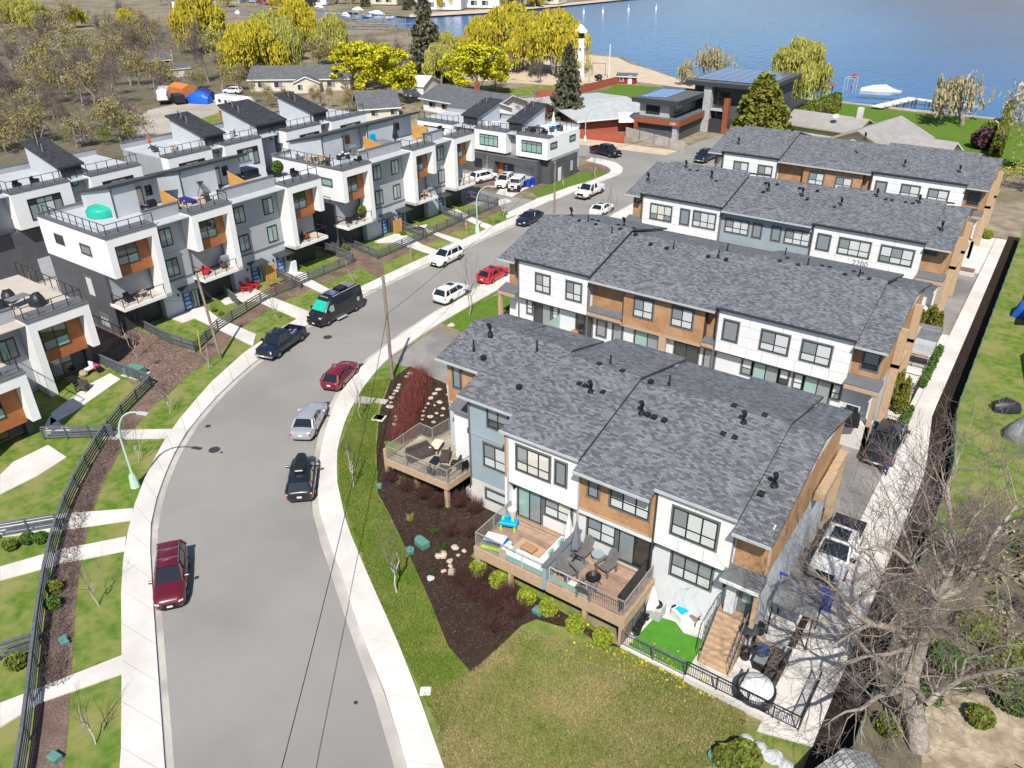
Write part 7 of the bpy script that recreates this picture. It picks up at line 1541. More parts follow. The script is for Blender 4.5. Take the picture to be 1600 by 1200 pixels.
# beige house
house('beige metal-roofed bungalow wing left of the chimney', (-46,154.5), (-33,152.4), 9, 2.6, 1.6, 'roof_metal', 'cream_wall', .6, 'along', trimm='leaf_tan')
bh = house('beige metal-roofed bungalow gable with olive trim facing the terraces', (-35.5,144.2), (-24.6,142.0), 15, 2.6, 2.4, 'roof_metal', 'cream_wall', .9, 'across', wins=[(4.2,.6,2.4,1.6)], chimney=(-1.0,12.5,6.0,'concrete'), trimm='leaf_tan')
mb = MB(); mb.lathe([(.02,0),(.55,.12),(.6,.16)],16); mb.xf(Matrix.Rotation(R(35),4,'X')); solo('satellite_dish', mb, 'steel_grey', 'white satellite dish beside the beige chimney', 'dish', (-37,154.6,4.4))
house('small hip-like beige roof just behind the farthest terrace', (-24.0,141.5), (-16.5,140.3), 7, 3.0, 1.6, 'roof_metal', 'cream_wall', .6, 'along')
house('grey sided house at the right edge by the upper walkway, blue cover beside it', (1.6,84), (9,84), 12, 3.0, 2.2, 'shingle', 'cream_wall', .6, 'across'); house('white walled house with grey roof at the right edge', (4.0,70), (12,70), 9, 3.0, 2.2, 'shingle', 'white_stucco', .6, 'along')
mb = MB(); mb.loft([[(x,-1.6,1.7),(x,0,2.75),(x,1.6,1.7),(x,1.5,0),(x,-1.5,0)] for x in (-2.4,2.4)]); sd = solo('shed', mb, 'shake', 'grey shake-roofed shed at the bottom edge on the right', 'shed', (.9,24.6,0), R(-38))
# lake shore: docks, boats, lighthouse
lh = thing('lighthouse', 'small white wooden lighthouse on the beach', 'lighthouse', (G(905,122).x,G(905,122).y,0)); mb = MB(); mb.lathe([(1.45,0),(1.25,5),(1.1,9.8)],8); part('tower', mb, 'white_stucco', lh); mb = MB(); mb.lathe([(1.0,9.8),(1.0,11.2)],8); part('lantern', mb, 'pane_dark', lh); mb = MB(); mb.lathe([(1.9,11.2),(1.9,11.5),(.1,13.2)],8); part('roof', mb, 'white_stucco', lh); bx(lh,'window','pane_dark',-.2,.2,-1.4,-1.1,5.0,5.8); bx(lh,'window','pane_dark',.5,.75,-1.2,-.9,7.0,7.6)
mb = MB(); mb.tube([(0,0,0),(0,0,8.5)],.12,8); g = G(951,124); solo('flag_pole', mb, 'white_panel', 'white flag pole on the beach behind the red fence', 'pole', g)
mb = MB(); mb.tube([(0,0,0),(0,0,3.2),(3.5,1,3.2),(3.5,1,0)],.09,6); g = G(925,118); solo('swing_frame', mb, 'steel_blue', 'blue swing frame on the beach by the lighthouse', 'swing', g)
mb = MB(); mb.lathe([(.9,0),(.6,.6),(1.0,.9),(.4,1.6)],10); mb.box(-1.3,-.4,-.2,.2,.5,1.3); solo('play_sculpture', mb, 'plastic_black', 'dark round play equipment on the beach sand', 'play equipment', G(936,126))
def dock(label, a, b, w_, z=.25, m='pale_dock', piles=5, group='lake docks'):
    a = Vector(a[:2]); b = Vector(b[:2]); d = b-a; L = d.length; D = thing('dock', label, 'dock', (a.x,a.y,0), math.atan2(d.y,d.x), group)
    n = max(2,int(L/1.2)); q = MB()
    for k in range(n): q.box(L*k/n,L*(k+1)/n-.06,-w_/2,w_/2,z-.16,z)
    o = part('deck_boards', q, m, D); o['kind'] = 'stuff'
    q = MB()
    for k in range(piles):
        for s in (-1,1): q.tube([(L*(k+.5)/piles,s*(w_/2-.1),-3),(L*(k+.5)/piles,s*(w_/2-.1),z+.2)],.12,6)
    part('piles', q, 'bark_dark', D); return D
dock('long white gangway dock running out from the sea wall', (-37.8,190.5), (-33.2,206.5), 2.6, .55); dock('white cross dock with dark post at the end of the gangway', (-34.5,207.2), (-20,203.5), 2.2, .3); dock('reddish timber dock behind the cedar hedge', G(1240,133,-.5), G(1305,138,-.5), 2.4, .4, 'terracotta', 6)
q = MB(); q.tube([(0,0,-2),(0,0,5)],.28,8); solo('mooring_post', q, 'trim_dark', 'tall dark mooring post at the end of the white dock', 'post', (-29,207,0))
def boat(label, at, rz, L=7, covered=True, z=-.6, m='fabric_white', hull='paint_white', group=None):
    B = thing('boat', label, 'boat', (at[0],at[1],z), rz, group); mb = MB(); r = []
    for x,w_,k in ((-.5,.8,0),(-.2,1,0),(.2,.95,0),(.4,.55,.15),(.5,.05,.3)): r.append([(x*L,-w_*L*.16,.9+k),(x*L,-w_*L*.12,.1+k),(x*L,0,-.1+k),(x*L,w_*L*.12,.1+k),(x*L,w_*L*.16,.9+k)])
    mb.loft(r); part('hull', mb, hull, B, 50)
    if covered:
        mb = MB(); mb.loft([[(x*L,-w_*L*.15,.92),(x*L,-w_*L*.08,.92+h_),(x*L,0,1.0+h_*1.2),(x*L,w_*L*.08,.92+h_),(x*L,w_*L*.15,.92)] for x,w_,h_ in ((-.48,.8,.3),(-.2,1,.9),(.1,.95,1.1),(.3,.7,.4),(.46,.2,.1))]); part('cover', mb, m, B, 60)
    return B
boat('white covered motor boat on its lift beside the gangway dock', (-41.0,208.2), R(15), 9, z=.2); boat('white skiff moored along the cross dock', (-24,209), R(-14), 6, False)
q = MB()
for x in (0,3): q.beam((-.1,x,2.95),(2.3,x,2.95),.12,.12)
q.beam((0,0,2.9),(0,3,2.9),.12,.12)
for x in (0,2.2): q.tube([(x,0,-2),(x,0,3)],.1,6); q.tube([(x,3,-2),(x,3,3)],.1,6)
solo('boat_lift', q, 'steel_grey', 'empty boat lift frame in the water off the reddish dock', 'boat lift', (-50.5,213,-.4))
mb = MB(); mb.lathe([(.1,-.6),(.5,-.3),(.6,0),(.5,.3),(.1,.6)],12); solo('buoy', mb, 'red_plastic', 'round red buoy floating off the reddish dock', 'buoy', (-52.6,231,.6))
for k,(x,y) in enumerate(((912,22),(942,21),(982,18),(1025,16))): p = G(x,y,-.9); mb = MB(); mb.lathe([(.5,0),(.55,1.2),(.12,1.8),(.1,3.2)],8); solo('mooring_buoy', mb, 'white_panel', 'slim white mooring buoy out on the lake','buoy',(p.x,p.y,-.9),group='white mooring buoys in the bay')
rl = random.Random(21)
for k in range(9):
    y = 18+k*3.6; x0 = 345+rl.uniform(-10,60)+k*14; a = G(x0,y,-.5); b = G(x0+150+rl.uniform(0,60),y+rl.uniform(-1,5),-.5)
    dock('grey marina dock crossing the bay behind the yellow willows', a, b, 3.0, .3, 'dock_grey', 12, 'marina docks')
    for j in range(5):
        p = a.lerp(b,(j+.5)/5); q = MB(); q.tube([(0,0,-1),(0,0,4.5)],.25,6); q.box(-2.5,2.5,-.2,.2,2.2,2.5); solo('boat_lift', q, 'dock_grey', 'grey marina boat lift among the docks', 'boat lift', (p.x+2.5,p.y+3,-.4), rl.random(), 'marina boat lifts')
for k,(x,y,L) in enumerate(((540,27,11),(572,26,13),(590,24,12),(600,29,10),(560,18,9),(520,22,9),(500,14,9),(395,30,8),(372,24,8),(425,20,8))): p = G(x,y,-.6); boat('white boat moored in the marina across the bay', (p.x,p.y), rl.uniform(-.6,.6), L, k%2 == 0, group='boats in the marina')
fh = [(690,16,60,7,'white_stucco','white lakeside lodge with long porch on the far shore, left half'),(745,13,70,6,'white_stucco','white lakeside lodge with long porch on the far shore, right half'),(350,6,50,7,'siding_grey','glass-fronted grey house on the far shore at top left'),(380,4,40,8,'siding_blue','blue green house on the far shore behind the marina'),(425,8,40,6,'barn_red','reddish building on the far shore behind the docks'),(490,8,40,5,'white_stucco','low white building on the far shore at the middle of the marina'),(820,10,30,5,'siding_dark','dark house on the far shore right of the lodge'),(860,7,25,5,'cream_wall','cream house on the far shore at the point'),(285,14,30,5,'white_stucco','small white house on the far shore at the left end'),(600,8,40,5,'cream_wall','cream building on the far shore above the docks'),(640,6,30,5,'siding_pale','grey house on the far shore left of the lodge')]
for x,y,wp,h,m,lb in fh:
    a = G(x-wp/2,y,-.4); b = G(x+wp/2,y+.6,-.4); H = house(lb, a, b, 14, h, 2.5, 'roof_slate', m, 1.0, wins=[(3+6*k,1.2,3.5,2.2) for k in range(max(1,int((b-a).length/7)))])
for k in range(46):
    x = rl.uniform(250,860); y = rl.uniform(3,16); p = G(x,y,-.4); t = tree_var(('bare','olive','willow','spruce')[k%4],k%2); T = thing('far_tree','small distant tree on the far shore','tree',(p.x,p.y,-.4),rl.random()*6,'trees on the far shore'); s = rl.uniform(.7,1.3); T.scale = (s,s,s); obj('trunk',t[0],T); obj('crown',t[1],T)
# parked trailers, tarps and yard things behind the left rows
def trailer(label, x, y, L, hd, slope=True):
    p = G(x,y); T = thing('travel_trailer', label, 'trailer', (p.x,p.y,0), hd, 'travel trailers'); mb = MB()
    mb.loft([[(a,-1.2,.7),(a,-1.25,2.2),(a,-1.1,3.05),(a,1.1,3.05),(a,1.25,2.2),(a,1.2,.7)] if 0 <= i <= 2 else [(a,-1.1,1.2),(a,-1.1,1.9),(a,-.9,2.3),(a,.9,2.3),(a,1.1,1.9),(a,1.1,1.2)] for i,a in enumerate((-L/2,0,L/2-1.2,L/2))]); part('shell', mb, 'paint_white', T, 50)
    for k in range(3): win(T,-L/2+1+k*2.1,1.6,.9,.6,-1.26,1,0,('pane_dark',),None)
    for xx in (-.6,.3): wheel(T,xx,-1.1,.33,'rim_silver'); wheel(T,xx,1.1,.33,'rim_silver')
    bx(T,'roof_unit','steel_grey',-.5,.5,-.4,.4,3.05,3.3); return T
trailer('white travel trailer, left one parked by the fence', 258,160,8.5,R(-38)); trailer('white fifth-wheel trailer parked behind the left rows, right one', 368,172,9.5,R(2))
def lump(name,label,cat,pts,m,at,rz=0,group=None,z=0):
    mb = MB(); mb.loft([[(x,-w_*.5,0),(x,-w_*.46,h*.6),(x,-w_*.2,h*(1+.05*math.sin(x*5))),(x,w_*.22,h*.97),(x,w_*.47,h*.55),(x,w_*.5,0)] for x,w_,h in pts]); return solo(name,mb,m,label,cat,(at[0],at[1],z),rz,group,65)
lump('covered_boat','blue tarpaulin over a boat on its trailer between the two white trailers','tarp',[(-3.4,1.0,1.0),(-2,2.4,1.9),(-.2,2.8,2.9),(1.5,2.6,2.5),(3,2.2,1.8)],'tarp_blue',G(312,161),R(18)); lump('covered_boat','dark navy tarpaulin just behind the blue one','tarp',[(-2.4,2.2,2.0),(0,2.6,2.7),(2.4,2,1.8)],'fabric_navy',G(322,155),R(10))
mb = MB(); mb.loft([[(x,-2,2.2),(x,0,3.0),(x,2,2.2),(x,2,.2),(x,-2,.2)] for x in (-3.2,3.2)]); solo('shelter', mb, 'orange_tile', 'orange tarpaulin shelter behind the blue tarp', 'shelter', G(288,150), R(-5)); bx(thing('cargo_trailer','dark cargo trailer with ramp beside the left white trailer','trailer',G(280,162),R(-20)),'box','vinyl_black',-2,2,-1.1,1.1,.5,2.1)
car('suv','paint_white','white crossover parked behind the left rows between the pollarded trees','car',G(350,146),(-.9,-.4)); mb = MB(); mb.box(-1.6,1.6,-1,1,0,1.6); mb.box(-1.75,1.75,-1.15,1.15,1.6,1.72); solo('shed', mb, 'terracotta', 'small brown flat-roofed shed behind the right white trailer', 'shed', G(358,186)); lump('covered_mower','dark grey covered boat on the grass at the right edge','tarp',[(-1.6,1.0,.7),(-1,1.5,1.2),(.8,1.6,1.3),(1.6,1.2,.7)],'tarp_grey',(2.6,63.5),R(70)); lump('covered_mower','dark covered lawn tractor near the mesh fence at right','tarp',[(-1,.9,.7),(0,1.3,1.1),(1,1,.7)],'vinyl_black',(1.2,66.8),R(30)); lump('covered_woodpile','blue covered pile beside the house at the upper right edge','tarp',[(-1.6,2,1.2),(0,2.2,1.9),(1.6,2,1.3)],'tarp_blue',(.7,88.5),R(80))
# ------------------------------------------------------------------ things on decks, patios, roofs and verges
def T_(name,label,cat,x,y,z=0,rz=0,group=None): return thing(name,label,cat,(x,y,z),R(rz),group)
def lounge(label,x,y,z,rz,m='slat_grey',group='slatted garden chairs'):
    "slatted garden chair with tall fan back; parts are the slats, arms and legs"
    c = T_('garden_chair',label,'chair',x,y,z,rz,group); c.scale = (1.22,)*3
    for k in range(5): bx(c,'seat_slat',m,-.27,.27,-.30+.125*k,-.30+.125*k+.11,.30+.02*(4-k)*.6,.335+.02*(4-k)*.6)
    for k in range(6):
        a = -.26+.088*k; q = MB(); h = 1.02-.05*abs(k-2.5); q.add([(a,.28,.28),(a+.08,.28,.28),(a+.08+.02*(k-2.5)*.3,.60,h),(a+.02*(k-2.5)*.3,.60,h),(a,.31,.28),(a+.08,.31,.28),(a+.08+.02*(k-2.5)*.3,.63,h),(a+.02*(k-2.5)*.3,.63,h)],[(0,1,2,3),(7,6,5,4),(0,4,5,1),(1,5,6,2),(2,6,7,3),(3,7,4,0)]); part('back_slat',q,m,c)
    for s in (-1,1): bx(c,'arm',m,s*.34-.07,s*.34+.07,-.38,.40,.53,.56); bx(c,'leg',m,s*.33-.03,s*.33+.03,-.34,-.24,0,.53); bx(c,'leg',m,s*.31-.03,s*.31+.03,.30,.40,0,.53)
    return c
def table(label,x,y,z,w_,d,h,m,top=None,rz=0,name='table',group=None):
    t = T_(name,label,'table',x,y,z,rz,group); bx(t,'top',top or m,-w_/2,w_/2,-d/2,d/2,h-.05,h,bev=.02)
    for a in (-1,1):
        for b in (-1,1): bx(t,'leg',m,a*(w_/2-.06)-.03,a*(w_/2-.06)+.03,b*(d/2-.06)-.03,b*(d/2-.06)+.03,0,h-.05)
    return t
def chair(label,x,y,z,rz,m='wicker',group=None,arms=True,w_=.6):
    c = T_('patio_chair',label,'chair',x,y,z,rz,group); bx(c,'seat',m,-w_/2,w_/2,-.3,.3,.30,.44,bev=.03); bx(c,'back',m,-w_/2,w_/2,.26,.38,.40,.92,bev=.03)
    if arms: bx(c,'arm',m,-w_/2-.08,-w_/2,-.3,.34,.2,.62); bx(c,'arm',m,w_/2,w_/2+.08,-.3,.34,.2,.62)
    for a in (-1,1):
        for b in (-.26,.28): bx(c,'leg','plastic_black',a*w_/2*.9-.03,a*w_/2*.9+.03,b-.03,b+.03,0,.32)
    return c
def closed_umbrella(label,x,y,z,m,h=2.5,r=.28,base=True,group='closed parasols'):
    u = T_('closed_parasol',label,'parasol',x,y,z,0,group); q = MB(); q.tube([(0,0,0),(0,0,h)],.03,6); part('pole',q,'plastic_black',u); q = MB(); n = 10; ring = []
    for zz,rr in ((h*.30,r*.95),(h*.42,r),(h*.65,r*.62),(h*.9,r*.28),(h,.04)): ring.append([(math.cos(j*math.pi/5+.0)*rr*(1 if j%2 else .72),math.sin(j*math.pi/5)*rr*(1 if j%2 else .72),zz) for j in range(10)])
    q.loft(ring); part('canopy',q,m,u)
    if base: q = MB(); q.box(-.4,.4,-.05,.05,0,.06); q.box(-.05,.05,-.4,.4,0,.06); part('foot',q,'plastic_black',u)
    return u
def ac(label,x,y,z=0,group='air conditioners'):
    a = T_('air_conditioner',label,'air conditioner',x,y,z,0,group); bx(a,'casing','steel_grey',-.42,.42,-.42,.42,0,.82,bev=.04); q = MB(); q.lathe([(.34,.82),(.34,.86),(.30,.87),(.30,.83)],18); part('fan_guard',q,'plastic_black',a)
    q = MB(); 
    for k in range(4): q.beam((0,0,.845),(math.cos(k*1.57)*.28,math.sin(k*1.57)*.28,.845),.12,.015)
    part('fan',q,'trim_dark',a); return a
def bbq(label,x,y,z,rz=0,m='plastic_black',group='covered grills and barbecues'):
    b = T_('barbecue',label,'barbecue',x,y,z,rz,group); bx(b,'cabinet',m,-.45,.45,-.25,.25,.1,.8); q = MB(); q.loft([[(x_,-.26,.82),(x_,-.22,1.08),(x_,.1,1.18),(x_,.27,1.0),(x_,.27,.82)] for x_ in (-.42,.42)]); part('lid',q,m,b); bx(b,'side_shelf','trim_grey',.46,.8,-.22,.22,.78,.82); bx(b,'side_shelf','trim_grey',-.8,-.46,-.22,.22,.78,.82); return b
def pot(label,x,y,z,r,h,m,leaf=None,group=None):
    p = T_('planter',label,'planter',x,y,z,0,group); q = MB(); q.lathe([(r*.75,0),(r,h*.9),(r*1.05,h),(r*.9,h),(r*.85,h*.85)],14); part('pot',q,m,p,40)
    if leaf: o = obj('plant',leaf,p,(0,0,h*.8)); o.scale = (r*1.3,r*1.3,r*1.5)
    return p
ac('grey air conditioner beside the corner deck post', *G(742,775).to_2d()); ac('grey air conditioner on the small turf patio under the parasol', *G(1024,962).to_2d(), .05)
# toy deck
q = T_('water_table','turquoise and lime toy water table on the toy deck','toy',-21.75,30.35,DZ,20); bx(q,'basin','toy_blue',-.55,.55,-.32,.32,.42,.62,bev=.05); bx(q,'tower','toy_blue',-.2,.05,-.1,.15,.62,1.0,bev=.03); bx(q,'scoop','toy_lime',.2,.32,-.06,.06,.62,.8); bx(q,'scoop','toy_lime',-.4,-.3,.0,.1,.62,.8)
for a in (-.42,.42):
    for b in (-.25,.25): bx(q,'leg','toy_lime',a-.05,a+.05,b-.05,b+.05,0,.42)
q = T_('sand_table','white-lidded blue and lime sand table by the toy deck railing','toy',-21.6,28.75,DZ,12); bx(q,'lid','fabric_cream' if 0 else 'fabric_white',-.62,.62,-.36,.36,.42,.52,bev=.04); bx(q,'tray','toy_royal',-.6,.75,-.33,.33,.28,.41); bx(q,'seat','toy_lime',-.6,.6,-.75,-.55,.16,.24)
for a in (-.5,.5): bx(q,'leg','toy_cyan',a-.06,a+.06,-.3,.3,0,.28)
sf = T_('corner_sofa','white cushioned corner sofa along the toy deck edge','sofa',-18.5,28.9,DZ); bx(sf,'long_seat','fabric_white',-2.0,.55,-.75,-.1,.12,.42,bev=.05); bx(sf,'side_seat','fabric_white',-.05,.6,-.1,2.3,.12,.42,bev=.05); bx(sf,'back','fabric_white',.55,.75,-.8,2.3,.1,.75,bev=.05); bx(sf,'back','fabric_white',-2.0,.55,-.92,-.75,.1,.70,bev=.05); bx(sf,'end_arm','fabric_white',-2.15,-1.95,-.9,-.1,.1,.72,bev=.04)
for x,y in ((.35,.5),(.35,1.6),(-1.5,-.6)): bx(sf,'cushion','pane_green',x-.08,x+.08,y-.22,y+.22,.42,.82,bev=.05)
mb = MB(); mb.box(-.9,.9,-.55,.55,0,.02); solo('deck_mat',mb,'orange_tile' if 0 else 'cedar_pale','grey and tan mat in the middle of the toy deck','mat',(-19.7,29.5,DZ),R(-5)); table('low brown coffee table before the white corner sofa',-19.6,29.35,DZ+.02,.9,.6,.3,'cedar','cedar',-4)
pot('tall white square-round planter at the toy deck house wall',-22.1,31.2,DZ,.28,.75,'concrete'); closed_umbrella('closed white parasol at the window end of the toy deck',-17.95,31.0,DZ,'fabric_white',2.4,.30)
mb = MB(); mb.box(-.5,.5,-.02,.02,0,1.1); solo('beach_towel',mb,'pink' if 0 else 'fabric_tan','striped towel hanging over the toy deck railing','towel',(-20.45,27.88,DZ-.3),0).scale = (.45,1,1)
# lounge deck
lounge('dark slatted garden chair at the house wall, left of the round table',-16.75,30.6,DZ,-6); lounge('dark slatted garden chair right of the round table on the lounge deck',-15.05,30.35,DZ,-12); lounge('dark slatted chair by the privacy wall of the lounge deck',-16.6,28.75,DZ,65); lounge('dark slatted garden chair with its back to the glass railing',-15.1,28.25,DZ,185)
q = T_('side_table','round green-topped wicker side table between the chairs','table',-15.9,30.9,DZ); m = MB(); m.lathe([(.30,0),(.24,.25),(.32,.5)],14); part('drum',m,'wicker_tan',q); m = MB(); m.lathe([(.38,.5),(.38,.54)],16); part('top',m,'leaf_willow' if 0 else 'siding_blue',q)
q = T_('fire_bowl','round black iron fire bowl on the lounge deck','fire pit',-15.3,29.35,DZ); m = MB(); m.lathe([(.2,.12),(.42,.28),(.45,.34),(.40,.33),(.2,.18)],16); part('bowl',m,'plastic_black',q)
for k in range(5): a = k*1.2566; m = MB(); m.tube([(math.cos(a)*.3,math.sin(a)*.3,.2),(math.cos(a)*.48,math.sin(a)*.48,.05),(math.cos(a)*.55,math.sin(a)*.55,0)],.025,5); part('foot',m,'plastic_black',q)
closed_umbrella('closed grey cantilever parasol beside the privacy wall',-17.05,30.35,DZ,'fabric_grey',2.7,.32); mb = MB(); mb.box(-.6,.6,-.9,.9,0,.02); solo('deck_mat',mb,'tarp_grey','grey mat under the closed grey parasol','mat',(-16.9,29.7,DZ),R(-8)); mb = MB(); mb.bbox(-.3,.3,-.2,.2,0,.4,.06); solo('pouf',mb,'fabric_cream','cream cushion pouf behind the glass railing','pouf',(-15.9,28.25,DZ))
# corner deck
q = T_('outdoor_sofa','dark wicker sofa on the left of the corner deck','sofa',*G(656,708,DZ+.3).to_2d(),DZ,70); bx(q,'base','wicker',-.85,.85,-.4,.4,.05,.38,bev=.03); bx(q,'back','wicker',-.85,.85,.3,.45,.3,.85,bev=.03); bx(q,'arm','wicker',-.95,-.8,-.4,.4,.05,.6); bx(q,'arm','wicker',.8,.95,-.4,.4,.05,.6)
for k in range(3): bx(q,'cushion','fabric_grey' if 0 else 'wicker',-.78+.53*k,-.78+.53*k+.5,-.36,.28,.38,.5,bev=.04)
chair('dark wicker armchair facing the sofa on the corner deck',*G(695,714,DZ+.3).to_2d(),DZ,-60,'wicker',w_=.75); table('cream-topped rectangular table in the middle of the corner deck',*G(682,694,DZ+.5).to_2d(),DZ,.7,1.15,.55,'wicker','fabric_cream',18); table('dark glass low table between sofa and armchair',*G(679,720,DZ+.3).to_2d(),DZ,.5,.9,.4,'plastic_black','car_glass',12)
chair('black metal chair at the right railing of the corner deck, upper',*G(712,722,DZ+.4).to_2d(),DZ,-70,'plastic_black','black metal chairs on the corner deck',False,.5); chair('black metal chair at the right railing of the corner deck, lower',*G(722,727,DZ+.4).to_2d(),DZ,-100,'plastic_black','black metal chairs on the corner deck',False,.5); mb = MB(); mb.bbox(-.4,.4,-.4,.4,0,.4,.05); solo('footstool',mb,'wicker','square wicker footstool near the front railing of the corner deck','footstool',(*G(693,735,DZ+.2).to_2d(),DZ),R(15))
mb = MB(); mb.bbox(-.35,.5,-.12,.5,0,.12,.04); solo('door_mat',mb,'wicker_tan','round woven mat at the white porch wall of the corner deck','mat',(*G(727,702,DZ).to_2d(),DZ)); mb = MB(); mb.bbox(-.12,.12,-.1,.1,0,.3,.03); solo('watering_can',mb,'red_plastic','small red can at the foot of the white porch wall','can',(*G(717,696,DZ).to_2d(),DZ))
pot('small pot with dry plant behind the front railing, left',*G(670,738,DZ).to_2d(),DZ,.22,.3,'plastic_black',TUFT[1],'pots on the corner deck'); pot('small pot with dry plant behind the front railing, right',*G(677,742,DZ).to_2d(),DZ,.22,.3,'plastic_black',TUFT[1],'pots on the corner deck')
# turf patio and right-hand patio
closed_umbrella('closed white parasol on the turf patio beside the deck',*G(1068-52,948+16).to_2d(),.05,'fabric_white',2.3,.42); q = T_('folding_chair','blue and white padded box seat on the turf patio','seat',*G(1066,964).to_2d(),.05,-25); bx(q,'frame','fabric_white',-.42,.42,-.5,.5,.05,.55,bev=.05); bx(q,'pad','toy_cyan',-.30,.30,-.36,.2,.55,.6,bev=.02); bx(q,'handle','plastic_black',-.5,-.42,-.4,.4,.1,.6)
q = T_('sling_lounger','tan sling lounge chair beside the padded box seat','chair',*G(1090,968).to_2d(),.08,-20); m = MB(); m.loft([[(-.3,-.55,.38),(.3,-.55,.38)],[(-.3,.15,.34),(.3,.15,.34)],[(-.3,.75,1.0),(.3,.75,1.0)]],cap=False,closed=False); m.f += [f[::-1] for f in m.f[:]]; part('sling',m,'fabric_tan',q)
for s in (-1,1): m = MB(); m.tube([(s*.33,-.6,0),(s*.33,-.5,.38),(s*.33,.15,.34),(s*.33,.78,1.02)],.025,6); m.tube([(s*.33,-.4,.38),(s*.33,-.3,.6),(s*.33,.3,.58)],.025,6); m.tube([(s*.33,.1,.36),(s*.33,.35,0)],.025,6); part('frame',m,'plastic_black',q)
for k,(x,y) in enumerate(((987,983),(992,975),(996,968),(983,992))): p = G(x,y); pot('dark square planter in the row beside the deck stair wall',p.x+.3,p.y+.25,.05,.25,.35,'plastic_black',TUFT[0] if k%2 else None,'planter row by the deck')
q = T_('gazebo','dark fabric gazebo roof over the right-hand patio','gazebo',G(1250,932,2.7).x,G(1250,932,2.7).y,0.05); m = MB(); m.loft([[(x,-1.0,2.4),(x,-.9,2.66),(x,0,2.76),(x,.9,2.66),(x,1.0,2.4)] for x in (-1.15,1.05)]); part('canopy',m,'tarp_grey',q)
for a in (-1.1,1.0):
    for b in (-.92,.92): bx(q,'post','plastic_black',a-.04,a+.04,b-.04,b+.04,0,2.4)
q = T_('outdoor_sofa','dark brown corner sofa along the right wall of the patio','sofa',-5.25,30.6,.05); bx(q,'base','wicker',-.4,.35,-1.8,1.6,0,.4,bev=.04); bx(q,'back','wicker',.25,.42,-1.8,1.6,.3,.8,bev=.04); bx(q,'base','wicker',-1.2,-.4,1.0,1.6,0,.4,bev=.04)
for k in range(3): bx(q,'cushion','wicker',-.36,.22,-1.7+1.05*k,-.72+1.05*k,.4,.54,bev=.05)
chair('grey cushioned patio chair under the gazebo edge, yellow towel on it',-6.2,32.0,.05,150,'fabric_tan',None,True,.65); bx(T_('towel','yellow towel lying on the patio chair','towel',-6.15,31.9,.5,20),'cloth','leaf_lemon',-.16,.16,-.12,.12,0,.03)
q = T_('patio_heater','round dark standing heater on the patio','heater',-6.85,30.9,.05); m = MB(); m.tube([(0,0,0),(0,0,2.1)],.04,8); part('pole',m,'plastic_black',q); m = MB(); m.lathe([(.48,2.1),(.48,2.14),(.1,2.26)],18); part('hood',m,'trim_dark',q); m = MB(); m.lathe([(.25,0),(.25,.7),(.2,.75)],12); part('base',m,'plastic_black',q)
q = T_('fire_table','glass and blue globe table on the patio','table',-6.0,30.9,.05); bx(q,'box','plastic_black',-.28,.28,-.45,.45,0,.6); m = MB(); m.lathe([(.05,.75),(.3,.9),(.38,1.1),(.3,1.3),(.05,1.42)],16); part('globe',m,'steel_blue',q,True); bx(q,'top','pane_grey',-.3,.3,-.5,.5,.6,.64)
bbq('black covered barbecue at the end wall of the nearest terrace',-6.85,32.3,.05,70); q = T_('plunge_pool','round black-rimmed plunge pool under a white cover at the patio corner','hot tub',-5.55,28.75,.02); m = MB(); m.lathe([(.95,0),(1.0,.7),(.9,.78)],24); part('tub',m,'vinyl_black',q,30); m = MB(); m.lathe([(.9,.78),(.85,.9),(.3,1.0)],24,sx=.95); part('cover',m,'fabric_white',q,60)
q = T_('bin','open royal blue bin beside the gazebo','bin',G(1288,950).x,G(1288,950).y,.05,10); bx(q,'body','bin_blue',-.32,.32,-.35,.35,0,1.0,bev=.05); bx(q,'lid','bin_blue',-.35,.35,-.38,.38,1.0,1.08,bev=.02)
mb = MB(); mb.box(-1,1,-.14,.14,0,.12); solo('awning_roll',mb,'bin_blue','royal blue rolled awning at the back of the gazebo','awning',(G(1215,893,2.5).x,G(1215,893,2.5).y,2.5),R(-8)).scale = (.6,.6,.6)
q = T_('storage_box','white box and planter at the walkway end of the patio sofa','box',-4.95,32.2,.05); bx(q,'box','fabric_white',-.25,.25,-.3,.3,0,.5,bev=.03)
mb = MB(); mb.box(-1.5,1.5,-.12,.12,0,.28); solo('timber_edging',mb,'terracotta','reddish timber edging board in the yard at lower right','timber',(*G(1568,1088).to_2d(),0),R(-32))
# upper patios by the walkway
q = T_('covered_spa','grey covered swim spa by the walkway below the conical cedars','hot tub',-6.55,74.6,.04); bx(q,'tub','steel_grey',-1.15,1.15,-1.1,1.1,0,.9); bx(q,'cover','tarp_grey',-1.2,1.2,.1,1.2,.9,2.0,bev=.08)
closed_umbrella('closed royal blue parasol at the end wall of the second terrace',-7.85,69.3,.04,'bin_blue',2.4,.34); q = T_('planter_box','cedar planter with bare shrub above the black pickup','planter',-6.6,58.2,.03); o = obj('shrub',BRN[0],q); o.scale = (.75,.75,.9); bx(q,'bed','mulch',-1.2,1.2,-.18,.18,0,.1)
bbq('black barbecue on the end porch of the second terrace',-8.1,54.6,2.12,0); bbq('second black barbecue below the end porch of the second terrace',-7.75,53.7,2.12,20); q = T_('hammock','rust brown sling hammock on the patio above the cedars','hammock',-6.5,64.8,.04); m = MB(); m.loft([[(-1.3,-.1,.9),(-1.3,.1,.9)],[(-.5,-.4,.45),(-.5,.4,.45)],[(.5,-.4,.45),(.5,.4,.45)],[(1.3,-.1,.9),(1.3,.1,.9)]],cap=False,closed=False); m.f += [f[::-1] for f in m.f[:]]; part('sling',m,'terracotta',q); m = MB(); m.tube([(-1.4,0,1.0),(-.8,0,.1),(.8,0,.1),(1.4,0,1.0)],.04,6); part('frame',m,'bark_dark',q)
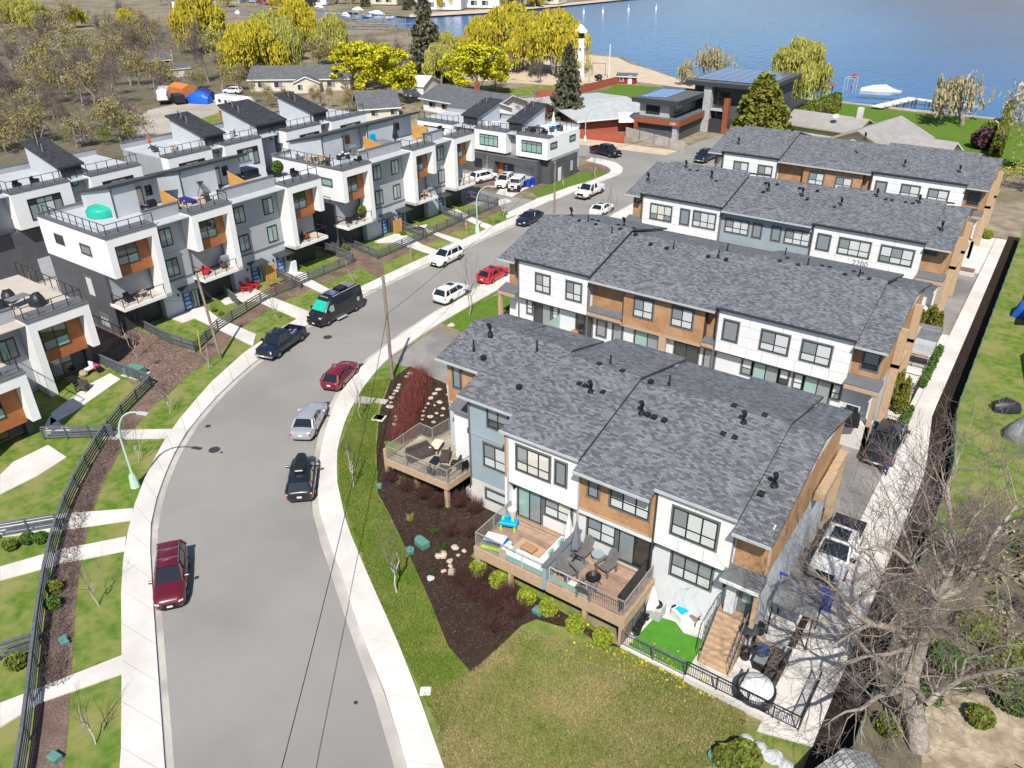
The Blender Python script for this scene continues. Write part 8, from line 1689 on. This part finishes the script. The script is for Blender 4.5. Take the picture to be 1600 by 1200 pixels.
q = T_('patio_bench','grey covered garden bench by the swim spa','bench',-6.6,72.3,.04); bx(q,'seat','fabric_tan',-1.0,1.0,-.35,.35,.1,.5,bev=.05); bx(q,'base','vinyl_black',-1.1,1.1,-.9,-.4,.05,.35)
q = T_('raised_planter','concrete planter box with three shrubs near the top of the walkway','planter',-6.3,97.3,0); bx(q,'box','concrete',-1.0,1.0,-.8,.8,0,.45); bx(q,'soil','mulch_pale',-.9,.9,-.7,.7,.45,.47)
# left yards
for x,y,s,lb in ((212,585,1.2,'large green transformer box in the bark yard at left'),): 
    p = G(x,y); q = T_('utility_box',lb,'utility box',p.x,p.y,0,12,None); bx(q,'box','teal_box',-.8,.8,-.55,.55,0,.75,bev=.04); bx(q,'pad','concrete',-1,1,-.75,.75,-.02,.06)
def ubox(x,y,s,lb,m='teal_box',rnd=False):
    p = G(x,y); q = T_('utility_box',lb,'utility box',p.x,p.y,0,rl.uniform(-20,20),'small green utility boxes'); mb = MB()
    (mb.lathe([(s,0),(s,.25),(s*.9,.3)],14) if rnd else mb.bbox(-s,s,-s*.7,s*.7,0,s*1.1,.03)); part('lid',mb,m,q)
for x,y,s,lb,rnd in ((101,1005,.3,'small teal utility box by the lower left fence, upper one',0),(87,1187,.3,'small teal utility box by the lower left fence, bottom one',0),(660,853,.42,'teal utility box in the mulch, square one of three',0),(655,846,.28,'teal round utility lid in the mulch above the square box',1),(641,863,.28,'grey teal round utility lid in the mulch left of the square box',1),(841,958,.3,'teal utility box between two lime shrubs',0),(1113,1184,.25,'round teal utility lid at the bottom edge of the lawn',1),(1128,1197,.35,'teal utility box at the bottom edge of the lawn',0),(593,762,.2,'small pale round lid at the mulch edge near the tall young tree',1)): ubox(x,y,s,lb,rnd=bool(rnd))
def pad(label,x,y,w_,d,m,rz=0): p = G(x,y); mb = MB(); mb.box(-w_/2,w_/2,-d/2,d/2,0,.08); solo('utility_slab',mb,m,label,'slab',(p.x,p.y,.0),R(rz))
pad('flat pale concrete utility slab under the white-barked young tree',568,626,1.7,1.0,'concrete_old',20); pad('small flat concrete slab at the mulch edge beside the boulders',596,628,1.0,.7,'concrete_old',20); pad('white-framed dark grate lying at the mulch edge',592,654,1.0,.9,'concrete',20); pad('dark inner grate on the white-framed slab',592,653,.8,.7,'trim_dark',20) ; pad('small white spotted sign board lying on the front lawn',665,1081,.55,.5,'white_panel',35)
lounge('red slatted garden chair on the left yard patio, larger front one',*G(399,452).to_2d(),.1,120,'red_plastic','red garden chairs'); lounge('red slatted garden chair on the left yard patio behind the larger one',*G(388,457).to_2d(),.1,120,'red_plastic','red garden chairs')
q = T_('raised_bed','terracotta raised planter box behind the slat fence','planter',*G(438,449).to_2d(),0,88); 
for k in range(2): bx(q,'box','terracotta',-1.3+1.35*k,-.02+1.35*k,-.5,.5,0,.5,bev=.03); bx(q,'soil','mulch',-1.2+1.35*k,-.12+1.35*k,-.4,.4,.45,.505)
q = T_('storage_cabinet','white upright storage box by the blue door behind the van','cabinet',*G(458,425).to_2d(),.1,0); bx(q,'body','fabric_white',-.4,.4,-.35,.35,0,1.3,bev=.06)
def lean(label,x,y,rz): 
    p = G(x,y); q = T_('wood_screen',label,'screen',p.x,p.y,0,rz,'freestanding wood screens')
    for k in range(8): bx(q,'slat','screen_wood',-.03,.03,-.7,.7,.05+.22*k,.05+.22*k+.2)
    for y_ in (-.6,.6): bx(q,'post','screen_wood',.03,.1,y_-.05,y_+.05,0,1.85)
lean('yellow wood screen standing by the blue doors behind the raised planter',425,438,-5); lean('yellow wood screen standing by the blue doors of the second block',622,364,-5)
table('dark patio table under the covered patio at left',*G(118,604).to_2d(),.1,1.4,.8,.7,'plastic_black'); chair('dark round wicker chair on the lower left patio',*G(130,612).to_2d(),.1,30,'wicker',None,True,.8); q = T_('pouf','woven tan pouf on the covered patio','pouf',*G(132,588).to_2d(),.1); m = MB(); m.lathe([(.3,0),(.38,.2),(.3,.42)],12); part('body',m,'wicker_tan',q,True)
q = T_('play_stroller','pink toy stroller on the covered patio','toy',*G(152,580).to_2d(),.1); bx(q,'body','pink',-.3,.3,-.2,.2,.2,.6,bev=.05); bx(q,'frame','plastic_black',.3,.6,-.2,.2,0,.5); chair('white chair on the covered patio',*G(141,583).to_2d(),.1,10,'fabric_white',None,False,.5)
for k in range(2): q = T_('recycling_bin','royal blue wheeled bin, one of the pair by the off-roader','bin',*G(826+7*k,292-3*k).to_2d(),.03,15,'blue wheeled bins'); bx(q,'body','bin_blue',-.32,.32,-.38,.38,.08,1.0,bev=.04); bx(q,'lid','bin_blue',-.34,.34,-.42,.40,1.0,1.09,bev=.03)
# roof decks
def on(B,x,y,z): return B.matrix_basis@Vector((x,y,z))
RZ = R(90)+AW
p = on(L1,4.1,7.6,9.95); q = thing('covered_tub','bright green tarpaulin over an octagonal tub on the near roof deck','tarp',p,RZ); m = MB(); m.lathe([(1.42,0),(1.46,.62),(1.30,.85),(.5,.95)],9); part('tarp',m,'tarp_teal',q,50)
def rdeck(B,f,name,label,x,y,*a,**k): pass
def rt(B,label,x,y,**k): p = on(B,x,y,9.95); return table(label,p.x,p.y,p.z,1.6,.9,.72,'wicker',None,rl.uniform(70,110),**k)
def rc(B,label,x,y,rz,m='wicker',group='chairs on the roof decks'): p = on(B,x,y,9.95); return chair(label,p.x,p.y,p.z,rz,m,group,True,.6)
p = on(L1,6.2,6.6,9.95); chair('thin black metal chair beside the green covered tub',p.x,p.y,p.z,60,'plastic_black',None,False,.5); p = on(L1,7.6,4.6,9.95); bbq('black barbecue by the deck door right of the green covered tub',p.x,p.y,p.z,90)
p = on(L1,11.2,4.4,9.95); mb = MB(); mb.bbox(-.6,.6,-1.0,1.0,0,.42,.08); solo('day_bed',mb,'fabric_navy','navy blue day bed on the second roof deck','day bed',p,RZ)
for k,(x,y,rz) in enumerate(((9.8,2.0,120),(11.4,2.0,60),(12.6,3.2,10))): rc(L1,('tan chair at the railing of the second roof, left','tan chair at the railing of the second roof, middle','dark chair at the railing of the second roof, right')[k],x,y,rz,('fabric_tan','wicker_tan','wicker')[k])
p = on(L1,13.7,5.2,9.95); q = thing('telescope_mount','black tripod with dish on the second roof deck','tripod',p,0); m = MB(); 
for k in range(3): a = k*2.09; m.tube([(math.cos(a)*.5,math.sin(a)*.5,0),(0,0,1.3)],.03,5)
part('legs',m,'plastic_black',q); m = MB(); m.lathe([(.05,1.2),(.35,1.4),(.38,1.45)],12); part('dish',m,'plastic_black',q)
p = on(L1,18.4,5.4,9.95); bbq('black covered grill by the third roof screen',p.x,p.y,p.z,90); p = on(L1,21.0,7.5,9.95); mb = MB(); mb.bbox(-1.05,1.05,-1.05,1.05,0,.95,.05); solo('hot_tub',mb,'vinyl_black','square dark hot tub on the third roof deck','hot tub',p,RZ); 
for k,(x,y,rz) in enumerate(((22.6,5.0,0),(23.6,6.4,200),(24.2,3.0,90))): rc(L1,('black chair by the hot tub, near','black chair by the hot tub, far','black lounge chair at the corner of the third roof')[k],x,y,rz,'plastic_black')
p = on(L1,23.2,4.6,9.95); pot('round green shrub in a dark pot on the third roof deck',p.x,p.y,p.z,.4,.6,'plastic_black',LGR); p = on(L1,22.2,2.2,9.95); table('white low table at the railing of the third roof',p.x,p.y,p.z,1.4,.8,.35,'plastic_black','fabric_white',90)
p = on(L1,19.3,4.2,9.95); table('tan low table by the third roof screen',p.x,p.y,p.z,1.3,.8,.5,'wicker_tan',None,90)
p = on(L2,1.9,6.0,9.95); table('round-ish tan dining table on the near corner roof of the second block',p.x,p.y,p.z,1.5,1.1,.74,'wicker_tan',None,30)
for k in range(6): a = k*1.047; p = on(L2,1.9+1.15*math.cos(a),6.0+1.0*math.sin(a),9.95); chair('tan wicker dining chair around the roof dining table',p.x,p.y,p.z,math.degrees(RZ+a)-90,'wicker_tan','dining chairs on the second block roof',True,.5)
p = on(L2,4.6,4.8,9.95); q = thing('lounge_pile','dark covered lounge set with white cushions by the light stair block','furniture',p,RZ); 
for x,y in ((-.5,-.2),(.4,.3),(.1,-.6)): bx(q,'seat','vinyl_black',x-.35,x+.35,y-.3,y+.3,0,.55,bev=.06); bx(q,'cushion','fabric_white',x-.12,x+.12,y-.12,y+.12,.55,.7,bev=.04)
for k,(x,y,lb) in enumerate(((.9,3.6,'dark lounge chair on the near railing side of the dining roof'),(2.6,2.0,'blue grey lounge chair at the front railing of the dining roof'),(.8,8.0,'grey sun lounger at the left railing of the dining roof'),(4.0,1.5,'dark sling chair at the right front railing of the dining roof'))): rc(L2,lb,x,y,90*k,('wicker','siding_blue','fabric_grey','plastic_black')[k])
p = on(L2,6.7,5.0,9.95); bbq('grey grill by the deck door of the dining roof',p.x,p.y,p.z,90,'tarp_grey'); p = on(L2,11.4,4.6,9.95); mb = MB(); mb.bbox(-.9,.9,-.9,.9,0,.9,.15); solo('covered_table',mb,'tarp_grey','pale grey covered round table on the middle roof of the second block','covered table',p,RZ); p = on(L2,13.6,4.4,9.95); closed_umbrella('closed dark parasol beside the pale covered table on the second block',p.x,p.y,p.z,'vinyl_black',2.8,.42)
p = on(L2,10.2,5.0,9.95); mb = MB(); mb.bbox(-.25,.25,-.25,.25,0,1.9,.05); solo('water_heater','' and mb or mb,'toy_blue','upright bright blue covered thing at the stair block of the second block','cover',p,RZ); p = on(L2,18.6,3.4,9.95); pot('tall potted conifer by the wood screen of the second block',p.x,p.y,p.z,.3,.5,'plastic_black',CONE); 
for k,(x,y,lb) in enumerate(((20.6,2.0,'white chair at the end roof of the second block'),(22.2,4.0,'dark swivel chair at the end roof of the second block'),(20.2,6.5,'blue chair by the wall at the end roof of the second block'))): rc(L2,lb,x,y,70*k,('fabric_white','plastic_black','fabric_navy')[k])
# left edge roof
for k,(x,y,s) in enumerate(((.2,4.6,1.0),(1.6,6.2,.95),(2.6,3.4,1.0))): p = on(U1,x,y,6.6); lump('covered_chair','black plastic covered chair on the left edge roof, '+('left','back','right')[k],'cover',[(-.6*s,.8,.5),(-.2*s,1.1,1.2),(.3*s,1.0,1.0),(.6*s,.8,.4)],'vinyl_black',(p.x,p.y),RZ+k,'covered chairs on the left edge roof',p.z)
p = on(U1,1.7,4.7,6.6); table('blue grey covered table amid the black covered chairs',p.x,p.y,p.z,1.7,1.0,.75,'vinyl_black','tarp_grey',100); 
for x,y in ((-2.6,4.0),(-2.4,6.4)): p = on(U1,x,y,6.6); mb = MB(); mb.bbox(-.7,.7,-.35,.35,0,.35,.05); solo('lounger_cushion',mb,'fabric_navy','navy lounger cushion at the left edge of the roof','lounger',p,RZ,'navy loungers on the left edge roof')
# rear rows
MA = (bpy.data.objects['flat_roofed_townhouses.002'],bpy.data.objects['flat_roofed_townhouses.003'],bpy.data.objects['flat_roofed_townhouses.004'])
p = on(MA[0],1.6,4.0,9.95); q = thing('spa_tub','round inflatable tub with bright blue water on the rear roof','hot tub',p,RZ); m = MB(); m.lathe([(1.0,0),(1.1,.35),(1.0,.7),(.8,.7)],20); part('tub',m,'tarp_grey',q,40); m = MB(); m.lathe([(.8,.5),(.79,.66)],20); part('water_surface',m,'toy_royal',q)
for k,(i,x,y,m,lb) in enumerate(((0,9.0,2.0,'plastic_black','dark pot at the railing of the rear roof with white box'),(0,11.0,2.2,'plastic_black','second dark pot at the railing of the rear roof with white box'),(1,1.5,5.0,'wicker','dark chair on the rear roof near the red umbrella'),(1,3.0,3.0,'fabric_tan','tan chair on the rear roof near the railing'),(1,10.0,4.0,'wicker','dark wicker chair on the fourth rear roof'),(1,11.4,3.0,'fabric_white','white round chair on the fourth rear roof'),(1,12.6,4.2,'wicker','second dark wicker chair on the fourth rear roof'),(2,2.0,3.0,'plastic_black','black chair on the farthest rear roof'))): p = on(MA[i],x,y,9.95); chair(lb,p.x,p.y,p.z,RZ*57.3+40*k,m,'chairs on the rear roofs')
p = on(MA[1],2.4,7.5,9.95); closed_umbrella('closed rust red parasol on the rear roof',p.x,p.y,p.z,'terracotta',2.0,.3)
def roofset(x,y): return on(K,x,y,7.0)
p = roofset(22.6,3.2); table('dark long dining table on the end block roof',p.x,p.y,p.z,2.2,1.0,.75,'plastic_black',None,0)
for k,(x,y) in enumerate(((21.6,2.2),(22.6,2.0),(23.6,2.2),(24.6,4.2),(24.4,2.6),(21.8,4.4),(25.2,5.6),(24.2,6.6))): p = roofset(x,y); chair('dark chair among the furniture crowding the end block roof',p.x,p.y,p.z,45*k,('wicker','plastic_black','fabric_grey')[k%3],'chairs on the end block roof')
p = roofset(24.2,5.2); closed_umbrella('closed white parasol on the end block roof',p.x,p.y,p.z,'fabric_white',2.9,.35); p = roofset(23.6,6.2); mb = MB(); mb.bbox(-.5,.5,-.4,.4,0,.5,.05); solo('cushion_box',mb,'toy_cyan','turquoise cushion seat on the end block roof','seat',p); p = roofset(14.8,3.0); table('white topped table on the middle roof of the end block',p.x,p.y,p.z,1.6,.9,.75,'plastic_black','fabric_white',10); p = roofset(13.5,2.4); pot('white round planter on the middle roof of the end block',p.x,p.y,p.z,.35,.8,'fabric_white')
# balconies
for k,(B,x,lb) in enumerate(((L1,2.6,'round tan table on the first balcony below the green tub'),(L1,22.4,'small dark table on the third balcony'),(L2,2.6,'dark patio table on the first balcony of the second block'),(L2,14.0,'tan table on the second balcony of the second block'))): p = on(B,x,1.1,3.42); table(lb,p.x,p.y,p.z,.8,.8,.6,('wicker_tan','plastic_black','plastic_black','wicker_tan')[k])
for k,(B,x,lb,m) in enumerate(((L1,1.2,'dark chair on the first balcony below the green tub','plastic_black'),(L1,9.8,'red chair on the second balcony','red_plastic'),(L1,11.9,'dark chair on the second balcony','wicker'),(L1,23.0,'red-brown chair on the third balcony','terracotta'),(L2,1.2,'dark chair on the first balcony of the second block','plastic_black'),(L2,14.9,'tan chair on the second balcony of the second block','wicker_tan'))): p = on(B,x,1.1,3.42); chair(lb,p.x,p.y,p.z,90+30*k,m,'chairs on the balconies',True,.55)
p = on(L1,12.4,1.5,3.42); bbq('grey covered grill on the second balcony',p.x,p.y,p.z,90,'tarp_grey'); p = on(L2,3.7,1.4,3.42); pot('leafy potted shrub on the first balcony of the second block',p.x,p.y,p.z,.35,.5,'plastic_black',GRN)
# clutter before the second terrace, wall numbers and sign
q = T_('folded_parasol','rust and white folded parasol on the second terrace patio','parasol',-32.6,54.6,2.12,30); m = MB(); m.loft([[(0,-.1,.3),(0,.1,.3),(0,0,.5)],[(.8,-.4,.4),(.8,.4,.4),(.8,0,.9)],[(1.1,-.05,.5),(1.1,.05,.5),(1.1,0,.6)]]); part('canopy',m,'terracotta',q)
def sign(txt, parent, loc, rot, size, m):
    c = bpy.data.curves.new('number_plate','FONT'); c.body = txt; c.size = size; c.extrude = .012; c.align_x = 'CENTER'; t = bpy.data.objects.new('t', c); C.objects.link(t)
    me = bpy.data.meshes.new_from_object(t.evaluated_get(bpy.context.evaluated_depsgraph_get())); bpy.data.objects.remove(t); me.materials.clear(); me.materials.append(MT[m]); o = obj('house_number', me, parent, loc); o.rotation_euler = rot; return o
sign('2200', bpy.data.objects['gabled_terrace.001'], (-14.2,-.325,4.85), (R(90),0,0), .75, 'trim_grey'); sign('2450', SH, (7.6,-.52,3.0), (R(90),0,0), .6, 'plate')
# person bending at the pickup tailgate
def person():
    P = thing('person','person in a navy top and jeans bending over the tailgate of the black pickup','person',(G(1381,742).x,G(1381,742).y,0),0)
    me = bpy.data.meshes.new('body'); V = [(0,0,.92),(0,.10,1.18),(0,.28,1.36),(0,.40,1.44),(0,.47,1.50),(0,.56,1.55),(0,.55,1.70),(-.11,-.02,.86),(-.13,.05,.48),(-.13,-.02,.07),(-.13,.13,.03),(.11,-.02,.86),(.13,-.06,.48),(.14,-.16,.07),(.14,-.01,.03),(-.20,.32,1.38),(-.26,.50,1.18),(-.20,.72,1.14),(-.19,.82,1.14),(.20,.32,1.38),(.27,.50,1.18),(.20,.72,1.16),(.19,.82,1.16)]
    E = [(0,1),(1,2),(2,3),(3,4),(4,5),(5,6),(0,7),(7,8),(8,9),(9,10),(0,11),(11,12),(12,13),(13,14),(2,15),(15,16),(16,17),(17,18),(2,19),(19,20),(20,21),(21,22)]
    rad = [.15,.15,.165,.09,.065,.095,.085,.115,.075,.05,.045,.115,.075,.05,.045,.075,.055,.042,.04,.075,.055,.042,.04]
    me.from_pydata(V,E,[]); o = obj('body',me,P); sk = o.modifiers.new('skin','SKIN'); o.modifiers.new('sub','SUBSURF').levels = 2; o.modifiers['sub'].render_levels = 2
    for i,r in enumerate(rad): d = me.skin_vertices[0].data[i]; d.radius = (r,r); d.use_root = i == 0
    dg = bpy.context.evaluated_depsgraph_get(); m2 = bpy.data.meshes.new_from_object(o.evaluated_get(dg)); o.modifiers.clear(); o.data = m2; m2.materials.clear()
    for m in ('coat_navy','jeans','skin','plastic_black'): m2.materials.append(MT[m])
    for f in m2.polygons:
        c = f.center; f.material_index = 2 if (c.z > 1.47 and c.y > .42 and abs(c.x) < .12) or c.y > .68 else (3 if c.z < .11 else (1 if c.z < .95 else 0)); f.use_smooth = True
    h = MB(); h.lathe([(.02,1.80),(.075,1.78),(.098,1.70),(.095,1.62),(.06,1.58)],12,(0,.535,0)); part('hair',h,'hair',P,60)
person()
